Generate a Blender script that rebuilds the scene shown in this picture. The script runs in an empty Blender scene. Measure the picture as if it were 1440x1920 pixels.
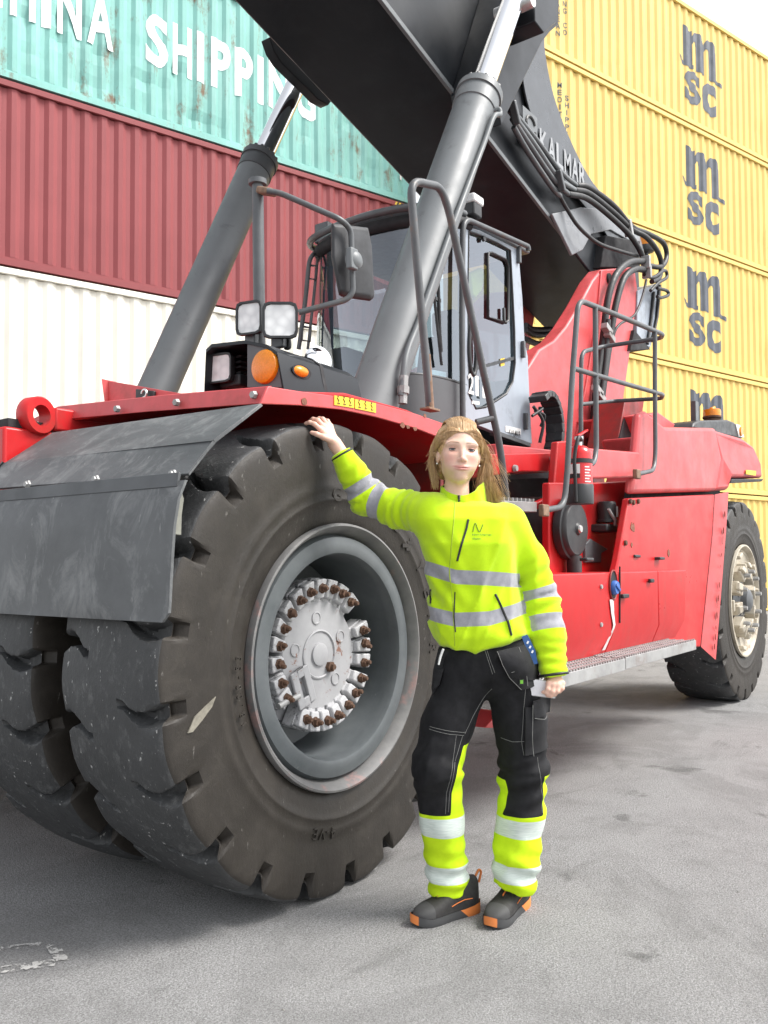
import bpy, bmesh, math, random
import numpy as np
from mathutils import Vector, Matrix
R_ = math.radians
scene = bpy.context.scene
col = scene.collection
random.seed(7)
rng = np.random.RandomState(7)

# ------------------------------------------------------------------ camera
CAM = Vector((0.0, 0.0, 1.26))
PSI, PITCH, ROLL = R_(36.2), R_(2.10), R_(0.30)
cam_d = bpy.data.cameras.new('camera')
cam_d.sensor_fit = 'VERTICAL'
cam_d.sensor_height = 24.0
cam_d.lens = 24.0 * 1622 / 1920
cam_d.shift_y = 36 / 1920
cam_d.clip_end = 2000
cam = bpy.data.objects.new('camera', cam_d)
col.objects.link(cam)
fw = Vector((math.cos(PSI) * math.cos(PITCH), math.sin(PSI) * math.cos(PITCH), math.sin(PITCH)))
rt = Vector((math.sin(PSI), -math.cos(PSI), 0))
up = rt.cross(fw)
cr, sr = math.cos(ROLL), math.sin(ROLL)
RT, UP = rt * cr - up * sr, up * cr + rt * sr
m = Matrix.Identity(4)
for i in range(3):
    m[i][0], m[i][1], m[i][2], m[i][3] = RT[i], UP[i], -fw[i], CAM[i]
cam.matrix_world = m
scene.camera = cam

# ------------------------------------------------------------------ sky, sun, exposure (bright overcast day)
SUN_EL, SUN_AZ = R_(52), R_(-62)         # azimuth measured from +X towards +Y: the light comes from over the viewer's shoulder
world = bpy.data.worlds.new('World')
scene.world = world
world.use_nodes = True
wn, wl = world.node_tree.nodes, world.node_tree.links
bg = wn['Background']
sky = wn.new('ShaderNodeTexSky')
sky.sky_type = 'NISHITA'
sky.sun_disc = False
sky.sun_elevation = SUN_EL
sky.sun_rotation = R_(90) - SUN_AZ
sky.air_density = 1.0
sky.dust_density = 2.0
sky.ozone_density = 0.6
hs = wn.new('ShaderNodeHueSaturation')
hs.inputs['Saturation'].default_value = 0.18
wl.new(sky.outputs[0], hs.inputs['Color'])
wl.new(hs.outputs[0], bg.inputs['Color'])
bg.inputs['Strength'].default_value = 0.12
sun_d = bpy.data.lights.new('sun', 'SUN')
sun_d.energy = 1.5
sun_d.angle = R_(22)
sun_d.color = (1.0, 0.965, 0.92)
sun = bpy.data.objects.new('sun', sun_d)
col.objects.link(sun)
sdir = Vector((math.cos(SUN_EL) * math.cos(SUN_AZ), math.cos(SUN_EL) * math.sin(SUN_AZ), math.sin(SUN_EL)))
sun.rotation_euler = sdir.to_track_quat('Z', 'Y').to_euler()
sun.location = sdir * 30
vs = scene.view_settings
vs.view_transform = 'Standard'
vs.look = 'None'
vs.exposure = 1.52
vs.gamma = 1.0
scene.render.engine = 'CYCLES'
scene.cycles.use_denoising = True
scene.cycles.max_bounces = 8
scene.cycles.transparent_max_bounces = 12

# ------------------------------------------------------------------ materials
MATS = {}
def nodes_of(name):
    mt = bpy.data.materials.new(name)
    mt.use_nodes = True
    return mt, mt.node_tree.nodes, mt.node_tree.links, mt.node_tree.nodes['Principled BSDF']
def rgb(c):
    return (c[0], c[1], c[2], 1.0)
class NT:
    """small helper for node graphs"""
    def __init__(s, name):
        s.m, s.n, s.l, s.b = nodes_of(name)
        s.tc = s.n.new('ShaderNodeTexCoord')
        MATS[name] = s.m
    def coord(s, scale=(1, 1, 1), loc=(0, 0, 0), out='Object'):
        mp = s.n.new('ShaderNodeMapping')
        mp.inputs['Scale'].default_value = scale
        mp.inputs['Location'].default_value = loc
        s.l.new(s.tc.outputs[out], mp.inputs['Vector'])
        return mp.outputs[0]
    def noise(s, scale, detail=4, rough=0.6, vec=None, dist=0.0):
        t = s.n.new('ShaderNodeTexNoise')
        t.inputs['Scale'].default_value = scale
        t.inputs['Detail'].default_value = detail
        t.inputs['Roughness'].default_value = rough
        t.inputs['Distortion'].default_value = dist
        s.l.new(vec if vec is not None else s.tc.outputs['Object'], t.inputs['Vector'])
        return t.outputs['Fac']
    def ramp(s, fac, a, b, ca=(0, 0, 0), cb=(1, 1, 1), ease='LINEAR'):
        r = s.n.new('ShaderNodeValToRGB')
        r.color_ramp.interpolation = ease
        r.color_ramp.elements[0].position = a
        r.color_ramp.elements[0].color = rgb(ca)
        r.color_ramp.elements[1].position = b
        r.color_ramp.elements[1].color = rgb(cb)
        s.l.new(fac, r.inputs[0])
        return r.outputs[0]
    def mix(s, fac, a, b, mode='MIX'):
        x = s.n.new('ShaderNodeMix')
        x.data_type = 'RGBA'
        x.blend_type = mode
        for sock, v in ((x.inputs[0], fac), (x.inputs[6], a), (x.inputs[7], b)):
            if isinstance(v, (int, float)):
                sock.default_value = v
            elif isinstance(v, tuple):
                sock.default_value = rgb(v)
            else:
                s.l.new(v, sock)
        return x.outputs[2]
    def math(s, op, a, b=None, clamp=False):
        x = s.n.new('ShaderNodeMath')
        x.operation = op
        x.use_clamp = clamp
        for i, v in enumerate((a, b)):
            if v is None:
                continue
            if isinstance(v, (int, float)):
                x.inputs[i].default_value = v
            else:
                s.l.new(v, x.inputs[i])
        return x.outputs[0]
    def attr(s, name):
        a = s.n.new('ShaderNodeAttribute')
        a.attribute_name = name
        return a.outputs['Fac']
    def bump(s, h, strength=0.3, dist=0.01):
        b = s.n.new('ShaderNodeBump')
        b.inputs['Strength'].default_value = strength
        b.inputs['Distance'].default_value = dist
        s.l.new(h, b.inputs['Height'])
        s.l.new(b.outputs[0], s.b.inputs['Normal'])
    def col(s, c):
        if isinstance(c, tuple):
            s.b.inputs['Base Color'].default_value = rgb(c)
        else:
            s.l.new(c, s.b.inputs['Base Color'])
    def set(s, **k):
        for a, v in k.items():
            sock = s.b.inputs[a.replace('_', ' ')]
            if isinstance(v, (int, float, tuple)):
                sock.default_value = v
            else:
                s.l.new(v, sock)
def paint(name, c, rough=0.45, metal=0.0, var=0.12, vscale=3.0, dirt=None, dirt_amt=0.35, dscale=5.0, streak=0.0, bump=0.0, bscale=60, spec=0.5):
    """painted or plain surface: patchy tone, optional dirt clouds and vertical run-off streaks"""
    t = NT(name)
    n1 = t.noise(vscale, 5, 0.65)
    lo = tuple(x * (1 - var) for x in c)
    hi = tuple(min(1, x * (1 + var)) for x in c)
    cc = t.ramp(n1, 0.3, 0.7, lo, hi)
    if dirt:
        n2 = t.noise(dscale, 7, 0.72, dist=0.3)
        k = t.ramp(n2, 0.62 - dirt_amt * 0.35, 0.78)
        cc = t.mix(k, cc, dirt)
    if streak > 0:
        n3 = t.noise(1.0, 5, 0.6, t.coord((14, 14, 0.9)))
        k = t.math('MULTIPLY', t.ramp(n3, 0.5, 0.78), streak)
        cc = t.mix(k, cc, dirt or tuple(x * 0.4 for x in c))
    t.col(cc)
    rr = t.ramp(t.noise(vscale * 2.3, 4), 0.3, 0.7, (rough * 0.8,) * 3, (min(1, rough * 1.25),) * 3)
    t.set(Roughness=rr, Metallic=metal, Specular_IOR_Level=spec)
    if bump > 0:
        t.bump(t.noise(bscale, 6, 0.7), bump, 0.004)
    return t.m

# ------------------------------------------------------------------ mesh helpers
class MB:
    def __init__(s):
        s.v, s.f = [], []
    def add(s, vs, fs):
        o = len(s.v)
        s.v += [tuple(map(float, p)) for p in vs]
        s.f += [tuple(i + o for i in f) for f in fs]
        return s
    def box(s, c, d, M=None):
        hx, hy, hz = d[0] / 2, d[1] / 2, d[2] / 2
        vs = [Vector((x, y, z)) for x in (-hx, hx) for y in (-hy, hy) for z in (-hz, hz)]
        if M is not None:
            vs = [M @ p for p in vs]
        vs = [p + Vector(c) for p in vs]
        return s.add(vs, [(0, 1, 3, 2), (4, 6, 7, 5), (0, 4, 5, 1), (2, 3, 7, 6), (0, 2, 6, 4), (1, 5, 7, 3)])
    def span(s, a, b):
        return s.box([(p + q) / 2 for p, q in zip(a, b)], [abs(q - p) for p, q in zip(a, b)])
    def prism(s, pts, off):
        """closed polygon pts (3-D) swept by the vector off"""
        n = len(pts)
        off = Vector(off)
        a = [Vector(p) for p in pts]
        b = [p + off for p in a]
        fs = [tuple(range(n))[::-1], tuple(range(n, 2 * n))]
        fs += [(i, (i + 1) % n, n + (i + 1) % n, n + i) for i in range(n)]
        return s.add(a + b, fs)
    def sheet(s, rows, thick=None):
        """grid of points rows[i][j]; optional thickness vector"""
        nr, nc = len(rows), len(rows[0])
        base = [Vector(p) for r in rows for p in r]
        F = [(i * nc + j, i * nc + j + 1, (i + 1) * nc + j + 1, (i + 1) * nc + j) for i in range(nr - 1) for j in range(nc - 1)]
        if thick is None:
            return s.add(base, F)
        t = Vector(thick)
        k = nr * nc
        fs = [f[::-1] for f in F] + [tuple(i + k for i in f) for f in F]
        ring = [j for j in range(nc)] + [i * nc + nc - 1 for i in range(1, nr)] + [(nr - 1) * nc + j for j in range(nc - 2, -1, -1)] + [i * nc for i in range(nr - 2, 0, -1)]
        for a, b in zip(ring, ring[1:] + ring[:1]):
            fs.append((a, b, b + k, a + k))
        return s.add(base + [p + t for p in base], fs)
    def tube(s, pts, r, n=10, caps=True):
        pts = [Vector(p) for p in pts]
        rs = r if isinstance(r, (list, tuple)) else [r] * len(pts)
        k = len(pts)
        T = []
        for i in range(k):
            a = pts[min(i + 1, k - 1)] - pts[max(i - 1, 0)]
            T.append(a.normalized())
        ref = Vector((0, 0, 1)) if abs(T[0].z) < 0.9 else Vector((1, 0, 0))
        u = T[0].cross(ref).normalized()
        vs = []
        for i in range(k):
            u = (u - T[i] * u.dot(T[i])).normalized()
            w = T[i].cross(u)
            for j in range(n):
                a = 2 * math.pi * j / n
                vs.append(pts[i] + (u * math.cos(a) + w * math.sin(a)) * rs[i])
        fs = [(i * n + j, i * n + (j + 1) % n, (i + 1) * n + (j + 1) % n, (i + 1) * n + j) for i in range(k - 1) for j in range(n)]
        if caps:
            fs += [tuple(range(n))[::-1], tuple((k - 1) * n + j for j in range(n))]
        return s.add(vs, fs)
    def lathe(s, prof, c, axis='Y', n=48, M=None, a0=0.0, a1=2 * math.pi, caps=True):
        """profile (radius, along) revolved about an axis through c"""
        full = abs(a1 - a0 - 2 * math.pi) < 1e-6
        na = n if full else n + 1
        vs = []
        for (r, y) in prof:
            for j in range(na):
                a = a0 + (a1 - a0) * j / n
                x, z = r * math.cos(a), r * math.sin(a)
                p = Vector((x, y, z)) if axis == 'Y' else (Vector((y, x, z)) if axis == 'X' else Vector((x, z, y)))
                if M is not None:
                    p = M @ p
                vs.append(p + Vector(c))
        fs = []
        k = len(prof)
        for i in range(k - 1):
            for j in range(n):
                fs.append((i * na + j, i * na + (j + 1) % na, (i + 1) * na + (j + 1) % na, (i + 1) * na + j))
        if full and caps:
            if prof[0][0] > 1e-5:
                fs.append(tuple(range(na))[::-1])
            if prof[-1][0] > 1e-5:
                fs.append(tuple((k - 1) * na + j for j in range(na)))
        return s.add(vs, fs)
    def build(s, name, mat, parent=None, smooth=None, bevel=0.0, seg=2, weld=True):
        me = bpy.data.meshes.new(name)
        bm = bmesh.new()
        V = [bm.verts.new(p) for p in s.v]
        for f in s.f:
            try:
                bm.faces.new([V[i] for i in f])
            except ValueError:
                pass
        if weld:
            bmesh.ops.remove_doubles(bm, verts=bm.verts, dist=1e-5)
        bmesh.ops.recalc_face_normals(bm, faces=bm.faces)
        bm.to_mesh(me)
        bm.free()
        return link(name, me, mat, parent, smooth, bevel, seg)
def link(name, me, mat, parent=None, smooth=None, bevel=0.0, seg=2):
    for mm in (mat if isinstance(mat, (list, tuple)) else [mat]):
        me.materials.append(MATS[mm] if isinstance(mm, str) else mm)
    if smooth is not None:
        me.polygons.foreach_set('use_smooth', [True] * len(me.polygons))
        if smooth < 179:
            me.set_sharp_from_angle(angle=R_(smooth))
    o = bpy.data.objects.new(name, me)
    col.objects.link(o)
    if bevel > 0:
        b = o.modifiers.new('bevel', 'BEVEL')
        b.width = bevel
        b.segments = seg
        b.limit_method = 'ANGLE'
        b.angle_limit = R_(35)
        b.harden_normals = False
        me.polygons.foreach_set('use_smooth', [True] * len(me.polygons))
        me.set_sharp_from_angle(angle=R_(50))
    attach(o, parent)
    return o
def attach(o, parent):
    if parent is not None:
        o.parent = parent
        w = Matrix.Translation(parent.get('_loc', (0, 0, 0)))
        o.matrix_parent_inverse = w.inverted() if parent.type == 'EMPTY' and '_loc' in parent else Matrix.Identity(4)
def thing(name, label, cat, loc=(0, 0, 0), group=None):
    """an Empty at the base of a thing; its parts are modelled in world metres"""
    o = bpy.data.objects.new(name, None)
    o.empty_display_size = 0.2
    col.objects.link(o)
    o.location = loc
    o['_loc'] = loc
    tag(o, label, cat, group)
    return o
def pivot(name, parent):
    """an Empty part that only parents sub-parts"""
    o = bpy.data.objects.new(name, None)
    o.empty_display_size = 0.1
    col.objects.link(o)
    attach(o, parent)
    return o
def tag(o, label=None, cat=None, group=None, kind=None):
    if label:
        o['label'] = label
    if cat:
        o['category'] = cat
    if group:
        o['group'] = group
    if kind:
        o['kind'] = kind
    return o
def fillet(pts, rad, n=5):
    """round the corners of a polyline"""
    pts = [Vector(p) for p in pts]
    out = [pts[0]]
    for i in range(1, len(pts) - 1):
        a, b, c = pts[i - 1], pts[i], pts[i + 1]
        r = min(rad, (a - b).length * 0.49, (c - b).length * 0.49)
        p, q = b + (a - b).normalized() * r, b + (c - b).normalized() * r
        for k in range(n + 1):
            t = k / n
            out.append(p * (1 - t) ** 2 + b * 2 * t * (1 - t) + q * t * t)
    out.append(pts[-1])
    return out
def spline(pts, n=8):
    """Catmull-Rom through the points"""
    P = [Vector(p) for p in pts]
    P = [P[0] * 2 - P[1]] + P + [P[-1] * 2 - P[-2]]
    out = []
    for i in range(1, len(P) - 2):
        for k in range(n):
            t = k / n
            a, b, c, d = P[i - 1:i + 3]
            out.append(0.5 * ((2 * b) + (c - a) * t + (2 * a - 5 * b + 4 * c - d) * t * t + (3 * b - a - 3 * c + d) * t ** 3))
    out.append(P[-2])
    return out
def text_mesh(s, size=1.0, bold=0.0, extrude=0.0, align='LEFT', space=1.0, name='lettering', res=3):
    """flat or extruded lettering as a mesh in the XY plane"""
    cu = bpy.data.curves.new(name, 'FONT')
    cu.body = s
    cu.size = size
    cu.offset = bold
    cu.extrude = extrude
    cu.align_x = align
    cu.space_character = space
    cu.resolution_u = res
    ob = bpy.data.objects.new(name, cu)
    col.objects.link(ob)
    dg = bpy.context.evaluated_depsgraph_get()
    dg.update()
    me = bpy.data.meshes.new_from_object(ob.evaluated_get(dg), depsgraph=dg)
    bpy.data.objects.remove(ob)
    bpy.data.curves.remove(cu)
    me.materials.clear()
    return me
def place_mesh(me, fn):
    co = np.empty(len(me.vertices) * 3)
    me.vertices.foreach_get('co', co)
    co = fn(co.reshape(-1, 3))
    me.vertices.foreach_set('co', np.asarray(co, float).ravel())
    me.update()
    return me

# ================================================================== ground
t = NT('asphalt')
big = t.noise(0.55, 4, 0.6)
mid = t.noise(3.5, 6, 0.7, dist=0.6)
fine = t.noise(150, 3, 0.8)
spk = t.noise(420, 2, 0.7)
grain = t.noise(70, 4, 0.85)
c = t.ramp(fine, 0.36, 0.64, (0.14, 0.139, 0.137), (0.40, 0.397, 0.393))
c = t.mix(t.math('MULTIPLY', t.ramp(grain, 0.50, 0.62), 0.55), c, (0.115, 0.113, 0.111))
c = t.mix(t.ramp(spk, 0.60, 0.70), c, (0.62, 0.615, 0.61))
c = t.mix(t.math('MULTIPLY', t.ramp(mid, 0.45, 0.75), 0.30), c, (0.10, 0.098, 0.096))
c = t.mix(t.math('MULTIPLY', t.ramp(big, 0.40, 0.70), 0.35), c, (0.30, 0.295, 0.288))
smear = t.noise(1.0, 5, 0.6, t.coord((0.8, 2.6, 1), (3.1, 1.3, 0)), 1.2)
c = t.mix(t.math('MULTIPLY', t.ramp(smear, 0.60, 0.74), 0.35), c, (0.085, 0.083, 0.081))
pa = t.noise(1.1, 8, 0.72, dist=0.8)
c = t.mix(t.math('MULTIPLY', t.ramp(pa, 0.50, 0.58), 0.30), c, (0.135, 0.132, 0.129))
oil = t.noise(1.9, 6, 0.65, t.coord(loc=(2.3, 7.1, 0)), 0.4)
c = t.mix(t.math('MULTIPLY', t.ramp(oil, 0.62, 0.68), 0.55), c, (0.075, 0.073, 0.071))
wp = t.n.new('ShaderNodeTexVoronoi')
wp.feature = 'DISTANCE_TO_EDGE'
wp.inputs['Scale'].default_value = 0.42
vw = t.n.new('ShaderNodeVectorMath')
vw.operation = 'ADD'
nz = t.n.new('ShaderNodeTexNoise')
nz.inputs['Scale'].default_value = 2.2
nz.inputs['Detail'].default_value = 6
t.l.new(t.tc.outputs['Object'], nz.inputs['Vector'])
t.l.new(nz.outputs['Color'], vw.inputs[0])
t.l.new(t.tc.outputs['Object'], vw.inputs[1])
t.l.new(vw.outputs[0], wp.inputs['Vector'])
crack = t.ramp(wp.outputs['Distance'], 0.0, 0.004, (1, 1, 1), (0, 0, 0))
c = t.mix(t.math('MULTIPLY', crack, 0.10), c, (0.05, 0.05, 0.05))
t.col(c)
t.set(Roughness=0.92, Specular_IOR_Level=0.25)
t.bump(t.math('ADD', fine, t.math('MULTIPLY', grain, 1.2)), 0.8, 0.008)
g = MB()
g.add([(-300, -300, 0), (300, -300, 0), (300, 300, 0), (-300, 300, 0)], [(0, 1, 2, 3)])
ground = g.build('ground', 'asphalt')
tag(ground, 'worn grey asphalt of the container yard', kind='structure')

# worn paint mark near the camera: an open rectangle of dried paint
t = NT('worn_paint')
k = t.ramp(t.noise(28, 5, 0.75), 0.47, 0.56)
t.col(t.mix(t.noise(60, 3), (0.34, 0.335, 0.32), (0.50, 0.49, 0.47)))
t.set(Roughness=0.9)
tr = t.n.new('ShaderNodeBsdfTransparent')
mx = t.n.new('ShaderNodeMixShader')
t.l.new(k, mx.inputs[0])
t.l.new(tr.outputs[0], mx.inputs[1])
t.l.new(t.b.outputs[0], mx.inputs[2])
t.l.new(mx.outputs[0], t.n['Material Output'].inputs['Surface'])
A, B, C_, D_ = [Vector(p) for p in ((1.580, 2.725, 0.004), (1.700, 2.625, 0.004), (1.646, 2.475, 0.004), (1.498, 2.583, 0.004))]
pm = MB()
def strip(p, q, w):
    d = (q - p).normalized()
    n = Vector((-d.y, d.x, 0)) * w / 2
    pm.add([p + n, p - n, q - n, q + n], [(0, 1, 2, 3)])
strip(A, B, 0.035)
strip(B + (C_ - B) * 0.1, C_, 0.04)
strip(C_ + (D_ - C_) * 0.12, D_, 0.05)
pmo = pm.build('road_marking', 'worn_paint')
tag(pmo, 'faded remains of white paint on the asphalt', kind='structure')
# loose grit that reads as single pale stones on the asphalt
gm = MB()
for i in range(420):
    a = rng.rand() * 9 + 1.2
    b = (rng.rand() - 0.5) * 1.1 - 0.02
    p = Vector((math.cos(PSI + b), math.sin(PSI + b), 0)) * a
    if p.y > 2.0 and p.x < 3.6:
        continue
    r = 0.002 + 0.0035 * rng.rand() ** 3
    rr = [r * (0.7 + 0.6 * rng.rand()) for _ in range(6)]
    vs = [p + Vector((rr[0], 0, r * .3)), p + Vector((0, rr[1], r * .3)), p + Vector((-rr[2], 0, r * .3)), p + Vector((0, -rr[3], r * .3)), p + Vector((0, 0, rr[4] + r * .3)), p]
    gm.add(vs, [(0, 1, 4), (1, 2, 4), (2, 3, 4), (3, 0, 4), (1, 0, 5), (2, 1, 5), (3, 2, 5), (0, 3, 5)])
paint('grit', (0.33, 0.32, 0.30), 0.9, var=0.4, vscale=40)
tag(gm.build('gravel', 'grit', weld=False), 'loose pale grit scattered on the asphalt', kind='stuff')

# ================================================================== containers
PHI = R_(-16.9)
cdv = Vector((math.cos(PHI), math.sin(PHI), 0))
cnv = Vector((-math.sin(PHI), math.cos(PHI), 0))
HC, LC, WC = 2.896, 12.192, 2.438
PER, DEP = 0.278, 0.036
def corr(x):
    """depth of the corrugated wall at length x"""
    u = ((x - 0.11) % PER) / PER
    if u < 0.26: return 0.0
    if u < 0.50: return (u - 0.26) / 0.24 * DEP
    if u < 0.76: return DEP
    return (1 - (u - 0.76) / 0.24) * DEP
def breaks(a, b):
    out, k = [], math.floor((a - 0.11) / PER) - 1
    while 0.11 + k * PER < b + PER:
        for u in (0, 0.26, 0.50, 0.76):
            x = 0.11 + (k + u) * PER
            if a < x < b:
                out.append(x)
        k += 1
    return out
YP = 0.045     # outer skin of the corrugation behind the rail faces
def cpaint(name, c, rust=0.1, rustc=(0.16, 0.07, 0.03), fade=0.1, pale=(0.7, 0.72, 0.7)):
    t = NT(name)
    n1 = t.noise(0.7, 5, 0.6)
    cc = t.ramp(n1, 0.3, 0.7, tuple(x * (1 - fade) for x in c), tuple(min(1, x * (1 + fade)) for x in c))
    st = t.noise(1.0, 6, 0.65, t.coord((7, 7, 0.55)))
    cc = t.mix(t.math('MULTIPLY', t.ramp(st, 0.52, 0.75), fade * 2.2), cc, pale)
    r1 = t.noise(1.0, 7, 0.75, t.coord((3.2, 3.2, 0.7)), 0.4)
    r2 = t.noise(2.2, 6, 0.7)
    k = t.ramp(t.math('ADD', t.math('MULTIPLY', r1, 0.6), t.math('MULTIPLY', r2, 0.4)), 0.66 - rust * 0.35, 0.72 - rust * 0.25)
    cc = t.mix(t.math('MULTIPLY', k, 0.9), cc, rustc)
    d = t.noise(1.0, 5, 0.6, t.coord((9, 9, 0.35), (4, 2, 1)))
    cc = t.mix(t.math('MULTIPLY', t.ramp(d, 0.58, 0.8), 0.30), cc, tuple(x * 0.45 for x in c))
    oi = t.n.new('ShaderNodeObjectInfo')
    cc = t.mix(1.0, cc, t.ramp(oi.outputs['Random'], 0.0, 1.0, (0.93, 0.93, 0.92), (1.0, 1.0, 1.0)), 'MULTIPLY')
    t.col(cc)
    t.set(Roughness=0.62, Specular_IOR_Level=0.35)
    t.bump(t.noise(2.5, 4, 0.6), 0.15, 0.02)
    return t.m
cpaint('cont_green', (0.225, 0.48, 0.435), 0.33, fade=0.16, pale=(0.46, 0.68, 0.64))
cpaint('cont_red', (0.265, 0.062, 0.066), 0.0, fade=0.08, pale=(0.34, 0.10, 0.105))
cpaint('cont_white', (0.80, 0.77, 0.68), 0.10, (0.40, 0.29, 0.14), fade=0.06, pale=(0.84, 0.82, 0.76))
cpaint('cont_brown', (0.20, 0.07, 0.05), 0.2)
cpaint('cont_yellow', (0.74, 0.53, 0.165), 0.05, (0.36, 0.22, 0.08), fade=0.08, pale=(0.74, 0.55, 0.20))
paint('decal_white', (0.80, 0.82, 0.82), 0.6, var=0.05, dirt=(0.45, 0.60, 0.57), dirt_amt=0.1, dscale=4, streak=0.2)
paint('decal_grey', (0.085, 0.095, 0.115), 0.6, var=0.15)
paint('dark_seam', (0.02, 0.02, 0.02), 0.9)
paint('hazard_yellow', (0.72, 0.50, 0.05), 0.6)
paint('hazard_black', (0.02, 0.02, 0.02), 0.6)

def container_meshes(dents=0.0, seed=1):
    """the meshes of a 40-foot high-cube box in its own frame: x along, y away from the viewer, z up"""
    out = {}
    rg = np.random.RandomState(seed)
    b = MB()
    xs = [0.11] + breaks(0.11, LC - 0.11) + [LC - 0.11]
    zs = [0.16] + ([0.16 + (HC - 0.28) * k / 14 for k in range(1, 14)] if dents else []) + [HC - 0.12]
    dn = [(rg.rand() * LC, 0.25 + 1.1 * rg.rand() ** 2, 0.10 + 0.16 * rg.rand(), dents * (0.4 + rg.rand())) for _ in range(46)] if dents else []
    rows = []
    for z in zs:
        row = []
        for x in xs:
            y = YP + corr(x)
            for (dx, dz, dr, da) in dn:
                q = ((x - dx) ** 2 + (z - dz) ** 2) / dr ** 2
                if q < 4:
                    y += da * math.exp(-q * 1.5)
            row.append((x, y, z))
        rows.append(row)
    b.sheet(rows)
    b2 = MB()     # far side, ends and underside, plain and closed
    for (a, c) in (((0.11, WC - 0.06, 0.16), (LC - 0.11, WC - 0.03, HC - 0.1)), ((0.02, 0.08, 0.13), (0.06, WC - 0.08, HC - 0.1)), ((LC - 0.06, 0.08, 0.13), (LC - 0.02, WC - 0.08, HC - 0.1)), ((0.1, 0.08, 0.10), (LC - 0.1, WC - 0.08, 0.14))):
        b2.span(a, c)
    out['side_panel'] = b
    out['shell'] = b2
    out['roof'] = MB().span((0.06, 0.03, HC - 0.03), (LC - 0.06, WC - 0.03, HC - 0.012))
    rail = MB().span((0.16, 0.012, HC - 0.115), (LC - 0.16, 0.075, HC - 0.02))
    out['top_rail'] = rail
    br = MB()
    br.prism([(0.16, 0.006, 0.018), (0.16, 0.006, 0.11), (0.16, 0.045, 0.12), (0.16, 0.045, 0.155), (0.16, 0.10, 0.155), (0.16, 0.10, 0.018)], (LC - 0.32, 0, 0))
    out['bottom_rail'] = br
    for i, x in enumerate((0.0, LC - 0.11)):
        out['corner_post.%d' % i] = MB().span((x, 0.004, 0.118), (x + 0.11, 0.16, HC - 0.118))
    k = 0
    for x in (0.0, LC - 0.178):
        for y in (0.0, WC - 0.162):
            for z in (0.0, HC - 0.118):
                out['corner_casting.%d' % k] = MB().span((x, y, z), (x + 0.178, y + 0.162, z + 0.118))
                k += 1
    return out
def drape(me, name, off=0.003):
    """lay flat lettering (x, z in the XY of the mesh) over the corrugation"""
    bm = bmesh.new()
    bm.from_mesh(me)
    xs = [v.co.x for v in bm.verts]
    for x in breaks(min(xs), max(xs)):
        geom = bm.verts[:] + bm.edges[:] + bm.faces[:]
        bmesh.ops.bisect_plane(bm, geom=geom, plane_co=(x, 0, 0), plane_no=(1, 0, 0), dist=1e-6)
    bmesh.ops.triangulate(bm, faces=bm.faces)
    for v in bm.verts:
        x, z = v.co.x, v.co.y
        v.co = (x, YP + corr(x) - off, z)
    bmesh.ops.recalc_face_normals(bm, faces=bm.faces)
    out = bpy.data.meshes.new(name)
    bm.to_mesh(out)
    bm.free()
    return out
def fit_text(s, x0, x1, z0, z1, bold):
    me = text_mesh(s, 1.0, bold, res=4)
    def fn(co):
        lo, hi = co.min(0), co.max(0)
        co = co.copy()
        co[:, 0] = x0 + (co[:, 0] - lo[0]) / (hi[0] - lo[0]) * (x1 - x0)
        co[:, 1] = z0 + (co[:, 1] - lo[1]) / (hi[1] - lo[1]) * (z1 - z0)
        return co
    return place_mesh(me, fn)
def join_flat(meshes):
    bm = bmesh.new()
    for me in meshes:
        bm.from_mesh(me)
        bpy.data.meshes.remove(me)
    out = bpy.data.meshes.new('flat')
    bm.to_mesh(out)
    bm.free()
    return out
def make_container(label, mat, s0, dist, z0, group, dents=0.0, seed=1):
    p = cdv * s0 + cnv * dist + Vector((0, 0, z0))
    e = bpy.data.objects.new('shipping_container', None)
    col.objects.link(e)
    e.location = p
    e.rotation_euler = (0, 0, PHI)
    tag(e, label, 'container', group)
    for n, mb in container_meshes(dents, seed).items():
        nm = n.split('.')[0]
        mb.build(nm, mat, e, bevel=0.006 if nm in ('corner_casting', 'corner_post', 'top_rail') else 0.0, seg=1)
    return e
def copy_tree(o, parent=None):
    c = o.copy()
    col.objects.link(c)
    c.parent = parent
    for ch in o.children:
        copy_tree(ch, c)
    return c
def stripes(e, x0, x1):
    b, y = MB(), MB()
    n = 7
    for i in range(n):
        a, c = x0 + (x1 - x0) * i / n, x0 + (x1 - x0) * (i + 1) / n
        (b if i % 2 else y).prism([(a, 0.009, HC - 0.10), (c, 0.009, HC - 0.10), (c + 0.03, 0.009, HC - 0.035), (a + 0.03, 0.009, HC - 0.035)], (0, 0.002, 0))
    h = y.build('hazard_stripe', 'hazard_yellow', e)
    b.build('hazard_stripe', 'hazard_black', h)

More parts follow.
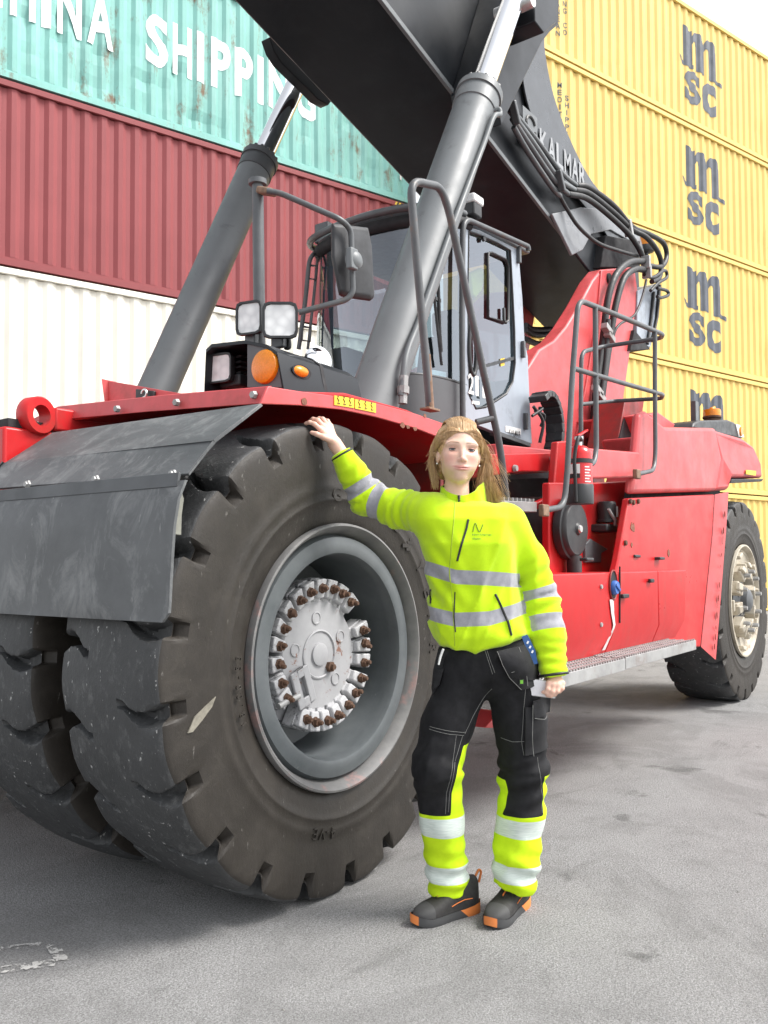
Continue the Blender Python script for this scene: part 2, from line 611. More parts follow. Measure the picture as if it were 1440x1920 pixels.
SL, DLW = -1.0, 13.78
LEFT = 'containers stacked behind the front of the machine'
make_container('dark brown shipping container at the foot of the stack, under the cream one', 'cont_brown', SL, DLW, 0, LEFT)
make_container('cream white shipping container below the dark red one', 'cont_white', SL, DLW, HC, LEFT)
cred = make_container('dark red corrugated shipping container between the turquoise and the cream one', 'cont_red', SL, DLW, 2 * HC, LEFT)
stripes(cred, LC - 0.52, LC - 0.20)
cgr = make_container('rusty dented turquoise shipping container with large white CHINA SHIPPING lettering', 'cont_green', SL, DLW, 3 * HC, LEFT, dents=0.035, seed=4)
letters = []
ZB, ZT = 9.72 - 3 * HC, 10.62 - 3 * HC
for ch, a, b in (('C', 2.72, 3.14), ('H', 3.24, 3.62), ('I', 3.71, 3.85), ('N', 3.95, 4.34), ('A', 4.42, 4.86), ('S', 5.41, 5.80), ('H', 5.89, 6.25), ('I', 6.33, 6.48), ('P', 6.60, 6.98), ('P', 7.08, 7.44), ('I', 7.53, 7.67), ('N', 7.76, 8.24), ('G', 8.36, 8.80)):
    letters.append(fit_text(ch, a - SL, b - SL, ZB, ZT, 0.035))
for lm in letters:
    link('letter', drape(lm, 'letter', 0.006), 'decal_white', cgr)
nums = [fit_text(s, LC - 0.36, LC - 0.30, 0.95 - 0.16 * i, 1.06 - 0.16 * i, 0.01) for i, s in enumerate('C2G1')]
for lm in nums:
    link('letter', drape(lm, 'letter', 0.006), 'decal_white', cgr)

SY, DYW = 12.15, 11.65
YEL = 'yellow containers in the tall stack behind the rear of the machine'
y0 = make_container('', 'cont_yellow', SY, DYW, 0, YEL, dents=0.006, seed=9)
stripes(y0, 0.20, 0.52)
u0, v0 = 17.74 - SY, 12.98 - 4 * HC
def mpoly(pts):
    return [(u0 + x, v0 + z, 0) for x, z in pts]
lg = MB()
def addp(pts):
    lg.add(mpoly(pts), [tuple(range(len(pts)))])
addp([(0, .10), (.33, .10), (.33, .93), (.26, .90), (0, .99)])
addp([(-.20, .20), (-.14, .06), (0, 0), (.36, 0), (.36, .10), (0, .10), (-.10, .13)])
for d in (0, .51):
    addp([(.33 + d, .60), (.38 + d, .68), (.45 + d, .68), (.51 + d, .60), (.51 + d, .55), (.84 + d, .55), (.84 + d, .72), (.79 + d, .86), (.67 + d, .96), (.52 + d, .96), (.40 + d, .90), (.33 + d, .80)])
addp([(.51, .02), (.84, .02), (.84, .55), (.51, .55)])
addp([(1.02, .08), (1.35, .08), (1.35, .55), (1.02, .55)])
addp([(1.02, -.02), (1.40, -.04), (1.52, -.10), (1.60, .0), (1.50, .03), (1.42, .04), (1.35, .08), (1.02, .08)])
fm = bpy.data.meshes.new('flat')
fm.from_pydata(lg.v, [], lg.f)
link('company_mark', drape(fm, 'company_mark', 0.006), 'decal_grey', y0)
for lm in (fit_text('S', u0 + 0.02, u0 + 0.64, v0 - 0.86, v0 - 0.06, 0.052), fit_text('C', u0 + 0.70, u0 + 1.34, v0 - 0.92, v0 - 0.12, 0.085)):
    link('letter', drape(lm, 'letter', 0.006), 'decal_grey', y0)
vt = []
for word, x, zt in (('MEDITERRANEAN', 13.34 - SY, 11.08 - 3 * HC), ('SHIPPING CO', 13.57 - SY, 10.89 - 3 * HC)):
    for i, ch in enumerate(word):
        if ch == ' ':
            continue
        w = 0.025 if ch == 'I' else 0.09
        vt.append(fit_text(ch, x - w / 2, x + w / 2, zt - 0.152 * i - 0.11, zt - 0.152 * i, 0.01))
for lm in vt:
    link('letter', drape(lm, 'letter', 0.006), 'decal_grey', y0)
ylab = ['bottom yellow shipping container, its top edge showing over the rear tyre',
        'yellow shipping container second from the bottom, its mark half hidden by the orange beacon',
        'yellow shipping container in the middle of the yellow stack behind the machine',
        'yellow shipping container second from the top of the yellow stack',
        'topmost yellow shipping container of the stack, against the white sky']
for i, lb in enumerate(ylab):
    o = y0 if i == 0 else copy_tree(y0)
    o.location = cdv * (SY + (0, 0.02, -0.015, 0.01, -0.02)[i]) + cnv * DYW + Vector((0, 0, HC * i))
    o['label'] = lb

# ================================================================== reach stacker
paint('red_paint', (0.50, 0.014, 0.017), 0.34, var=0.13, vscale=1.6, dirt=(0.34, 0.05, 0.04), dirt_amt=0.3, dscale=2.5, streak=0.30, bump=0.04, bscale=25, spec=0.35)
paint('red_faded', (0.58, 0.080, 0.086), 0.40, var=0.13, vscale=2.0, dirt=(0.36, 0.06, 0.05), dirt_amt=0.45, dscale=6, streak=0.35, bump=0.05, bscale=25, spec=0.4)
paint('red_dark', (0.24, 0.012, 0.010), 0.55, var=0.2, dirt=(0.04, 0.03, 0.025), dirt_amt=0.6, dscale=4)
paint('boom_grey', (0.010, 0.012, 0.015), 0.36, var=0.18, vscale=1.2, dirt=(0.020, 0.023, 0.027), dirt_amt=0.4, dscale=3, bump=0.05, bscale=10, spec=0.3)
paint('boom_side_lit', (0.055, 0.060, 0.066), 0.30, var=0.2, vscale=3, dirt=(0.025, 0.027, 0.03), dirt_amt=0.25, dscale=4, bump=0.06, bscale=8)  # lighter copy of the boom grey: sky reflection on the side put into the colour
paint('cheek_grey_lit', (0.20, 0.21, 0.22), 0.32, var=0.15, vscale=3, dirt=(0.08, 0.08, 0.085), dirt_amt=0.25, dscale=5)  # boom grey paled further at the rear, its sky reflection painted in
paint('cyl_grey', (0.135, 0.145, 0.150), 0.45, var=0.10, vscale=2, dirt=(0.065, 0.067, 0.07), dirt_amt=0.12, dscale=7, bump=0.05, bscale=40)
paint('collar_grey', (0.06, 0.064, 0.068), 0.5, var=0.12)
paint('cab_grey', (0.31, 0.35, 0.40), 0.38, var=0.08, dirt=(0.16, 0.17, 0.18), dirt_amt=0.25, dscale=4, streak=0.15)
paint('cab_dark', (0.085, 0.09, 0.095), 0.45, var=0.1)
paint('tube_grey', (0.085, 0.090, 0.095), 0.4, var=0.2, vscale=8, dirt=(0.16, 0.09, 0.05), dirt_amt=0.1, dscale=9)
paint('black_plastic', (0.022, 0.023, 0.025), 0.45, var=0.2, vscale=5, dirt=(0.07, 0.07, 0.068), dirt_amt=0.2)
paint('hose_rubber', (0.02, 0.02, 0.021), 0.5, var=0.2, vscale=12)
paint('steel', (0.55, 0.55, 0.54), 0.35, 0.9, var=0.15, vscale=14)
paint('galvanised', (0.36, 0.36, 0.355), 0.55, 0.4, var=0.2, vscale=6, dirt=(0.22, 0.17, 0.15), dirt_amt=0.3, dscale=5)
paint('rust', (0.095, 0.05, 0.03), 0.8, var=0.4, vscale=40, bump=0.3, bscale=160)
paint('chrome', (0.82, 0.83, 0.84), 0.09, 1.0, var=0.02)
paint('amber', (0.75, 0.24, 0.01), 0.25, var=0.15, vscale=60)
t = NT('lamp_lens')
vo = t.n.new('ShaderNodeTexVoronoi')
vo.inputs['Scale'].default_value = 24
t.l.new(t.tc.outputs['Object'], vo.inputs['Vector'])
t.col(t.ramp(vo.outputs['Distance'], 0.1, 0.7, (0.92, 0.92, 0.91), (0.66, 0.66, 0.66)))
t.set(Roughness=0.12)
paint('mirror_glass', (0.80, 0.82, 0.84), 0.04, 1.0, var=0.02)
paint('sticker_yellow', (0.80, 0.50, 0.03), 0.5, var=0.1)
paint('sticker_white', (0.78, 0.78, 0.76), 0.5, var=0.05)
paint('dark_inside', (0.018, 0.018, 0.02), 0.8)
t = NT('rubber')
n1 = t.noise(2.2, 6, 0.7)
c = t.ramp(n1, 0.3, 0.7, (0.018, 0.0150, 0.0122), (0.036, 0.0305, 0.025))
dust = t.noise(9, 6, 0.75, dist=0.5)
c = t.mix(t.math('MULTIPLY', t.ramp(dust, 0.5, 0.78), 0.45), c, (0.062, 0.054, 0.044))
scr = t.noise(1.0, 4, 0.7, t.coord((42, 42, 12)))
c = t.mix(t.math('MULTIPLY', t.ramp(scr, 0.66, 0.70), 0.5), c, (0.20, 0.19, 0.175))
t.col(c)
t.set(Roughness=t.ramp(dust, 0.3, 0.7, (0.42,) * 3, (0.72,) * 3), Specular_IOR_Level=0.4)
t.bump(t.math('ADD', t.noise(45, 6, 0.8), t.math('MULTIPLY', scr, 0.8)), 0.28, 0.006)
t = NT('tread_rubber')
n1 = t.noise(1.6, 6, 0.7)
c = t.ramp(n1, 0.3, 0.7, (0.026, 0.027, 0.028), (0.055, 0.057, 0.059))
g1 = t.noise(1.0, 5, 0.8, t.coord((30, 24, 12)))
c = t.mix(t.math('MULTIPLY', t.ramp(g1, 0.54, 0.74), 0.6), c, (0.15, 0.153, 0.153))
g2 = t.noise(1.0, 3, 0.7, t.coord((48, 40, 20), (3, 1, 7)))
c = t.mix(t.math('MULTIPLY', t.ramp(g2, 0.66, 0.70), 0.9), c, (0.40, 0.40, 0.39))
t.col(c)
t.set(Roughness=0.55, Specular_IOR_Level=0.45)
t.bump(t.math('ADD', g1, g2), 0.45, 0.006)
t = NT('flap_rubber')
n1 = t.noise(2.0, 6, 0.7, t.coord((3, 1, 1)))
c = t.ramp(n1, 0.3, 0.72, (0.055, 0.058, 0.061), (0.112, 0.117, 0.121))
g1 = t.noise(1.0, 6, 0.75, t.coord((9, 7, 3.2)), 0.6)
c = t.mix(t.math('MULTIPLY', t.ramp(g1, 0.48, 0.66), 0.75), c, (0.20, 0.205, 0.205))
g2 = t.noise(1.0, 3, 0.6, t.coord((40, 60, 9), (5, 0, 2)))
c = t.mix(t.math('MULTIPLY', t.ramp(g2, 0.70, 0.75), 0.6), c, (0.34, 0.34, 0.33))
t.col(c)
t.set(Roughness=0.5, Specular_IOR_Level=0.45)
t.bump(g1, 0.15, 0.01)
t = NT('rim_grey')
n1 = t.noise(5, 6, 0.7)
c = t.ramp(n1, 0.3, 0.7, (0.070, 0.080, 0.085), (0.115, 0.126, 0.132))
k = t.ramp(t.noise(7, 7, 0.8, dist=0.5), 0.63, 0.70)
c = t.mix(t.math('MULTIPLY', k, 0.7), c, (0.25, 0.26, 0.26))
t.col(c)
t.set(Roughness=0.45)
t = NT('flange_worn')
n1 = t.noise(4, 6, 0.7)
c = t.ramp(n1, 0.35, 0.65, (0.11, 0.11, 0.11), (0.20, 0.195, 0.19))
k = t.ramp(t.noise(2.2, 6, 0.75), 0.58, 0.66)
c = t.mix(t.math('MULTIPLY', k, 0.6), c, (0.34, 0.17, 0.15))
t.col(c)
t.set(Roughness=0.55)
t = NT('hub_paint')
n1 = t.noise(6, 6, 0.7)
c = t.ramp(n1, 0.3, 0.7, (0.29, 0.29, 0.30), (0.38, 0.38, 0.39))
k = t.ramp(t.noise(11, 7, 0.8, dist=0.4), 0.60, 0.64)
c = t.mix(k, c, (0.20, 0.10, 0.07))
t.col(c)
t.set(Roughness=0.5)
t = NT('clamp_paint')
n1 = t.noise(13, 6, 0.75)
c = t.ramp(n1, 0.42, 0.52, (0.12, 0.12, 0.125), (0.46, 0.46, 0.47))
k = t.ramp(t.noise(17, 5, 0.7, t.coord(loc=(5, 3, 1))), 0.66, 0.69)
c = t.mix(k, c, (0.38, 0.05, 0.04))
t.col(c)
t.set(Roughness=0.55)
t = NT('rim_cream')
n1 = t.noise(5, 6, 0.7)
c = t.ramp(n1, 0.3, 0.7, (0.36, 0.32, 0.25), (0.55, 0.50, 0.41))
k = t.ramp(t.noise(6, 7, 0.8, dist=0.5), 0.56, 0.66)
c = t.mix(t.math('MULTIPLY', k, 0.8), c, (0.20, 0.12, 0.06))
t.col(c)
t.set(Roughness=0.6)

RST = thing('reach_stacker', 'large red and dark grey reach stacker with a raised black boom', 'reach stacker', (5.2, 4.15, 0))

WID = 0.525
def tyre_mesh(nlug=21, seed=0):
    """heavy slick-worn port tyre about the Y axis, outer face at y=0; curved notches cut in from both shoulders"""
    prof = [(.492, .075), (.500, .050), (.512, .030), (.530, .020), (.552, .016), (.575, .010), (.600, .006), (.606, .0015), (.612, .0015), (.618, .005), (.640, .003), (.655, .0), (.662, .0035), (.70, .002), (.74, .001), (.78, .002), (.81, .003), (.838, .005), (.856, .008), (.868, .014), (.8755, .024), (.880, .042), (.884, .070), (.889, .10), (.891, .13), (.893, .16), (.8945, .19), (.8955, .225), (.896, WID / 2)]
    prof = prof + [(r, WID - y) for r, y in prof[-2::-1]]
    pr = np.array(prof)
    pr[:, 0] += 0.022 * np.clip((pr[:, 0] - 0.60) / 0.25, 0, 1)
    ns = len(pr)
    half_u = [-.25, -.19, -.14, -.112, -.098, -.086, -.074, -.060, -.030, 0.0, .030, .060, .074, .086, .098, .112, .14, .19]
    ul = np.array(half_u + [u + .5 for u in half_u])
    pit = 2 * math.pi / nlug
    ang = ((np.arange(nlug)[:, None] + ul[None, :]) * pit).ravel()
    na = len(ang)
    A, I = np.meshgrid(ang, np.arange(ns), indexing='ij')
    r, y = pr[I, 0], pr[I, 1]
    # distance along the tread from the nearer shoulder corner (0 at r=.866), negative down the side wall
    near = np.minimum(y, WID - y)
    side = (y > WID / 2)
    q = np.where(r > 0.889, near - 0.014, -(0.889 - r))
    u = (A / pit + np.where(side, 0.5, 0.0) + 0.5) % 1.0 - 0.5
    bend = np.clip(q, 0.0, 0.15) - 0.060           # the notches curve like a smile
    fade = np.clip((0.235 - q) / 0.085, 0, 1) * np.clip((q + 0.20) / 0.10, 0, 1)
    jit = rs_jit = np.random.RandomState(seed + 3).rand(nlug + 2)
    A = A - pit * 26.0 * (bend ** 2 - 0.009) * fade * np.where(side, -1, 1) * 0.8
    half = 0.108 * np.clip(1.2 - q / 0.15, 0.35, 1.0)
    def sst(x, a, b):
        t_ = np.clip((x - a) / (b - a), 0, 1)
        return t_ * t_ * (3 - 2 * t_)
    gu = 1 - sst(np.abs(u), half * 0.70, half * 1.15)
    gq = sst(q, -0.070, -0.050) * (1 - sst(q, 0.135, 0.160))
    gd = 0.056 * gu * gq
    # cut towards the tyre's inside: down on the crown, inwards on the side wall
    w = np.clip((q + 0.05) / 0.06, 0, 1)
    r2 = r - gd * (0.35 + 0.65 * w)
    y2 = y + gd * (1.0 - 0.75 * w) * np.where(side, -1, 1)
    # lugs puff slightly between the notches at the shoulder
    puff = 0.006 * np.cos(2 * math.pi * u) * np.exp(-(q / 0.05) ** 2)
    r2 = r2 - puff * 0.7
    co = np.stack([r2 * np.cos(A), y2, r2 * np.sin(A)], -1).reshape(-1, 3)
    i0 = (np.arange(na)[:, None] * ns + np.arange(ns - 1)[None, :])
    i1 = ((np.arange(na)[:, None] + 1) % na * ns + np.arange(ns - 1)[None, :])
    F = np.stack([i0, i1, i1 + 1, i0 + 1], -1).reshape(-1, 4)
    me = bpy.data.meshes.new('tyre')
    me.from_pydata(co.tolist(), [], F.tolist())
    pm_ = np.tile((np.minimum(pr[:-1, 0], pr[1:, 0]) >= 0.8895).astype(int), na)
    me.materials.append(MATS['rubber'])
    me.materials.append(MATS['tread_rubber'])
    me.polygons.foreach_set('material_index', pm_)
    me.polygons.foreach_set('use_smooth', [True] * len(F))
    me.set_sharp_from_angle(angle=R_(38))
    me.update()
    return me
TYRE = tyre_mesh()
def ring_text(s, angs, rad, size, off=-0.004, ext=0.003, bold=0.0, flip=False):
    """raised letters set round the side wall (angle clockwise from the top, seen from outside, -Y)"""
    out = []
    for ch, a in zip(s, angs):
        me = text_mesh(ch, size, bold, ext, 'CENTER')
        def fn(co, a=a):
            x, z = co[:, 0], co[:, 1] - size * 0.34
            th = R_(a)
            X = (rad + z) * math.sin(th) + x * math.cos(th)
            Z = (rad + z) * math.cos(th) - x * math.sin(th)
            return np.stack([X, off - co[:, 2], Z], -1)
        out.append(place_mesh(me, fn))
    return out
def hexnut(c, r, h, rot=0.0):
    return MB().lathe([(0.0, -h), (r, -h), (r, 0.0)], c, 'Y', 6)
def wheel_at(name_parent, c, flip=False, spin=0.0):
    """the tyre of one wheel; c is the hub centre in the plane of its outer face"""
    o = bpy.data.objects.new('tyre', TYRE)
    col.objects.link(o)
    o.parent = name_parent
    o.rotation_euler = (0, spin, 0)
    o.location = c
    if flip:
        o.rotation_euler = (0, spin, math.pi)
    return o

HX, HZ = 2.625, 0.900
FW = pivot('wheel', RST)
FWC = Vector((HX, 2.11, HZ))
wheel_at(FW, FWC, spin=R_(4))
# --- raised brand lettering on the side wall, each letter a piece of its own
for me in ring_text('GOODYEAR', (-4, 9, 22, 35, 57, 68.5, 80, 91.5), 0.628, 0.080, 0.0028, 0.0022, 0.0):
    place_mesh(me, lambda co: co + np.array(FWC))
    link('raised_letter', me, 'rubber', FW)
for me in ring_text('EV-4', (196, 192.5, 190, 187), 0.66, 0.058, -0.002, 0.003):
    place_mesh(me, lambda co: co + np.array(FWC))
    link('raised_letter', me, 'rubber', FW)
for me in ring_text('18.00-33', [252 + 3.2 * i for i in range(8)], 0.575, 0.035, -0.004, 0.003):
    place_mesh(me, lambda co: co + np.array(FWC))
    link('raised_letter', me, 'rubber', FW)
# winged-foot like emblem between the two halves of the word
fo = MB()
a = R_(46)
for dx, dz, w, h in ((-.03, .0, .05, .016), (.0, .012, .04, .012), (.012, .026, .03, .010), (-.01, -.016, .035, .012)):
    px_, pz_ = 0.625 * math.sin(a) + dx, 0.625 * math.cos(a) + dz
    fo.box(FWC + Vector((px_, 0.0035, pz_)), (w, 0.005, h))
fo.build('raised_emblem', 'rubber', FW)
# --- rim: worn flange, lock ring, stepped deep well
rim = MB().lathe([(.472, .060), (.482, .030), (.494, .006), (.505, -.004), (.513, -.002), (.516, .012), (.512, .04)], FWC, 'Y', 96, caps=False)
rim.build('rim_flange', 'flange_worn', FW, smooth=40)
rim = MB().lathe([(.473, .055), (.466, .040), (.462, .028), (.440, .024), (.412, .022), (.400, .026), (.394, .040), (.392, .08), (.390, .20), (.386, .205), (.384, .32), (.300, .34), (.18, .34)], FWC, 'Y', 96, caps=False)
rim.build('rim', 'rim_grey', FW, smooth=38)
HY = 2.245
HC_ = Vector((HX, HY, HZ))
MB().lathe([(.285, .16), (.285, .075), (.22, .07), (.218, .012), (.215, .006), (.210, .0), (.15, -.002), (.0, -.002)], HC_, 'Y', 64).build('hub', 'hub_paint', FW, smooth=35)
det = MB()
det.lathe([(.098, .0), (.098, -.006), (.092, -.008), (.088, -.004), (.088, 0)], HC_, 'Y', 40)
det.lathe([(.045, .0), (.045, -.010), (.038, -.012), (.0, -.012)], HC_, 'Y', 32)
det.build('hub_boss', 'hub_paint', FW, smooth=35)
for a in (25, 97, 169, 241, 313):
    p = HC_ + Vector((0.145 * math.cos(R_(a)), -.002, 0.145 * math.sin(R_(a))))
    MB().lathe([(.026, .0), (.026, -.004), (.021, -.005), (.019, -.002), (.0, -.002)], p, 'Y', 24).build('hub_plug', 'hub_paint', FW, smooth=35)
# bracket plate with a slot, and a rusty valve plug
bp = HC_ + Vector((-0.115, -0.02, -0.115))
br = MB()
ro = Matrix.Rotation(R_(-20), 3, 'Y')
for cx, cz, w, h in ((-.034, 0, .034, .15), (.034, 0, .034, .15), (0, .058, .034, .034), (0, -.058, .034, .034)):
    br.box(bp + ro @ Vector((cx, 0, cz)), (w, .012, h), ro)
br.build('hub_bracket', 'hub_paint', FW, bevel=0.003)
MB().tube([bp + Vector((-.03, -.004, -.03)), bp + Vector((-.12, -.02, -.04)), bp + Vector((-.16, -.02, -.05))], 0.012, 8).build('valve_stem', 'galvanised', FW, smooth=60)
MB().lathe([(.022, .0), (.022, -.016), (.012, -.018), (.012, -.03), (0, -.03)], HC_ + Vector((.06, -.002, -.055)), 'Y', 6).build('grease_plug', 'rust', FW, smooth=30)
# wheel clamps: a ring of painted wedges, each with a rusty stud and nut; two places are empty
cl = None
nclamp = 24
for i in range(nclamp):
    if i in (2, 15):
        continue
    a = R_(360 / nclamp * i + 4)
    M3 = Matrix.Rotation(-a, 3, 'Y')
    if cl is None:
        b = MB()
        b.prism([(.205, -.0, -.023), (.302, -.0, -.032), (.302, -.0, .032), (.205, -.0, .023)], (0, .06, 0))
        b.prism([(.222, -.022, -.021), (.298, -.034, -.030), (.298, -.034, .030), (.222, -.022, .021)], (0, .036, 0))
        me_o = b.build('clamp', 'clamp_paint', FW, bevel=0.006)
        nb = MB()
        nb.lathe([(.0, -.048), (.0165, -.048), (.0165, -.036), (.021, -.034), (.021, -.026)], (.262, 0, 0), 'Y', 6)
        n_o = nb.build('nut', 'rust', FW, smooth=25)
        sb = MB()
        sb.lathe([(.0, -.064), (.007, -.064), (.010, -.058), (.010, -.045)], (.262, 0, 0), 'Y', 10)
        s_o = sb.build('stud', 'rust', FW, smooth=40)
        cl = (me_o, n_o, s_o)
        trio = cl
    else:
        trio = [o.copy() for o in cl]
        for o in trio:
            col.objects.link(o)
            o.parent = FW
    for o in trio:
        o.matrix_basis = Matrix.Translation(HC_) @ M3.to_4x4() @ Matrix.Rotation(R_(rng.rand() * 3 - 1.5), 4, 'Y')
# chipped gouge in the side wall
paint('gouge', (0.20, 0.185, 0.15), 0.8, var=0.3, vscale=30)
gs = MB()
gp = [Vector(p) for p in ((1.835, 2.107, 0.731), (1.863, 2.107, 0.777), (1.907, 2.107, 0.804), (1.953, 2.107, 0.830), (1.937, 2.107, 0.800), (1.896, 2.107, 0.763), (1.856, 2.107, 0.732))]
gs.prism(gp, (0, .004, 0))
gs.build('scuff', 'gouge', FW)
# --- the second tyre of the pair and the pair on the far side
for nm, yy, fl in (('wheel', 2.80, False), ('wheel', 6.19, True), ('wheel', 5.50, True)):
    w_ = pivot(nm, RST)
    wheel_at(w_, Vector((HX, yy, HZ)), fl, R_(4 + yy * 3))
    MB().lathe([(.49, .05 * (-1 if fl else 1)), (.46, .06 * (-1 if fl else 1)), (.40, .10 * (-1 if fl else 1)), (.38, .30 * (-1 if fl else 1)), (.2, .32 * (-1 if fl else 1))], (HX, yy, HZ), 'Y', 48).build('rim', 'rim_grey', w_, smooth=35)
MB().tube([(HX, 2.45, HZ), (HX, 5.9, HZ)], 0.24, 20).build('front_axle', 'black_plastic', RST, smooth=40)
# --- rear steering wheels
RXC, RYC = 8.33, 2.01
for yy, fl in ((RYC, False), (6.29, True)):
    sg = -1 if fl else 1
    w_ = pivot('wheel', RST)
    wc = Vector((RXC, yy, 0.900))
    wheel_at(w_, wc, fl, R_(11))
    MB().lathe([(.470, .06 * sg), (.480, .02 * sg), (.496, -.004 * sg), (.510, -.002 * sg), (.512, .02 * sg)], wc, 'Y', 64, caps=False).build('rim_flange', 'rim_cream', w_, smooth=40)
    MB().lathe([(.478, .05 * sg), (.46, .03 * sg), (.445, .045 * sg), (.40, .05 * sg), (.36, .062 * sg), (.30, .075 * sg), (.2, .085 * sg), (.0, .085 * sg)], wc, 'Y', 64, caps=False).build('rim', 'rim_cream', w_, smooth=35)
    MB().lathe([(.205, .10 * sg), (.205, .06 * sg), (.185, .05 * sg), (.17, .05 * sg), (.11, .02 * sg), (.10, -.03 * sg), (.06, -.05 * sg), (.0, -.052 * sg)], wc, 'Y', 40).build('hub', 'cab_dark', w_, smooth=40)
    if not fl:
        for i in range(12):
            a = R_(30 * i + 8)
            p = wc + Vector((.13 * math.cos(a), .028, .13 * math.sin(a)))
            MB().lathe([(0, -.010), (.008, -.010), (.010, 0)], p, 'Y', 6).build('hub_bolt', 'steel', w_)
        for i in range(10):
            a = R_(36 * i + 12)
            M3 = Matrix.Rotation(-a, 3, 'Y')
            b = MB()
            for poly, dy in (([(.22, -.03, -.045), (.335, -.01, -.055), (.335, -.01, .055), (.22, -.03, .045)], .09),):
                b.prism([M3 @ Vector(p) + wc for p in poly], (0, dy, 0))
            b.prism([M3 @ Vector(p) + wc for p in [(.30, -.05, -.03), (.35, -.03, -.035), (.35, -.03, .035), (.30, -.05, .03)]], (0, .04, 0))
            b.build('clamp', 'rim_cream', w_, bevel=0.008)
            MB().lathe([(0, -.075), (.018, -.075), (.022, -.05), (.022, -.02)], wc + M3 @ Vector((.265, 0, 0)), 'Y', 6).build('nut', 'galvanised', w_, smooth=30)
        for i in range(5):
            a = R_(72 * i + 40)
            M3 = Matrix.Rotation(-a, 3, 'Y')
            b = MB()
            b.box(wc + M3 @ Vector((.438, .012, 0)), (.035, .05, .10), M3)
            b.build('lock_lug', 'rim_cream', w_, bevel=0.008)
MB().tube([(RXC, 2.3, .90), (RXC, 6.0, .90)], 0.2, 16).build('rear_axle', 'black_plastic', RST, smooth=40)

# ------------------------------------------------------------------ front fender, guard and flap
fd = MB()
# folded red plate: deck, front lip and side skirt with a bend
FXa, FYn, FYf = 2.19, 2.105, 3.62
deck = [(FXa, FYn, 1.862), (FXa, FYf, 1.905), (2.62, FYf, 1.955), (2.62, FYn, 1.930), (3.30, FYn, 1.905), (3.30, FYf, 1.93), (4.0, FYf, 1.80), (3.85, FYn, 1.72)]
rows = [[(FXa + 0.02, FYn, 1.868), (FXa + 0.02, FYf, 1.905)], [(2.62, FYn, 1.925), (2.62, FYf, 1.93)], [(3.05, FYn, 1.918), (3.05, FYf, 1.92)], [(3.42, FYn, 1.868), (3.42, FYf, 1.87)], [(3.66, FYn, 1.76), (3.66, FYf, 1.76)]]
fd.sheet(rows, (0, 0, -0.014))
fd.build('fender_deck', 'red_paint', RST, bevel=0.003)
# side skirt along the wheel arch (outer edge), upper edge follows the deck
sk = MB()
up_ = [(2.188, 2.100, 1.880), (2.347, 2.100, 1.888), (2.594, 2.100, 1.905), (2.819, 2.100, 1.913), (3.110, 2.100, 1.909), (3.419, 2.100, 1.891)]
lo_ = [(2.149, 2.100, 1.812), (2.347, 2.100, 1.836), (2.593, 2.100, 1.855), (2.818, 2.100, 1.856), (3.109, 2.100, 1.845), (3.418, 2.100, 1.816)]
sk.sheet([up_, lo_], (0, 0.012, 0))
sk.build('fender_skirt', 'red_faded', RST, bevel=0.003)
# front strip, tapering to a point on the inner side
fs_ = MB()
fs_.prism([(2.195, 2.107, 1.882), (2.190, 2.141, 1.823), (2.200, 2.758, 1.863), (2.200, 3.643, 1.907), (2.220, 3.412, 1.960), (2.210, 2.706, 1.924)], (0.02, 0, 0.004))
fs_.build('fender_strip', 'red_faded', RST, bevel=0.003)
for p in ((2.190, 3.389, 1.911), (2.190, 2.941, 1.892), (2.190, 2.578, 1.877), (2.190, 2.167, 1.857)):
    b = MB()
    b.lathe([(0, -.016), (.013, -.016), (.015, 0)], p, 'X', 6)
    b.build('bolt', 'galvanised', RST)
rb = MB()
rb.lathe([(0, -.004), (.030, -.004), (.028, .004)], (2.374, 2.098, 1.855), 'Y', 9)
# upper rubber guard: two folds, then the clamp bar and the hanging flap
e0, e1, e2, e3 = [Vector(p) for p in ((2.072, 2.020, 1.794), (1.859, 2.020, 1.645), (1.756, 2.020, 1.533), (1.756, 2.020, 1.520))]
def inn(p, dy=1.25, dz=0.02, dx=0.02):
    return (p.x + dx, p.y + dy, p.z + dz)
ug = MB()
ug.sheet([[e0, inn(e0, 1.23)], [e1, inn(e1, 1.23)]], (0.008, 0, -0.008))
ug.sheet([[e1, inn(e1, 1.23)], [e2, inn(e2, 1.23)]], (0.008, 0, -0.006))
ug.build('front_guard', 'flap_rubber', RST, bevel=0.002)
ba, bb = Vector(e2), Vector(e2) + Vector((0.0, 1.23, 0.0))
cb = MB()
cb.box((ba + bb) / 2 + Vector((-0.030, 0.01, -0.020)), (0.010, 1.24, 0.045), Matrix.Rotation(R_(12), 3, 'Y'))
cb.build('clamp_bar', 'collar_grey', RST, bevel=0.002)
for p in ((1.745, 2.862, 1.549), (1.745, 2.460, 1.542), (1.745, 2.075, 1.534)):
    MB().lathe([(0, -.012), (.010, -.012), (.010, -.004), (.015, -.004), (.015, 0.004)], p, 'X', 6).build('bolt', 'galvanised', RST)
flp = MB()
prof = [Vector(p) for p in ((1.728, 2.000, 1.511), (1.700, 2.000, 1.453), (1.684, 2.000, 1.374), (1.675, 2.000, 1.272), (1.668, 2.000, 1.163), (1.664, 2.000, 1.117))]
rows = []
for i, p in enumerate(prof):
    r = []
    for j in range(13):
        yv = j / 12 * 1.24
        wv = 0.006 * math.sin(j * 1.1 + 0.5) * (i / 5)
        r.append((p.x + wv, p.y + yv, p.z))
    rows.append(r)
last = prof[-1]
rows.append([(last.x + 0.0, last.y + (0.025 if j == 0 else j / 12 * 1.24), last.z - 0.028) for j in range(13)])
flp.sheet(rows, (0.010, 0, 0))
flp.build('front_flap', 'flap_rubber', RST, smooth=40)
paint('torn_sheet', (0.20, 0.20, 0.17), 0.6, var=0.3, vscale=14)
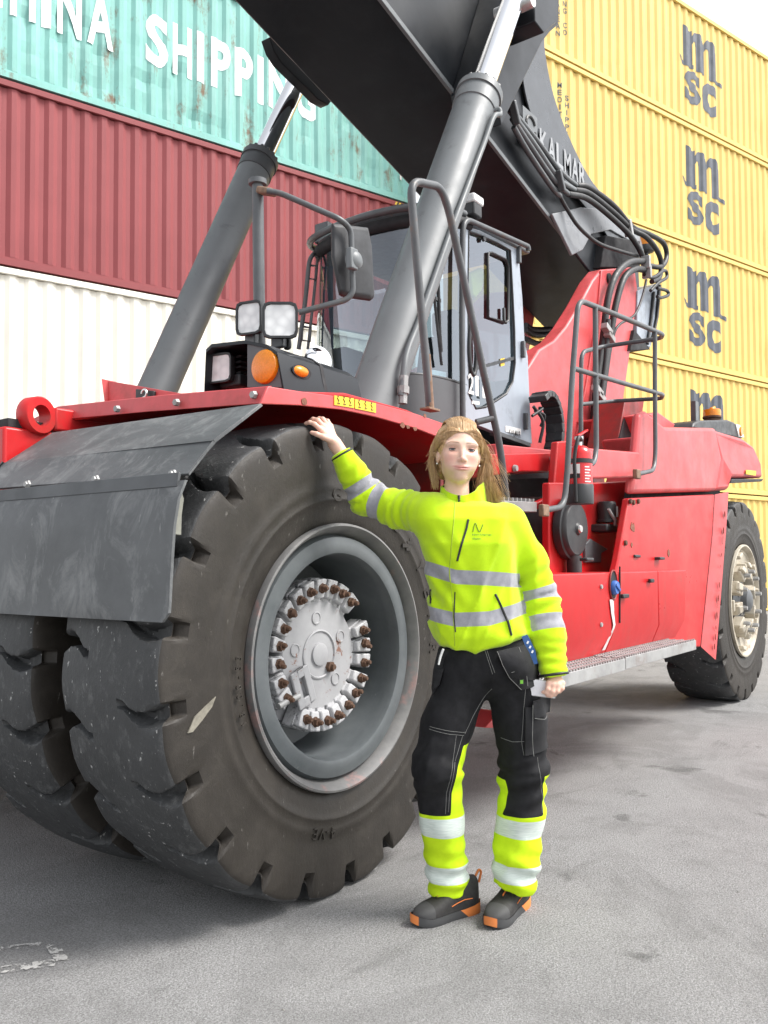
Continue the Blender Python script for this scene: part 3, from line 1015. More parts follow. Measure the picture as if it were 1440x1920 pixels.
tn = MB()
tn.prism([(1.736, 2.030, 1.489), (1.750, 2.030, 1.457), (1.742, 2.030, 1.409), (1.740, 2.030, 1.347), (1.704, 2.030, 1.348), (1.711, 2.030, 1.415)], (0.02, .03, 0))
tn.build('torn_edge', 'torn_sheet', RST, bevel=0.002)

# dark wheel well and chassis
ch = MB()
ch.span((1.75, 3.75, 0.75), (9.3, 4.65, 1.75))
ch.build('chassis_frame', 'red_dark', RST, bevel=0.01)
ch = MB()
ch.prism([(3.62, 2.30, 1.86), (3.62, 3.75, 1.86), (3.62, 3.75, 0.75), (3.62, 2.30, 0.95)], (0.03, 0, 0))
ch.build('wheel_arch', 'red_dark', RST, bevel=0.004)
ch = MB()
ch.span((2.2, 3.40, 1.0), (3.62, 3.44, 1.90))
ch.build('inner_arch', 'dark_inside', RST)
# front cross beam with the towing eye (seen beyond the fender on the far left)
cb = MB()
cb.span((1.90, 3.29, 1.30), (2.15, 6.6, 1.822))
cb.build('front_beam', 'red_paint', RST, bevel=0.012)
cb = MB()
cb.span((1.93, 3.31, 1.824), (2.12, 6.6, 1.86))
cb.build('beam_cap', 'dark_inside', RST)
ey = Vector((2.050, 3.303, 1.883))
er = MB()
er.lathe([(.044, -.035), (.074, -.035), (.080, -.027), (.080, .027), (.074, .035), (.044, .035), (.044, -.035)], (0, 0, 0), 'Y', 28, M=Matrix.Rotation(R_(8), 3, 'Z'), caps=False)
er.v = [tuple(Vector(p) + ey) for p in er.v]
er.build('towing_eye', 'red_paint', RST, smooth=40)
eb = MB()
eb.span((ey.x + .07, ey.y - .03, ey.z - .055), (ey.x + .45, ey.y + .03, ey.z + .045))
eb.build('eye_lug', 'red_paint', RST, bevel=0.01)
# upright red plate behind the fender with a small black holder
pb = MB()
pb.prism([(2.600, 3.598, 2.165), (2.600, 2.993, 2.021), (2.600, 2.993, 1.961), (2.600, 3.596, 2.027)], (0.012, 0, 0))
pb.prism([(2.580, 3.600, 2.169), (2.600, 3.572, 2.161), (2.600, 3.571, 2.024), (2.580, 3.568, 2.021)], (0.05, 0, 0))
pb.build('upright_plate', 'red_faded', RST, bevel=0.004)
hk = MB()
hk.prism([(2.585, 3.343, 2.088), (2.585, 3.211, 2.062), (2.585, 3.211, 2.015), (2.585, 3.343, 2.038)], (0.014, 0, 0))
ho = hk.build('plate_holder', 'black_plastic', RST, bevel=0.003)
c0 = Vector((2.575, 3.260, 2.054))
MB().tube([c0 + Vector((-.004, .018 * math.cos(a), .018 * math.sin(a))) for a in [k * 0.5 for k in range(11)]], 0.006, 6).build('hook', 'steel', ho, smooth=60)

# rust chips on the skirt edge, hazard stickers
for (x0, x1, ya, yb) in ((627, 664, 741, 763), (666, 705, 748, 773)):
    s_ = MB()
    s_.prism([(2.547, 2.096, 1.903), (2.669, 2.096, 1.909), (2.669, 2.096, 1.871), (2.547, 2.096, 1.866)] if x0 == 627 else [(2.676, 2.096, 1.908), (2.813, 2.096, 1.911), (2.813, 2.096, 1.872), (2.676, 2.096, 1.870)], (0, .003, 0))
    so = s_.build('warning_sticker', 'sticker_yellow', RST)
    for k in range(3):
        fx = 0.18 + 0.3 * k
        pts = [Vector(v) for v in s_.v[:4]]
        c_ = pts[0].lerp(pts[1], fx).lerp(pts[3].lerp(pts[2], fx), 0.5)
        g_ = MB()
        g_.tube([c_ + Vector((-.006, -.001, .010)), c_ + Vector((.004, -.001, .0)), c_ + Vector((-.004, -.001, -.012)), c_ + Vector((.010, -.001, -.010))], 0.002, 4)
        g_.lathe([(0, -.002), (.004, -.001), (.004, 0)], c_ + Vector((.0, 0, .016)), 'Y', 8)
        g_.build('pictogram', 'hazard_black', so)
paint('rust_patch', (0.20, 0.08, 0.05), 0.85, var=0.4, vscale=60)
for p, w in (((2.376, 2.097, 1.855), .02), ((3.004, 2.097, 1.846), .018), ((3.101, 2.097, 1.842), .016), ((3.177, 2.097, 1.910), .012), ((3.044, 2.097, 1.844), .013)):
    b = MB()
    b.prism([Vector(p) + Vector((w * (0.7 + 0.5 * rng.rand()) * math.cos(a), 0, w * 0.7 * (0.7 + 0.5 * rng.rand()) * math.sin(a))) for a in [k * math.pi / 4.5 for k in range(9)]], (0, 0.002, 0))
    b.build('rust_spot', 'rust_patch', RST)

# ------------------------------------------------------------------ lift cylinders
def cylinder(base, coll, rodtop, rad, rrod, near):
    base, coll, rodtop = Vector(base), Vector(coll), Vector(rodtop)
    ax = (coll - base).normalized()
    e = pivot('lift_cylinder', RST)
    b0 = base - ax * 0.75
    MB().tube([b0, coll - ax * 0.16, coll - ax * 0.155, coll - ax * 0.15], [rad, rad, rad, rad * 1.0], 40).build('barrel', 'cyl_grey', e, smooth=50)
    c = MB()
    c.tube([coll - ax * 0.17, coll - ax * 0.165, coll - ax * 0.05, coll - ax * 0.04, coll - ax * 0.038, coll + ax * 0.02, coll + ax * 0.025], [rad, rad * 1.05, rad * 1.05, rad * 1.04, rad * 1.12, rad * 1.12, rad * 0.9], 40)
    co = c.build('collar', 'cyl_grey' if near else 'collar_grey', e, smooth=40)
    u = ax.cross(Vector((0, 1, 0))).normalized()
    w = ax.cross(u)
    for k in range(16):
        a = 2 * math.pi * k / 16
        p = coll + (u * math.cos(a) + w * math.sin(a)) * rad * 0.98
        MB().tube([p + ax * 0.015, p + ax * 0.045], 0.016, 6).build('collar_bolt', 'collar_grey', co)
    MB().tube([coll - ax * 0.1, rodtop + ax * 0.9], rrod, 32).build('rod', 'chrome', e, smooth=50)
    return e, ax, u, w
CN, axn, un, wn_ = cylinder((4.094, 3.050, 2.259), (5.355, 3.050, 4.623), (5.900, 3.050, 5.581), 0.153, 0.088, True)
CF, axf, uf, wf_ = cylinder((4.369, 5.350, 2.661), (5.467, 5.350, 4.839), (6.009, 5.350, 5.822), 0.148, 0.092, False)
# hydraulic pipe on the near barrel
pp = spline([(4.082, 2.860, 2.228), (4.116, 2.860, 2.396), (4.171, 2.870, 2.518), (4.330, 2.880, 2.763), (4.709, 2.880, 3.441), (5.101, 2.880, 4.102), (5.238, 2.870, 4.360), (5.331, 2.870, 4.419), (5.335, 2.880, 4.462), (5.306, 2.920, 4.451)], 6)
MB().tube(pp, 0.019, 10).build('hydraulic_pipe', 'cyl_grey', CN, smooth=60)
ft = MB()
for a, b, r in ((722, 728, .028), (730, 738, .034), (740, 752, .026)):
    pass
fp, fq = Vector((4.098, 2.860, 2.184)), Vector((4.110, 2.860, 2.348))
d_ = fq - fp
ft.tube([fp, fp + d_ * .35, fp + d_ * .36, fp + d_ * .62, fp + d_ * .63, fq], [.026, .026, .036, .036, .028, .028], 8)
ft.build('pipe_fitting', 'galvanised', CN, smooth=30)

# ------------------------------------------------------------------ boom
def bz(x):
    return 5.355 - 0.257 * (x - 5.02)
YB0, YB1 = 3.65, 4.65
bm_ = pivot('boom', RST)
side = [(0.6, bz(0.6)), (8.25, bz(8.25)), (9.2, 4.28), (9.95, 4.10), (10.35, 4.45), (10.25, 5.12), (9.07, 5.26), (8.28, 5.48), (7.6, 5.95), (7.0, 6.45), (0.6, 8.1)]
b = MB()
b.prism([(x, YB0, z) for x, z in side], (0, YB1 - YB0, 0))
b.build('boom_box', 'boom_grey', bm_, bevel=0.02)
# bottom flange edges (light line along the lower near edge)
fl_ = MB()
fl_.prism([(0.6, YB0 - 0.02, bz(0.6) - 0.015), (8.22, YB0 - 0.02, bz(8.22) - 0.015), (8.22, YB0 - 0.02, bz(8.22) + 0.03), (0.6, YB0 - 0.02, bz(0.6) + 0.03)], (0, 0.03, 0))
fl_.build('lower_flange', 'cyl_grey', bm_, bevel=0.004)
# curved cheek plate on the side of the boom
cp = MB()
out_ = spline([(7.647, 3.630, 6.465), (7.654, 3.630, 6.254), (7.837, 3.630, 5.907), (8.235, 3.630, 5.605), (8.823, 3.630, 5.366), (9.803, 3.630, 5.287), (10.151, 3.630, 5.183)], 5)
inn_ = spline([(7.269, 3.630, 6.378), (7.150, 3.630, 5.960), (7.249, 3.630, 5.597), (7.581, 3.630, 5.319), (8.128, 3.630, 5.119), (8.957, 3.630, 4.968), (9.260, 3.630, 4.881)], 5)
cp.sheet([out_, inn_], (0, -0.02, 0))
cp.build('cheek_plate', 'boom_side_lit', bm_, bevel=0.004)
# cylinder bracket: two fins and a cap standing out from the boom side
for sy, cyl_y in ((-1, 3.05),):
    f0 = (lambda p: Vector((p[0], p[1] if sy < 0 else 8.3 - p[1], p[2])))
    k = MB()
    q = [f0(p) for p in ((6.520, 3.250, 6.359), (7.221, 3.250, 6.659), (7.172, 3.250, 6.153), (6.989, 3.250, 5.992), (6.823, 3.250, 5.813), (6.062, 3.250, 4.761), (5.937, 3.250, 5.075))]
    k.prism(q, (0, 0.40 * -sy, 0))
    k.build('cylinder_bracket', 'boom_grey', bm_, bevel=0.01)
    k = MB()
    q = [f0(p) for p in ((6.056, 2.950, 5.924), (6.511, 2.950, 6.091), (6.479, 2.950, 5.704), (6.234, 2.950, 5.491), (6.073, 2.950, 5.505))]
    k.prism(q, (0, 0.30 * -sy, 0))
    k.build('bracket_cap', 'boom_grey', bm_, bevel=0.01)
    pc = f0((5.962, 2.930, 5.600))
    MB().lathe([(0, -.02), (.05, -.02), (.055, 0), (.055, .3)], pc, 'Y', 20).build('pin', 'steel', bm_, smooth=40)
# far bracket seen past the lower far edge of the boom
k = MB()
k.prism([(5.329, 5.100, 5.803), (5.389, 5.100, 5.852), (5.566, 5.100, 5.795), (5.852, 5.100, 5.715), (6.195, 5.100, 5.642), (6.124, 5.100, 5.550), (5.970, 5.100, 5.539), (5.873, 5.100, 5.566), (5.678, 5.100, 5.606), (5.483, 5.100, 5.650), (5.388, 5.100, 5.709)], (0, 0.10, 0))
k.build('far_lug', 'boom_grey', bm_, bevel=0.006)
# rear end of the boom: folded grey skirt and dark pivot
k = MB()
k.prism([(7.720, 3.620, 4.668), (8.187, 3.620, 4.389), (8.459, 3.620, 4.524), (8.692, 3.620, 4.765), (9.239, 3.620, 4.982), (9.904, 3.620, 5.041), (10.356, 3.620, 5.024), (10.179, 3.620, 5.209), (9.409, 3.620, 5.263), (8.433, 3.620, 4.969)], (0, -0.03, 0))
k.build('pivot_cheek', 'cheek_grey_lit', bm_, bevel=0.008)
k = MB()
k.prism([(9.025, 3.660, 4.847), (10.104, 3.660, 5.110), (10.089, 3.660, 4.780), (8.863, 3.660, 4.444)], (0, -0.10, 0))
k.build('pivot_housing', 'dark_inside', bm_, bevel=0.01)
# brand lettering painted along the boom side
ta, tb = Vector((7.493, 3.600, 5.203)), Vector((8.603, 3.600, 5.217))
tdir = (tb - ta).normalized()
def on_boom(x, z_, y_=3.600):
    nrm = Vector((-tdir.z, 0, tdir.x))
    if nrm.z < 0:
        nrm = -nrm
    p = ta + tdir * x + nrm * z_
    return (p.x, y_, p.z)
paint('boom_letter', (0.30, 0.31, 0.32), 0.5, var=0.15, vscale=8)
wlen = (tb - ta).length
adv = wlen / 6.0
for i, ch_ in enumerate('KALMAR'):
    me = fit_text(ch_, adv * i, adv * (i + 0.86), 0.0, 0.235, 0.02)
    me = place_mesh(me, lambda co: np.array([on_boom(x, z) for x, z, _ in co]))
    link('letter', me, 'boom_letter', bm_)
lp = Vector(on_boom(-0.26, 0.10, 3.598))
em = MB()
em.prism([on_boom(-0.36, -0.04), on_boom(-0.06, -0.04), on_boom(-0.06, 0.30), on_boom(-0.36, 0.30)], (0, -0.003, 0))
emo = em.build('emblem_plate', 'cyl_grey', bm_)
sw = MB()
sw.tube([on_boom(-0.21 + 0.09 * math.cos(a), 0.17 + 0.08 * math.sin(a), 3.594) for a in np.linspace(0.3, 5.0, 14)], 0.014, 6)
sw.tube([on_boom(-0.18, 0.08, 3.594), on_boom(-0.14, 0.0, 3.594), on_boom(-0.12, 0.13, 3.594)], 0.016, 6)
sw.build('emblem', 'hazard_black', emo)
# hydraulic pipes clipped along the boom side, then hoses over the rear end
for i, (a, b2) in enumerate((((955, 203), (1050, 325)), ((962, 216), (1046, 338)), ((968, 232), (1042, 345)), ((975, 252), (1040, 352)))):
    pass
pipes = [[(6.745, 3.550, 5.323), (7.279, 3.550, 5.238), (7.852, 3.550, 5.123), (8.237, 3.550, 5.120)],
         [(6.765, 3.540, 5.270), (7.224, 3.540, 5.162), (7.753, 3.540, 5.020), (8.159, 3.540, 5.045)],
         [(6.804, 3.540, 5.219), (7.168, 3.540, 5.105), (7.679, 3.540, 4.962), (8.000, 3.540, 4.946)],
         [(6.852, 3.550, 5.164), (7.132, 3.550, 5.044), (7.626, 3.550, 4.893), (7.819, 3.550, 4.865)]]
for i, p in enumerate(pipes):
    MB().tube(spline(p, 4), 0.026 if i else 0.022, 10).build('boom_pipe', 'cyl_grey' if i < 2 else 'tube_grey', bm_, smooth=60)
for p, q in (((6.690, 3.500, 5.288), (6.870, 3.500, 5.205)), ((7.594, 3.500, 4.983), (7.836, 3.500, 4.954))):
    c_ = (Vector(p) + Vector(q)) / 2
    b = MB()
    b.box(c_, (0.05, 0.07, 0.20), Matrix.Rotation(R_(-30), 3, 'Y'))
    b.build('pipe_clip', 'tube_grey', bm_, bevel=0.01)
hoses = [[(8.237, 3.550, 5.120), (8.435, 3.500, 5.154), (8.970, 3.450, 5.135), (9.394, 3.400, 5.021), (9.774, 3.350, 5.047), (10.144, 3.300, 5.041), (10.273, 3.300, 4.918), (10.071, 3.300, 4.733), (9.756, 3.350, 4.668)],
         [(8.159, 3.540, 5.045), (8.433, 3.500, 5.091), (8.967, 3.450, 5.057), (9.393, 3.400, 4.990), (9.630, 3.320, 4.953), (9.929, 3.300, 4.882), (10.073, 3.300, 4.765), (9.989, 3.300, 4.583), (9.727, 3.300, 4.464)],
         [(8.000, 3.540, 4.946), (8.361, 3.500, 5.016), (8.812, 3.450, 4.983), (9.306, 3.400, 4.903), (9.498, 3.350, 4.767), (9.633, 3.350, 4.683)],
         [(7.819, 3.550, 4.865), (7.967, 3.550, 4.797), (8.147, 3.500, 4.652), (8.506, 3.450, 4.584), (8.975, 3.400, 4.626), (9.550, 3.400, 4.732)],
         [(9.482, 3.300, 4.479), (9.725, 3.280, 4.509), (10.124, 3.280, 4.698), (10.197, 3.280, 4.635), (9.906, 3.280, 4.495), (9.685, 3.300, 4.349)],
         [(9.847, 3.280, 4.417), (10.189, 3.280, 4.472), (10.245, 3.280, 4.435), (9.991, 3.280, 4.340), (9.842, 3.280, 4.316)]]
for i, p in enumerate(hoses):
    MB().tube(spline(p, 6), 0.030 if i < 3 else 0.020, 10).build('hose', 'hose_rubber', bm_, smooth=60)
b = MB()
b.box((9.331, 3.420, 4.988), (0.06, 0.09, 0.18), Matrix.Rotation(R_(-25), 3, 'Y'))
b.build('pipe_clip', 'galvanised', bm_, bevel=0.008)
# orange beacon on the boom end
bc = Vector((10.418, 3.600, 5.144))
MB().lathe([(.03, -.16), (.03, -.09), (.095, -.07), (.105, -.03), (.10, .0)], bc, 'Z', 24).build('beacon_base', 'black_plastic', bm_, smooth=40)
MB().lathe([(.095, .0), (.093, .07), (.075, .11), (.0, .125)], bc, 'Z', 24).build('beacon_lens', 'amber', bm_, smooth=40)

# ------------------------------------------------------------------ rear tower carrying the boom pivot
tw = pivot('boom_tower', RST)
outl = [(6.823, 3.420, 2.961), (7.059, 3.420, 3.173), (7.375, 3.420, 3.320), (7.640, 3.420, 3.508), (7.974, 3.420, 3.805), (8.305, 3.420, 4.132), (8.536, 3.420, 4.305), (9.514, 3.420, 4.604), (9.605, 3.420, 4.351), (9.487, 3.420, 3.986), (9.336, 3.420, 3.593), (9.084, 3.420, 2.959), (8.935, 3.420, 2.363), (8.072, 3.420, 2.069), (6.798, 3.420, 1.974)]
for y_ in (3.42, 4.70):
    b = MB()
    b.prism([(p[0], y_, p[2]) for p in outl], (0, 0.16, 0))
    b.build('tower_plate', 'red_faded', tw, bevel=0.02)
rib = MB()
rib.prism([(8.486, 3.400, 4.276), (8.632, 3.400, 4.327), (8.739, 3.400, 4.042), (8.293, 3.400, 2.842), (7.921, 3.400, 2.057), (7.598, 3.400, 2.033), (8.057, 3.400, 3.021), (8.385, 3.400, 3.845)], (0, 0.03, 0))
rib.build('tower_rib', 'red_faded', tw, bevel=0.008)
MB().lathe([(.03, -.02), (.055, -.02), (.06, 0), (.03, .0)], (8.672, 3.400, 4.236), 'Y', 20).build('lifting_hole', 'dark_inside', tw, smooth=40)
b = MB()
b.span((7.4, 3.56, 1.7), (8.9, 4.70, 2.6))
b.build('tower_core', 'red_dark', tw, bevel=0.02)
# hoses down the tower
for p, r in (([(9.489, 3.300, 4.632), (9.019, 3.300, 4.488), (8.625, 3.300, 4.248), (8.446, 3.320, 3.955), (8.337, 3.340, 3.495), (8.161, 3.350, 2.924), (8.044, 3.360, 2.327)], .036),
             ([(9.519, 3.300, 4.543), (9.179, 3.300, 4.456), (8.853, 3.300, 4.270), (8.665, 3.320, 3.953), (8.523, 3.340, 3.533), (8.299, 3.350, 2.946), (8.178, 3.360, 2.340)], .036),
             ([(9.491, 3.280, 4.417), (9.361, 3.280, 4.203), (9.101, 3.280, 3.934), (8.678, 3.300, 3.727), (8.545, 3.320, 3.534), (8.380, 3.330, 3.065), (8.187, 3.340, 2.446)], .014),
             ([(8.386, 3.300, 3.718), (8.299, 3.300, 3.264), (8.144, 3.300, 2.809), (7.925, 3.300, 2.258)], .03)):
    MB().tube(spline(p, 6), r, 10).build('hose', 'hose_rubber', tw, smooth=60)
for p in ((8.303, 3.280, 3.598), (8.372, 3.280, 3.536), (8.032, 3.280, 2.933), (8.097, 3.280, 2.880)):
    MB().box(p, (0.16, 0.07, 0.06), Matrix.Rotation(R_(20), 3, 'Y')).build('hose_clamp', 'galvanised', tw, bevel=0.006)
for p in ((9.483, 3.280, 4.614), (9.513, 3.280, 4.513)):
    MB().box(p, (0.05, 0.10, 0.14)).build('hose_clamp', 'galvanised', tw, bevel=0.006)
# grey hanging box at the back of the tower
b = MB()
b.prism([(9.549, 3.400, 4.333), (10.327, 3.400, 4.628), (10.188, 3.400, 4.141), (9.946, 3.400, 3.759), (9.488, 3.400, 3.741)], (0, 0.5, 0))
b.build('valve_box', 'cab_grey', tw, bevel=0.01)
b = MB()
b.prism([(9.371, 3.380, 3.845), (9.886, 3.380, 3.725), (9.228, 3.380, 3.583)], (0, 0.45, 0))
b.build('valve_tray', 'dark_inside', tw, bevel=0.006)
for x_ in (1226, 1236):
    MB().tube([(10.031, 3.380, 4.433), (9.922, 3.380, 4.078), (9.781, 3.380, 3.766)] if x_ == 1226 else [(10.245, 3.380, 4.571), (10.129, 3.380, 4.157), (9.946, 3.380, 3.832)], 0.02, 8).build('hose', 'hose_rubber', tw, smooth=60)

# ------------------------------------------------------------------ engine hood, side panels, tool box, step
BY = 2.00
hood = pivot('engine_hood', RST)
b = MB()
hp = [(5.620, 2.000, 2.244), (5.755, 2.000, 2.281), (6.137, 2.000, 2.220), (7.416, 2.000, 2.370), (7.592, 2.000, 2.128), (7.396, 2.000, 1.839), (5.439, 2.000, 1.697), (5.548, 2.000, 1.970)]
b.prism(hp, (0, 0.06, 0))
b.build('hood_side', 'red_faded', hood, bevel=0.03, seg=3)
# flared rear fender: turns outward and falls away to the rear
T = [Vector(p) for p in ((7.416, 2.000, 2.370), (7.592, 2.000, 2.128), (7.396, 2.000, 1.839))]
U = [Vector(p) for p in ((8.173, 1.960, 2.363), (7.888, 1.940, 2.105), (7.619, 1.960, 1.861))]
W = [Vector(p) for p in ((8.565, 1.970, 2.338), (8.647, 1.940, 2.183), (8.760, 1.930, 2.050))]
b = MB()
b.prism([T[0] + Vector((0, .02, -.01)), T[1] + Vector((0, .005, 0)), T[2] + Vector((0, .01, 0)), Vector((7.675, 1.970, 1.865)), Vector((7.707, 1.950, 1.971)), W[2], W[1], W[0], U[0]], (0, 1.0, 0))
b.build('rear_fender', 'red_faded', hood, bevel=0.035, seg=3)
b = MB()
b.prism([(7.684, 1.940, 1.959), (8.736, 1.925, 2.038), (8.671, 1.930, 2.008), (7.652, 1.950, 1.921)], (0, 0.9, 0))
b.build('fender_lip', 'black_plastic', hood, bevel=0.004)
s_ = MB()
s_.prism([(8.079, 1.925, 2.069), (8.406, 1.915, 2.086), (8.382, 1.915, 2.040), (8.076, 1.925, 2.031)], (0, 0.004, 0))
s_.build('warning_sticker', 'sticker_yellow', hood)
b = MB()
b.prism([(7.839, 2.700, 2.619), (8.091, 2.700, 2.673), (8.779, 2.700, 2.601), (8.007, 2.700, 2.471)], (0, 0.8, 0))
b.build('hood_top', 'red_faded', hood, bevel=0.02)
# vent recess between tower and hood
b = MB()
b.prism([(7.892, 2.950, 2.774), (8.417, 2.950, 2.863), (8.198, 2.950, 2.309), (7.658, 2.950, 2.295)], (0, 0.3, 0))
b.build('dark_panel', 'red_dark', hood, bevel=0.008)
b = MB()
b.prism([(7.831, 2.940, 2.598), (8.200, 2.940, 2.647), (8.098, 2.940, 2.309), (7.645, 2.940, 2.293)], (0, 0.02, 0))
b.build('vent', 'dark_inside', hood)
# lamp box and beacon on the hood
b = MB()
b.prism([(8.493, 2.500, 2.547), (8.548, 2.500, 2.606), (8.709, 2.500, 2.653), (9.775, 2.500, 2.798), (10.040, 2.500, 2.803), (10.401, 2.500, 2.665), (9.033, 2.500, 2.564)], (0, 0.45, 0))
lbx = b.build('lamp_box', 'black_plastic', hood, bevel=0.02)
MB().prism([(10.044, 2.490, 2.784), (10.228, 2.490, 2.795), (10.408, 2.490, 2.677), (10.171, 2.490, 2.656)], (0, 0.06, 0)).build('lamp_face', 'sticker_white', lbx, bevel=0.004)
MB().lathe([(0, -.02), (.05, -.02), (.055, 0)], (10.223, 2.490, 2.722), 'Y', 16).build('lens', 'amber', lbx, smooth=40)
bc = Vector((9.872, 2.700, 2.867))
MB().lathe([(.085, -.10), (.085, -.03), (.10, -.02), (.10, .0)], bc, 'Z', 24).build('beacon_base', 'rust', hood, smooth=40)
MB().lathe([(.095, .0), (.095, .055), (.088, .075), (.03, .08), (.02, .10), (.0, .10)], bc, 'Z', 24).build('beacon_lens', 'amber', hood, smooth=40)
MB().box((8.893, 2.600, 2.703), (0.10, 0.05, 0.35)).build('bracket', 'tube_grey', hood, bevel=0.005)

sp = pivot('side_panel', RST)
MB().prism([(5.787, 2.120, 1.765), (7.996, 2.120, 1.937), (7.863, 2.120, 1.739), (5.721, 2.120, 1.633)], (0, 0.05, 0)).build('gap_backing', 'dark_inside', sp)
b = MB()
b.prism([(5.399, 2.000, 1.667), (7.347, 2.000, 1.810), (7.263, 2.000, 1.487), (6.883, 2.000, 0.596), (4.841, 2.000, 0.724), (5.199, 2.000, 1.271)], (0, 0.05, 0))
b.build('panel_sheet', 'red_paint', sp, bevel=0.012)
b = MB()
b.sheet([[(7.339, 1.998, 1.809), (7.256, 1.998, 1.487), (6.877, 1.998, 0.597)], [(7.563, 1.950, 1.843), (7.436, 1.945, 1.490), (7.052, 1.940, 0.485)]], (0.02, 0, 0))
b.build('panel_flange', 'red_faded', sp, bevel=0.003)
for i in range(44):
    fr = rng.rand() ** 0.7
    p = Vector((7.503, 1.940, 1.781)).lerp(Vector((7.017, 1.930, 0.510)), fr)
    w = 0.003 + 0.016 * rng.rand() ** 3
    b = MB()
    b.prism([p + Vector((w * .35 * math.cos(a) * (0.6 + .7 * rng.rand()), w * .8 * math.cos(a) * 0.4 + 0.01, 1.7 * w * math.sin(a))) + Vector((-.006, 0, 0)) for a in [k * math.pi / 4 for k in range(8)]], (.003, 0, 0))
    b.build('rust_spot', 'rust_patch', sp)
for p in ((5.402, 1.998, 1.647), (5.460, 1.998, 1.643), (5.548, 1.998, 1.655), (5.307, 1.998, 1.378), (6.557, 1.998, 0.654)):
    MB().lathe([(0, -.014), (.016, -.012), (.018, 0)], p, 'Y', 10).build('bolt', 'rust', sp, smooth=30)
for p, s in (((5.449, 1.997, 1.477), 1.0), ((5.425, 1.997, 1.366), .5), ((6.150, 1.997, 1.316), .7)):
    b = MB()
    b.prism([Vector(p) + Vector((.03 * s * math.cos(a) * (0.5 + rng.rand()), 0, .035 * s * math.sin(a) * (0.5 + rng.rand()))) for a in [k * math.pi / 4 for k in range(8)]], (0, 0.003, 0))
    b.build('rust_spot', 'rust_patch', sp)
# panel between tower foot and side panel
b = MB()
b.prism([(5.282, 2.220, 1.771), (5.977, 2.220, 1.833), (5.951, 2.220, 1.706), (5.668, 2.220, 1.145), (4.673, 2.220, 1.163), (4.689, 2.220, 1.729)], (0, 0.05, 0))
b.build('inner_panel', 'red_paint', RST, bevel=0.01)
b = MB()
b.prism([(4.750, 1.990, 1.921), (5.580, 1.990, 1.980), (5.572, 1.990, 1.814), (4.743, 1.990, 1.741)], (0, 0.04, 0))
b.build('shelf_beam', 'red_faded', RST, bevel=0.012)

# tool box with the diesel filler
tb_ = pivot('tool_box', RST)
def box_face(name, x0, x1, mat='red_paint'):
    pass
b = MB()
# cross-section: vertical face, then leaning in towards the step
xr = (4.25, 6.62)
zt, zk, zb = 1.197, 0.835, 0.642
y0b, ykb, ybb = 1.95, 1.95, 2.03
for (xa, xb) in ((3.86, 4.947), (4.957, 5.773), (5.782, 6.39)):
    b = MB()
    lean = 0.16 if xb > 6.2 else 0.0
    b.add([(xa, y0b, zt), (xb, y0b, zt), (xb - lean * .3, ykb, zk), (xa, ykb, zk), (xb - lean, ybb, zb), (xa, ybb, zb),
           (xa, 2.5, zt), (xb, 2.5, zt), (xb - lean * .3, 2.5, zk), (xa, 2.5, zk), (xb - lean, 2.5, zb), (xa, 2.5, zb)],
          [(0, 1, 2, 3), (3, 2, 4, 5), (6, 9, 8, 7), (9, 11, 10, 8), (0, 6, 7, 1), (5, 4, 10, 11), (1, 7, 8, 2), (2, 8, 10, 4), (0, 3, 9, 6), (3, 5, 11, 9)])
    b.build('box_panel', 'red_paint', tb_, bevel=0.008)
fc = Vector((4.964, 1.948, 1.121))
fr_ = MB()
fr_.prism([fc + Vector((.055 * math.cos(a), -.003, .085 * math.sin(a))) for a in [k * 2 * math.pi / 24 for k in range(24)]], (0, .002, 0))
fr_.build('filler_opening', 'dark_inside', tb_)
fr_ = MB()
fr_.tube([fc + Vector((.057 * math.cos(a), -.003, .087 * math.sin(a))) for a in [k * 2 * math.pi / 24 for k in range(25)]], 0.006, 6)
fr_.build('filler_rim', 'red_dark', tb_, smooth=60)
paint('cap_blue', (0.04, 0.13, 0.42), 0.4, var=0.15, vscale=30)
cp_ = MB()
cp_.lathe([(.0, -.03), (.036, -.03), (.042, -.02), (.042, -.004)], fc + Vector((.0, 0, -.015)), 'Y', 24)
cpo = cp_.build('fuel_cap', 'cap_blue', tb_, smooth=40)
MB().box(fc + Vector((.0, -.034, -.015)), (.07, .01, .016), Matrix.Rotation(R_(30), 3, 'Y')).build('cap_grip', 'cap_blue', cpo, bevel=0.003)
paint('spill', (0.62, 0.56, 0.55), 0.35, var=0.25, vscale=30)
sl = MB()
path = [((4.932, 1.946, 1.037), .030), ((4.945, 1.946, 0.954), .022), ((4.968, 1.946, 0.884), .016), ((4.954, 1.948, 0.859), .014), ((4.922, 1.966, 0.798), .016), ((4.891, 1.984, 0.740), .024)]
L_, R2_ = [], []
for p, w in path:
    L_.append(Vector(p) + Vector((-w, -.003, 0)))
    R2_.append(Vector(p) + Vector((w, -.003, 0)))
sl.sheet([L_, R2_], (0, .002, 0))
sl.build('spill_run', 'spill', tb_)
for p in ((4.784, 1.948, 1.116), (4.776, 1.948, 0.898)):
    MB().lathe([(0, -.008), (.012, -.008), (.014, 0)], p, 'Y', 12).build('bolt', 'galvanised', tb_, smooth=30)
for p, l in (((5.086, 1.940, 1.051), .10), ((5.560, 1.940, 1.135), .07)):
    MB().box(Vector(p) + Vector((.03, -.008, 0)), (l, .022, .026)).build('latch', 'black_plastic', tb_, bevel=0.006)
for z1, z2 in ((1062, 1078), (1086, 1110), (1130, 1150), (1158, 1168)):
    pass
MB().tube([(5.075, 1.946, 1.231), (5.061, 1.946, 0.891)], 0.006, 6).build('hinge_line', 'dark_seam', tb_)
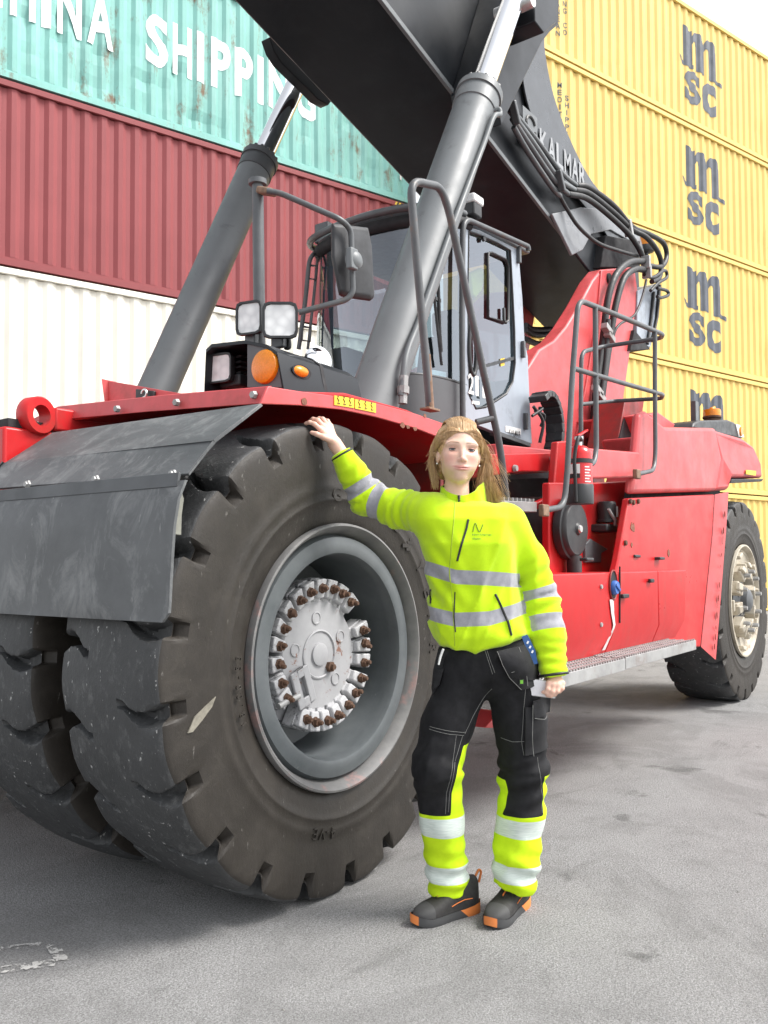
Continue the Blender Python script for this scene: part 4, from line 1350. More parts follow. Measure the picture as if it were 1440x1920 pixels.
for p in ((4.775, 2.030, 1.274), (5.506, 2.010, 1.295), (5.908, 1.985, 1.281)):
    MB().box(p, (.10, .05, .02)).build('lid_catch', 'black_plastic', tb_, bevel=0.006)

# step: two lengths of grating with plain front edges
t = NT('grating')
br_ = t.n.new('ShaderNodeTexChecker')
br_.inputs['Scale'].default_value = 42
t.l.new(t.tc.outputs['Object'], br_.inputs['Vector'])
nn = t.noise(9, 5, 0.7)
cc = t.ramp(nn, 0.3, 0.7, (0.26, 0.235, 0.23), (0.44, 0.41, 0.405))
t.col(cc)
t.set(Roughness=0.5, Metallic=0.5)
t.bump(br_.outputs['Fac'], 0.7, 0.006)
st = pivot('step', RST)
ys0, ys1, zs1, zs0 = 1.80, 2.06, 0.711, 0.649
for xa, xb, dz in ((3.60, 4.758, 0.0), (4.767, 6.09, 0.004)):
    b = MB()
    b.span((xa, ys0 + .006, zs1 - .03 + dz), (xb, ys1, zs1 + dz))
    tr_ = b.build('tread_plate', 'grating', st)
    e_ = MB()
    e_.span((xa, ys0, zs0 + dz), (xb, ys0 + .005, zs1 + .003 + dz))
    e_.build('step_edge', 'galvanised', st, bevel=0.002)
    n_t = int((xb - xa) / 0.035)
    te = MB()
    for i in range(n_t):
        x_ = xa + (xb - xa) * (i + .5) / n_t
        te.box((x_, ys0 + .012, zs1 + dz + .006), (.014, .012, .012))
    teo = te.build('teeth', 'galvanised', st)
    teo['kind'] = 'stuff'
    for j in range(5):
        yy = ys0 + 0.04 + j * 0.05
        te = MB()
        for i in range(n_t):
            x_ = xa + (xb - xa) * (i + .5 * (j % 2)) / n_t
            te.box((x_, yy, zs1 + dz + .003), (.018, .014, .006))
        teo = te.build('studs', 'galvanised', st)
        teo['kind'] = 'stuff'
# red foot glimpsed low between the legs of the person
b = MB()
b.prism([(4.131, 2.350, 0.364), (4.281, 2.350, 0.428), (4.438, 2.350, 0.406), (4.436, 2.350, 0.316)], (0, .2, 0))
b.build('lower_bracket', 'red_faded', RST, bevel=0.006)

# ------------------------------------------------------------------ cab
t = NT('cab_glass')
gl = t.n.new('ShaderNodeBsdfGlossy')
gl.inputs['Roughness'].default_value = 0.02
gl.inputs['Color'].default_value = (0.86, 0.92, 1.0, 1)
trn = t.n.new('ShaderNodeBsdfTransparent')
trn.inputs['Color'].default_value = (0.50, 0.57, 0.58, 1)
lwn = t.n.new('ShaderNodeLayerWeight')
lwn.inputs['Blend'].default_value = 0.5
fac_ = t.math('ADD', t.math('MULTIPLY', t.math('POWER', lwn.outputs['Facing'], 3.5), 0.75), 0.14)
mx = t.n.new('ShaderNodeMixShader')
t.l.new(fac_, mx.inputs[0])
t.l.new(trn.outputs[0], mx.inputs[1])
t.l.new(gl.outputs[0], mx.inputs[2])
t.l.new(mx.outputs[0], t.n['Material Output'].inputs['Surface'])
paint('seat_cloth', (0.03, 0.032, 0.036), 0.85, var=0.2)
paint('cab_inside', (0.05, 0.052, 0.055), 0.7)
paint('pillar_blue', (0.02, 0.05, 0.13), 0.5)

cab = pivot('cab', RST)
plan = spline([(5.64, 3.35, 0), (5.34, 3.36, 0), (5.08, 3.45, 0), (4.97, 3.68, 0), (4.98, 4.0, 0), (5.11, 4.35, 0), (5.32, 4.57, 0), (5.66, 4.72, 0)], 4)
def ztop(x):
    return 3.74 + 0.13 * min(1, max(0, (x - 4.97) / 0.6))
# wrap-round windscreen
ws = MB()
ws.sheet([[(p.x, p.y, 2.60) for p in plan], [(p.x + 0.01, p.y, 2.95) for p in plan], [(p.x + 0.03, p.y, 3.4) for p in plan], [(p.x + 0.06, p.y, ztop(p.x)) for p in plan]])
ws.build('windscreen', 'cab_glass', cab, smooth=60)
# sill panel under the glass
sl_ = MB()
sl_.sheet([[(p.x - 0.01, p.y - (0.012 if p.y < 4 else -0.012), 2.16) for p in plan], [(p.x - 0.012, p.y - (0.012 if p.y < 4 else -0.012), 2.60) for p in plan]], (0.05, 0, 0))
sl_.build('sill_panel', 'cab_dark', cab, smooth=40)
gs_ = MB()
gs_.tube([(p.x - 0.004, p.y, 2.605) for p in plan], 0.016, 8)
gs_.build('screen_seal', 'black_plastic', cab, smooth=60)
gs_ = MB()
gs_.tube([(p.x + 0.055, p.y, ztop(p.x) - 0.02) for p in plan], 0.05, 8)
gs_.build('roof_band', 'dark_inside', cab, smooth=60)
# roof cap
rf = MB()
top = [(p.x + 0.03, p.y, ztop(p.x)) for p in plan] + [(6.72, 4.74, 3.92), (6.74, 3.34, 3.93)]
rf.prism(top, (0, 0, 0.06))
rf.build('roof', 'tube_grey', cab, bevel=0.02)
vis = MB()
vis.tube([(p.x - 0.03, p.y - (0.02 if p.y < 4 else -0.03), ztop(p.x) + 0.04) for p in plan], 0.028, 8)
vis.build('roof_visor', 'tube_grey', cab, smooth=60)
# A-pillar at the door, far pillars, floor, rear wall
pl_ = MB()
pl_.prism([(5.60, 3.342, 2.16), (5.67, 3.342, 2.16), (5.69, 3.342, 3.9), (5.64, 3.342, 3.9)], (0, 0.07, 0))
pl_.build('pillar', 'cab_dark', cab, bevel=0.008)
pl_ = MB()
pl_.span((5.60, 4.68, 2.16), (5.68, 4.76, 3.9))
pl_.build('pillar', 'pillar_blue', cab, bevel=0.008)
pl_ = MB()
pl_.span((6.62, 4.66, 2.16), (6.72, 4.76, 3.9))
pl_.build('pillar', 'cab_dark', cab, bevel=0.008)
fl = MB()
fl.prism([(p.x + 0.05, p.y, 2.14) for p in plan] + [(6.72, 4.74, 2.14), (6.72, 3.40, 2.14)], (0, 0, 0.05))
fl.build('floor', 'cab_inside', cab)
rw = MB()
rw.span((6.68, 3.40, 2.16), (6.72, 4.74, 2.85))
rw.build('rear_wall', 'cab_inside', cab)
fw_ = MB()
fw_.span((5.66, 4.72, 2.16), (6.66, 4.75, 2.55))
fw_.build('far_wall', 'cab_inside', cab)
MB().add([(5.68, 4.735, 2.55), (6.62, 4.735, 2.55), (6.62, 4.735, 3.88), (5.68, 4.735, 3.88)], [(0, 1, 2, 3)]).build('far_window', 'cab_glass', cab)
MB().add([(6.70, 3.45, 2.85), (6.70, 4.66, 2.85), (6.70, 4.66, 3.88), (6.70, 3.45, 3.88)], [(0, 1, 2, 3)]).build('rear_window', 'cab_glass', cab)
# door: frame ring round a large rounded pane
DY = 3.335
outer = [Vector(p) for p in ((5.624, 3.335, 3.824), (5.852, 3.335, 3.862), (6.200, 3.335, 3.881), (6.500, 3.335, 3.899), (6.568, 3.335, 3.497), (6.599, 3.335, 3.137), (6.656, 3.335, 3.020), (6.678, 3.335, 2.693), (6.701, 3.335, 2.420), (6.717, 3.335, 2.275), (6.166, 3.335, 2.289), (5.599, 3.335, 2.332), (5.605, 3.335, 2.689), (5.615, 3.335, 3.262))]
inner = [Vector(p) for p in ((5.679, 3.335, 3.800), (5.851, 3.335, 3.823), (6.154, 3.335, 3.846), (6.356, 3.335, 3.852), (6.394, 3.335, 3.454), (6.416, 3.335, 3.190), (6.420, 3.335, 2.921), (6.378, 3.335, 2.758), (6.264, 3.335, 2.638), (6.101, 3.335, 2.561), (5.910, 3.335, 2.477), (5.760, 3.335, 2.444), (5.665, 3.335, 2.528), (5.654, 3.335, 3.272))]
d = MB()
n_ = len(outer)
vs_ = [p for p in outer] + [p for p in inner] + [p + Vector((0, .05, 0)) for p in outer] + [p + Vector((0, .05, 0)) for p in inner]
fs2 = []
for i in range(n_):
    j = (i + 1) % n_
    fs2 += [(i, j, n_ + j, n_ + i), (2 * n_ + i, 3 * n_ + i, 3 * n_ + j, 2 * n_ + j), (i, 2 * n_ + i, 2 * n_ + j, j), (n_ + i, n_ + j, 3 * n_ + j, 3 * n_ + i)]
d.add(vs_, fs2)
door = d.build('door', 'cab_grey', cab, bevel=0.006)
pn = MB()
pn.add([p + Vector((0, .018, 0)) for p in inner], [tuple(range(n_))])
pn.build('door_glass', 'cab_glass', door)
se = MB()
se.tube([p + Vector((0, .004, 0)) for p in inner + inner[:1]], 0.011, 6)
se.build('door_seal', 'black_plastic', door, smooth=60)
sw_ = MB()
sl_pts = [(6.038, 3.340, 3.738), (6.279, 3.340, 3.751), (6.325, 3.340, 3.705), (6.315, 3.340, 3.257), (6.268, 3.340, 3.225), (5.975, 3.340, 3.202), (5.985, 3.340, 3.723), (6.038, 3.340, 3.738)]
sw_.tube(sl_pts, 0.013, 6)
sw_.build('sliding_frame', 'black_plastic', door, smooth=60)
MB().box((6.223, 3.330, 3.279), (.03, .02, .11)).build('slide_handle', 'black_plastic', door, bevel=0.005)
MB().lathe([(0, -.02), (.022, -.02), (.022, 0)], (5.902, 3.340, 3.810), 'Y', 14).build('latch_knob', 'black_plastic', door, smooth=40)
oh = Vector((5.712, 3.335, 2.893))
MB().tube([oh + Vector((.055 * math.cos(a), -.006, .20 * math.sin(a))) for a in np.linspace(0, 2 * math.pi, 25)], 0.018, 8, caps=False).build('grab_ring', 'black_plastic', door, smooth=60)
lt = MB()
lt.prism([(5.611, 3.338, 2.715), (6.427, 3.338, 2.977), (6.426, 3.338, 2.950), (5.610, 3.338, 2.691)], (0, .012, 0))
lt.build('glass_bar', 'black_plastic', door)
for p in ((6.479, 3.320, 3.844), (6.538, 3.320, 3.054), (6.572, 3.320, 2.448)):
    MB().box(p, (.035, .035, .14)).build('hinge', 'cab_dark', door, bevel=0.006)
low = MB()
low.prism([(6.073, 3.332, 2.316), (6.681, 3.332, 2.280), (6.690, 3.332, 2.245), (6.072, 3.332, 2.278)], (0, .06, 0))
low.build('door_foot', 'cab_dark', door, bevel=0.004)
# fleet number and small labels
for i, ch_ in enumerate('211'):
    x0_ = 878 + i * 11
    a_, b_ = [Vector(p) for p in ((5.638, 3.328, 2.547), (5.907, 3.328, 2.552))]
    me = fit_text(ch_, i * 0.108, i * 0.108 + (0.082 if ch_ == '2' else 0.045), 0.0, 0.155, 0.012)
    me = place_mesh(me, lambda co: np.array([(a_.x + x, 3.326, a_.z - 0.005 + z) for x, z, _ in co]))
    link('number', me, 'sticker_white', door)
MB().prism([(5.696, 3.330, 2.495), (5.810, 3.330, 2.504), (5.810, 3.330, 2.479), (5.696, 3.330, 2.471)], (0, .002, 0)).build('label', 'sticker_white', door)
bs = MB().prism([(6.231, 3.330, 2.370), (6.502, 3.330, 2.377), (6.501, 3.330, 2.328), (6.230, 3.330, 2.322)], (0, .002, 0)).build('brand_label', 'sticker_white', door)
la = Vector((6.286, 3.326, 2.324))
for i, ch_ in enumerate('KALMAR'):
    me = fit_text(ch_, i * 0.034, i * 0.034 + 0.027, 0.0, 0.055, 0.01)
    me = place_mesh(me, lambda co: np.array([(la.x + x, la.y, la.z - 0.028 + z - 0.15 * x * 0) for x, z, _ in co]))
    link('letter', me, 'hazard_black', bs)
MB().prism([(6.180, 3.345, 2.909), (6.253, 3.345, 2.931), (6.251, 3.345, 2.870), (6.188, 3.345, 2.849)], (0, .002, 0)).build('warning_label', 'sticker_yellow', door)
# tube handrail round the door top, and rails on the far front corner
MB().tube(fillet([(5.492, 3.290, 2.265), (5.490, 3.290, 3.063), (5.518, 3.290, 3.844), (6.117, 3.290, 3.899), (6.589, 3.290, 3.942), (6.598, 3.290, 3.908)], 0.12, 6), 0.022, 10).build('door_rail', 'tube_grey', cab, smooth=60)
fr1 = pivot('corner_rail', cab)
MB().tube(fillet([(5.150, 4.608, 2.975), (5.150, 4.533, 3.371), (5.150, 4.492, 3.686), (5.250, 4.511, 3.775)], 0.08, 5), 0.018, 8).build('rail_tube', 'tube_grey', fr1, smooth=60)
MB().tube([(5.200, 4.555, 2.977), (5.200, 4.492, 3.376), (5.250, 4.483, 3.778)], 0.012, 8).build('rail_tube', 'tube_grey', fr1, smooth=60)
for ps in (((5.170, 4.521, 3.646), (5.200, 4.457, 3.632), (5.200, 4.469, 3.527), (5.170, 4.533, 3.540)), ((5.150, 4.567, 3.154), (5.200, 4.521, 3.144), (5.200, 4.532, 3.038), (5.150, 4.573, 3.043))):
    MB().tube(list(ps) + [ps[0]], 0.010, 6).build('rail_step', 'tube_grey', fr1, smooth=60)
# wiper on the screen, permit card, small work lamp on the roof
wp = pivot('wiper', cab)
MB().tube([(5.162, 3.330, 3.305), (5.187, 3.330, 3.098), (5.267, 3.330, 2.688)], 0.012, 6).build('wiper_arm', 'black_plastic', wp, smooth=60)
MB().tube([(5.218, 3.325, 3.318), (5.234, 3.325, 2.933), (5.253, 3.325, 2.782)], 0.016, 6).build('wiper_blade', 'black_plastic', wp, smooth=60)
MB().box((5.216, 3.330, 3.156), (.08, .02, .03)).build('wiper_joint', 'black_plastic', wp, bevel=0.004)
paint('card', (0.55, 0.72, 0.78), 0.5, var=0.2, vscale=30)
MB().prism([(5.197, 3.400, 2.658), (5.444, 3.400, 2.678), (5.435, 3.400, 2.604), (5.196, 3.400, 2.584)], (0, .003, 0)).build('permit_card', 'card', cab)
lam = pivot('roof_lamp', cab)
MB().box((5.801, 3.400, 4.031), (.13, .16, .16)).build('lamp_case', 'black_plastic', lam, bevel=0.015)
MB().box((5.802, 3.400, 4.086), (.16, .18, .07)).build('lamp_head', 'lamp_lens', lam, bevel=0.015)
fl_ = pivot('roof_lamp', cab)
MB().box((5.350, 4.482, 3.939), (.14, .14, .16)).build('lamp_case', 'tube_grey', fl_, bevel=0.012)
# inside: seat, steering column, console
st_ = pivot('seat', cab)
MB().span((5.95, 3.85, 2.50), (6.42, 4.35, 2.66)).build('cushion', 'seat_cloth', st_, bevel=0.05, seg=3)
b = MB()
b.prism([(6.32, 3.87, 2.62), (6.46, 3.87, 2.62), (6.58, 3.87, 3.28), (6.46, 3.87, 3.30)], (0, .46, 0))
b.build('backrest', 'seat_cloth', st_, bevel=0.05, seg=3)
MB().span((6.50, 3.98, 3.30), (6.60, 4.22, 3.52)).build('headrest', 'seat_cloth', st_, bevel=0.03, seg=3)
MB().span((6.02, 3.95, 2.18), (6.36, 4.25, 2.50)).build('seat_base', 'cab_inside', st_, bevel=0.02)
sc_ = pivot('steering', cab)
MB().tube([(5.40, 4.05, 2.2), (5.52, 4.05, 2.72), (5.60, 4.05, 2.92)], 0.05, 10).build('column', 'cab_inside', sc_, smooth=60)
Mw = Matrix.Rotation(R_(28), 3, 'Y')
MB().tube([Vector((5.62, 4.05, 2.96)) + Mw @ Vector((.17 * math.cos(a), .17 * math.sin(a), 0)) for a in np.linspace(0, 2 * math.pi, 25)], 0.017, 8, caps=False).build('steering_wheel', 'black_plastic', sc_, smooth=60)
MB().span((5.30, 4.25, 2.55), (5.55, 4.6, 2.98)).build('display', 'cab_inside', cab, bevel=0.02)
MB().span((5.9, 3.5, 2.5), (6.4, 3.66, 2.78)).build('armrest_console', 'cab_inside', cab, bevel=0.03)
hv = MB()
hv.prism([(6.065, 3.550, 3.625), (6.277, 3.550, 3.736), (6.312, 3.550, 3.655), (6.265, 3.550, 3.530), (6.157, 3.550, 3.436), (6.097, 3.550, 3.456)], (0, .06, 0))
paint('vest_cloth', (0.62, 0.72, 0.12), 0.8, var=0.1)
hv.build('hanging_vest', 'vest_cloth', cab, bevel=0.02)

# dark slide frame and drag chain behind the cab
dk = pivot('cable_carrier', RST)
c0_ = Vector((6.689, 3.200, 2.406))
lk = None
for i in range(15):
    a = R_(-100 + i * 17)
    p = c0_ + Vector((0.20 * math.cos(a), 0, 0.27 * math.sin(a)))
    if i > 13:
        continue
    MB().box(p, (.055, .16, .085), Matrix.Rotation(-a, 3, 'Y')).build('chain_link', 'black_plastic', dk, bevel=0.008)
for k, (p, q) in enumerate((((6.473, 3.200, 2.547), (6.584, 3.200, 2.258)), ((6.501, 3.200, 2.516), (6.608, 3.200, 2.396)), ((6.451, 3.200, 2.465), (6.572, 3.200, 2.548)))):
    MB().tube(spline([p, Vector(p).lerp(Vector(q), .5) + Vector((.06, -.03, .03)), q], 6), 0.014, 8).build('cable', 'hose_rubber', dk, smooth=60)
MB().span((6.2, 3.3, 1.9), (7.2, 3.6, 2.13)).build('slide_rail', 'dark_inside', RST, bevel=0.01)
for pts in ([(8.526, 4.300, 3.862), (8.720, 4.300, 3.856), (9.203, 4.300, 3.961)], [(8.524, 4.300, 3.814), (8.785, 4.300, 3.810), (9.202, 4.300, 3.917)], [(8.522, 4.300, 3.707), (8.850, 4.300, 3.720), (9.199, 4.300, 3.816)]):
    MB().tube(spline(pts, 5), 0.035, 8).build('hose', 'hose_rubber', RST, smooth=60)
# pink-worn deck edge, beam with bolts, turntable, small platform
b = MB()
b.prism([(5.010, 2.750, 2.040), (6.046, 2.750, 2.096), (6.045, 2.750, 2.047), (5.008, 2.750, 1.948)], (0, 0.5, 0))
b.build('deck_edge', 'red_faded', RST, bevel=0.008)
bmn = pivot('side_beam', RST)
b = MB()
b.prism([(4.275, 2.450, 1.873), (5.278, 2.450, 1.986), (5.257, 2.450, 1.854), (4.799, 2.450, 1.819), (4.273, 2.450, 1.743)], (0, 0.25, 0))
b.build('beam', 'red_paint', bmn, bevel=0.008)
for p in ((4.678, 2.445, 1.828), (5.193, 2.445, 1.932)):
    MB().lathe([(0, -.02), (.018, -.02), (.022, 0)], p, 'Y', 12).build('bolt', 'galvanised', bmn, smooth=40)
b = MB()
b.prism([(5.074, 2.340, 2.025), (5.220, 2.340, 2.048), (5.175, 2.340, 1.633), (4.862, 2.340, 1.574), (4.774, 2.340, 1.570), (4.761, 2.340, 1.618), (4.940, 2.340, 1.664), (5.019, 2.340, 1.759)], (0, 0.05, 0))
b.build('bracket_arm', 'red_paint', bmn, bevel=0.01)
rc = Vector((5.852, 2.900, 1.872))
MB().lathe([(.20, -.14), (.24, -.10), (.30, -.06), (.34, -.02), (.34, .03), (.28, .06), (.22, .08)], rc, 'Z', 40).build('mount_disc', 'black_plastic', RST, smooth=40)
pf = pivot('platform', RST)
b = MB()
b.prism([(4.148, 2.280, 1.597), (4.646, 2.280, 1.615), (4.645, 2.280, 1.555), (4.146, 2.280, 1.539)], (0, 0.4, 0))
b.build('platform_frame', 'galvanised', pf, bevel=0.004)
for i in range(9):
    p = Vector((4.208, 2.280, 1.601)).lerp(Vector((4.625, 2.280, 1.614)), i / 8)
    MB().box(p + Vector((0, .2, .008)), (.012, .38, .022)).build('grating_bar', 'galvanised', pf)

# ------------------------------------------------------------------ air cleaner, filter, handrails
ac = pivot('air_cleaner', RST)
ap = Vector((4.889, 2.130, 1.458))
MB().lathe([(.0, -.012), (.03, -.012), (.04, .0), (.155, .004), (.165, .012), (.172, .03), (.185, .035), (.188, .06), (.185, .08), (.165, .085), (.165, .38), (.16, .40), (.0, .40)], ap, 'Y', 48).build('canister', 'black_plastic', ac, smooth=35)
MB().lathe([(.0, -.022), (.020, -.022), (.026, -.012), (.026, -.006)], ap, 'Y', 16).build('cover_nut', 'steel', ac, smooth=40)
dsx = Vector((4.895, 2.160, 1.239))
MB().lathe([(.045, .06), (.045, -.06), (.058, -.07), (.058, -.10), (.032, -.11), (.03, -.16), (.0, -.16)], dsx, 'Z', 20).build('dust_spout', 'black_plastic', ac, smooth=35)
b = MB()
b.prism([(5.248, 2.200, 1.408), (5.540, 2.200, 1.343), (5.420, 2.200, 1.314), (5.418, 2.200, 1.254), (5.158, 2.200, 1.255), (5.162, 2.200, 1.373)], (0, .2, 0))
b.build('mount_bracket', 'cab_dark', ac, bevel=0.006)
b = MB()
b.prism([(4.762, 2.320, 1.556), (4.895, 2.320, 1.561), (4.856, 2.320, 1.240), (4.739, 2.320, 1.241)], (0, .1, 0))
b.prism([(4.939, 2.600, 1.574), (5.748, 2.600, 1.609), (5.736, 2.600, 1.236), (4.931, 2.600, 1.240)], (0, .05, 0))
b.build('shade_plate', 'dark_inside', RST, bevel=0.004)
of = pivot('oil_filter', RST)
fc_ = Vector((5.421, 2.160, 1.578))
MB().lathe([(.0, .075), (.050, .075), (.058, .066), (.060, .05), (.058, -.04), (.066, -.045), (.066, -.06), (.03, -.062)], fc_, 'Z', 28).build('filter_can', 'black_plastic', of, smooth=35)
MB().box(fc_ + Vector((-.02, .01, -.10)), (.20, .12, .05)).build('filter_head', 'black_plastic', of, bevel=0.012)
MB().box(fc_ + Vector((.052, -.03, .01)), (.004, .05, .07)).build('filter_label', 'sticker_white', of)
MB().tube([fc_ + Vector((-.10, -.05, .02)), fc_ + Vector((-.04, -.07, -.05)), fc_ + Vector((-.02, -.06, -.08))], 0.010, 8).build('sensor', 'galvanised', of, smooth=60)

# tall A-shaped handrail beside the ladder
hr = pivot('handrail', RST)
MB().tube(fillet([(3.620, 2.360, 2.033), (3.593, 2.360, 2.233), (3.531, 2.360, 2.622), (3.457, 2.360, 3.138), (3.736, 2.360, 3.204), (3.817, 2.360, 3.105), (4.156, 2.360, 2.334), (4.349, 2.360, 1.910), (4.419, 2.360, 1.610)], 0.09, 6), 0.0205, 12).build('rail_tube', 'tube_grey', hr, smooth=60)
paint('rusty_tube', (0.21, 0.13, 0.085), 0.75, var=0.35, vscale=25)
MB().tube([(3.591, 2.360, 2.300), (3.598, 2.360, 2.234), (3.622, 2.360, 2.022)], 0.0215, 12).build('rusty_foot', 'rusty_tube', hr, smooth=60)
MB().tube([(4.184, 2.420, 2.042), (4.266, 2.360, 2.070)], 0.019, 10).build('rail_stub', 'tube_grey', hr, smooth=60)
MB().box((3.620, 2.360, 2.027), (.10, .06, .012)).build('foot_plate', 'rusty_tube', hr, bevel=0.003)
# guard rail round the rear platform
gr = pivot('guard_rail', RST)
Yg = 2.30
MB().tube(fillet([(3.998, 1.930, 1.521), (4.254, 1.930, 1.553), (4.301, 1.930, 1.755), (4.371, 1.930, 2.226), (4.472, 1.930, 2.713), (5.078, 1.930, 2.763), (5.899, 1.930, 2.822), (6.168, 2.030, 2.868), (6.189, 2.480, 2.879), (5.790, 2.480, 2.760), (5.765, 2.480, 2.297), (5.759, 2.480, 1.840)], 0.085, 6), 0.0158, 12).build('rail_tube', 'tube_grey', gr, smooth=60)
MB().tube(fillet([(4.381, 1.930, 2.315), (5.061, 1.930, 2.353), (5.878, 1.930, 2.401), (6.146, 2.030, 2.427), (6.283, 2.440, 2.476), (5.777, 2.480, 2.382)], 0.06, 5), 0.0145, 12).build('rail_tube', 'tube_grey', gr, smooth=60)
MB().tube(fillet([(4.713, 1.930, 2.729), (4.706, 1.930, 2.343), (4.698, 1.930, 1.896), (4.640, 1.920, 1.819), (4.572, 1.920, 1.801)], 0.06, 5), 0.0152, 12).build('rail_post', 'tube_grey', gr, smooth=60)
MB().tube(fillet([(5.736, 1.930, 2.805), (5.715, 1.930, 2.376), (5.706, 1.930, 1.981), (5.639, 1.920, 1.860), (5.329, 1.920, 1.811)], 0.10, 5), 0.0152, 12).build('rail_post', 'tube_grey', gr, smooth=60)
for p in ((3.990, 1.920, 1.520), (5.292, 1.910, 1.807)):
    MB().box(p, (.07, .03, .06)).build('rail_foot', 'rusty_tube', gr, bevel=0.006)

# ------------------------------------------------------------------ lamps, mirror and head-lamp housing on the fender
hl = pivot('headlamp_housing', RST)
hf = 2.42
A_ = [Vector(p) for p in ((2.420, 2.685, 1.983), (2.420, 2.675, 2.143), (2.420, 2.640, 2.160), (2.420, 2.447, 2.145), (2.420, 2.331, 2.110), (2.420, 2.275, 2.072), (2.420, 2.241, 1.930))]
hood_d = Vector((0.52, 0, 0))
b = MB()
n_ = len(A_)
back = [p + Vector((0.50, 0, -0.02 if 0 < i < n_ - 1 else 0)) for i, p in enumerate(A_)]
sh_ = MB()
sh_.sheet([A_, back], (0, 0, -0.014))
sh_.build('hood_shell', 'boom_grey', hl, bevel=0.004)
b.prism([p + Vector((0.25, 0, -0.004)) for p in A_], (0.02, 0, 0))
b.build('back_plate', 'dark_inside', hl)
fp_ = MB()
fp_.prism([(2.430, 2.448, 1.957), (2.430, 2.448, 2.138), (2.430, 2.346, 2.106), (2.430, 2.290, 2.070), (2.430, 2.259, 1.933)], (0.015, 0, 0))
fp_.build('front_plate', 'cab_dark', hl, bevel=0.003)
al = Vector((2.420, 2.345, 2.026))
MB().lathe([(.0, -.014), (.05, -.011), (.064, -.005), (.068, .004), (.068, .012)], al, 'X', 32).build('indicator', 'amber', hl, smooth=40)
# sloping outer cheek with an oval lamp
ck = MB()
ck.prism([(2.470, 2.285, 1.943), (2.443, 2.285, 2.076), (2.554, 2.285, 2.091), (2.651, 2.285, 2.084), (2.721, 2.285, 1.995)], (0, 0.03, 0))
ck.build('outer_cheek', 'boom_grey', hl, bevel=0.01)
ov = Vector((2.539, 2.255, 2.014))
om = MB()
om.prism([ov + Vector((.055 * math.cos(a), -.001, .028 * math.sin(a))) for a in [k * 2 * math.pi / 24 for k in range(24)]], (0, .004, 0))
om.build('lamp_recess', 'dark_inside', hl)
om = MB()
om.lathe([(0, -.016), (.03, -.012), (.042, 0)], (0, 0, 0), 'Y', 24)
om.v = [(ov.x + p[0] - 0.006, ov.y + p[1] - 0.002, ov.z + p[2] * 0.52) for p in om.v]
om.build('side_indicator', 'amber', hl, smooth=50)
def lens_dots(parent, c, u, v, w, h, nx, ny, r):
    mb = MB()
    nrm = u.cross(v).normalized()
    for i in range(nx):
        for j in range(ny):
            p = c + u * (w * ((i + .5) / nx - .5)) + v * (h * ((j + .5) / ny - .5))
            mb.tube([p, p + nrm * 0.004, p + nrm * 0.007], [r, r * .8, r * .3], 8)
    o = mb.build('reflector', 'lamp_lens', parent, smooth=60)
    o['kind'] = 'stuff'
def lamp(parent, c, yaw, w, h, dpt, mat_lens='lamp_lens', pitch=0):
    """square LED work lamp facing -X turned by yaw"""
    e = parent
    Mz = (Matrix.Rotation(R_(yaw), 3, 'Z') @ Matrix.Rotation(R_(pitch), 3, 'Y'))
    c = Vector(c)
    def ring(sx, s):
        pts = []
        for a, b_ in ((-1, -1), (1, -1), (1, 1), (-1, 1)):
            for da, db in ((1, 0.62), (0.9, 0.9), (0.62, 1)) if a * b_ > 0 else ((0.62, 1), (0.9, 0.9), (1, 0.62)):
                pts.append(c + Mz @ Vector((sx, a * da * w / 2 * s, b_ * db * h / 2 * s)))
        return pts
    mb = MB()
    rs = [ring(dpt, .55), ring(dpt * .5, .9), ring(0.01, 1.0), ring(-0.004, 0.98), ring(-0.004, .86), ring(0.006, .84)]
    n = 12
    vs__, ff = [], []
    for r in rs:
        vs__ += r
    for i in range(len(rs) - 1):
        for j in range(n):
            ff.append((i * n + j, i * n + (j + 1) % n, (i + 1) * n + (j + 1) % n, (i + 1) * n + j))
    ff.append(tuple(range(n)))
    mb.add(vs__, ff)
    body = mb.build('lamp_body', 'black_plastic', e, smooth=40)
    ln = MB()
    ln.add(ring(0.004, .85), [tuple(range(n))])
    ln.build('lamp_lens', mat_lens, e)
    return Mz
l1 = pivot('work_lamp', hl)
lamp(l1, (2.460, 2.642, 2.068), 8, 0.135, 0.125, 0.07)
for k in range(4):
    MB().box(Vector((2.500, 2.621, 2.095)) + Vector((0.03, -0.03, 0.02 - k * .022)), (.05, .06, .008)).build('cooling_fin', 'black_plastic', l1)
MB().box((2.520, 2.611, 2.016), (.06, .12, .05)).build('lamp_foot', 'black_plastic', l1, bevel=0.008)
l2 = pivot('work_lamp', RST)
lamp(l2, (2.620, 2.630, 2.312), 12, 0.132, 0.148, 0.06)
MB().box(Vector((2.660, 2.651, 2.240)), (.03, .06, .07)).build('lamp_foot', 'tube_grey', l2, bevel=0.005)
l3 = pivot('work_lamp', RST)
lamp(l3, (2.640, 2.466, 2.279), 38, 0.150, 0.156, 0.06)
MB().box(Vector((2.700, 2.528, 2.211)), (.03, .07, .06)).build('lamp_foot', 'tube_grey', l3, bevel=0.005)
MB().tube(spline([(2.720, 2.494, 2.237), (2.720, 2.488, 2.185), (2.720, 2.510, 2.184)], 5), 0.010, 8).build('lamp_cable', 'hose_rubber', l3, smooth=60)
paint('mirror_back', (0.030, 0.031, 0.034), 0.6, var=0.15, vscale=9)
mr = pivot('mirror', RST)
MB().tube([(2.700, 2.642, 2.205), (2.700, 2.655, 2.926)], 0.0255, 14).build('mirror_pole', 'tube_grey', mr, smooth=60)
MB().lathe([(0, .02), (.04, .018), (.04, -.004), (.03, -.006)], (2.700, 2.655, 2.929), 'Z', 16).build('pole_cap', 'tube_grey', mr, smooth=40)
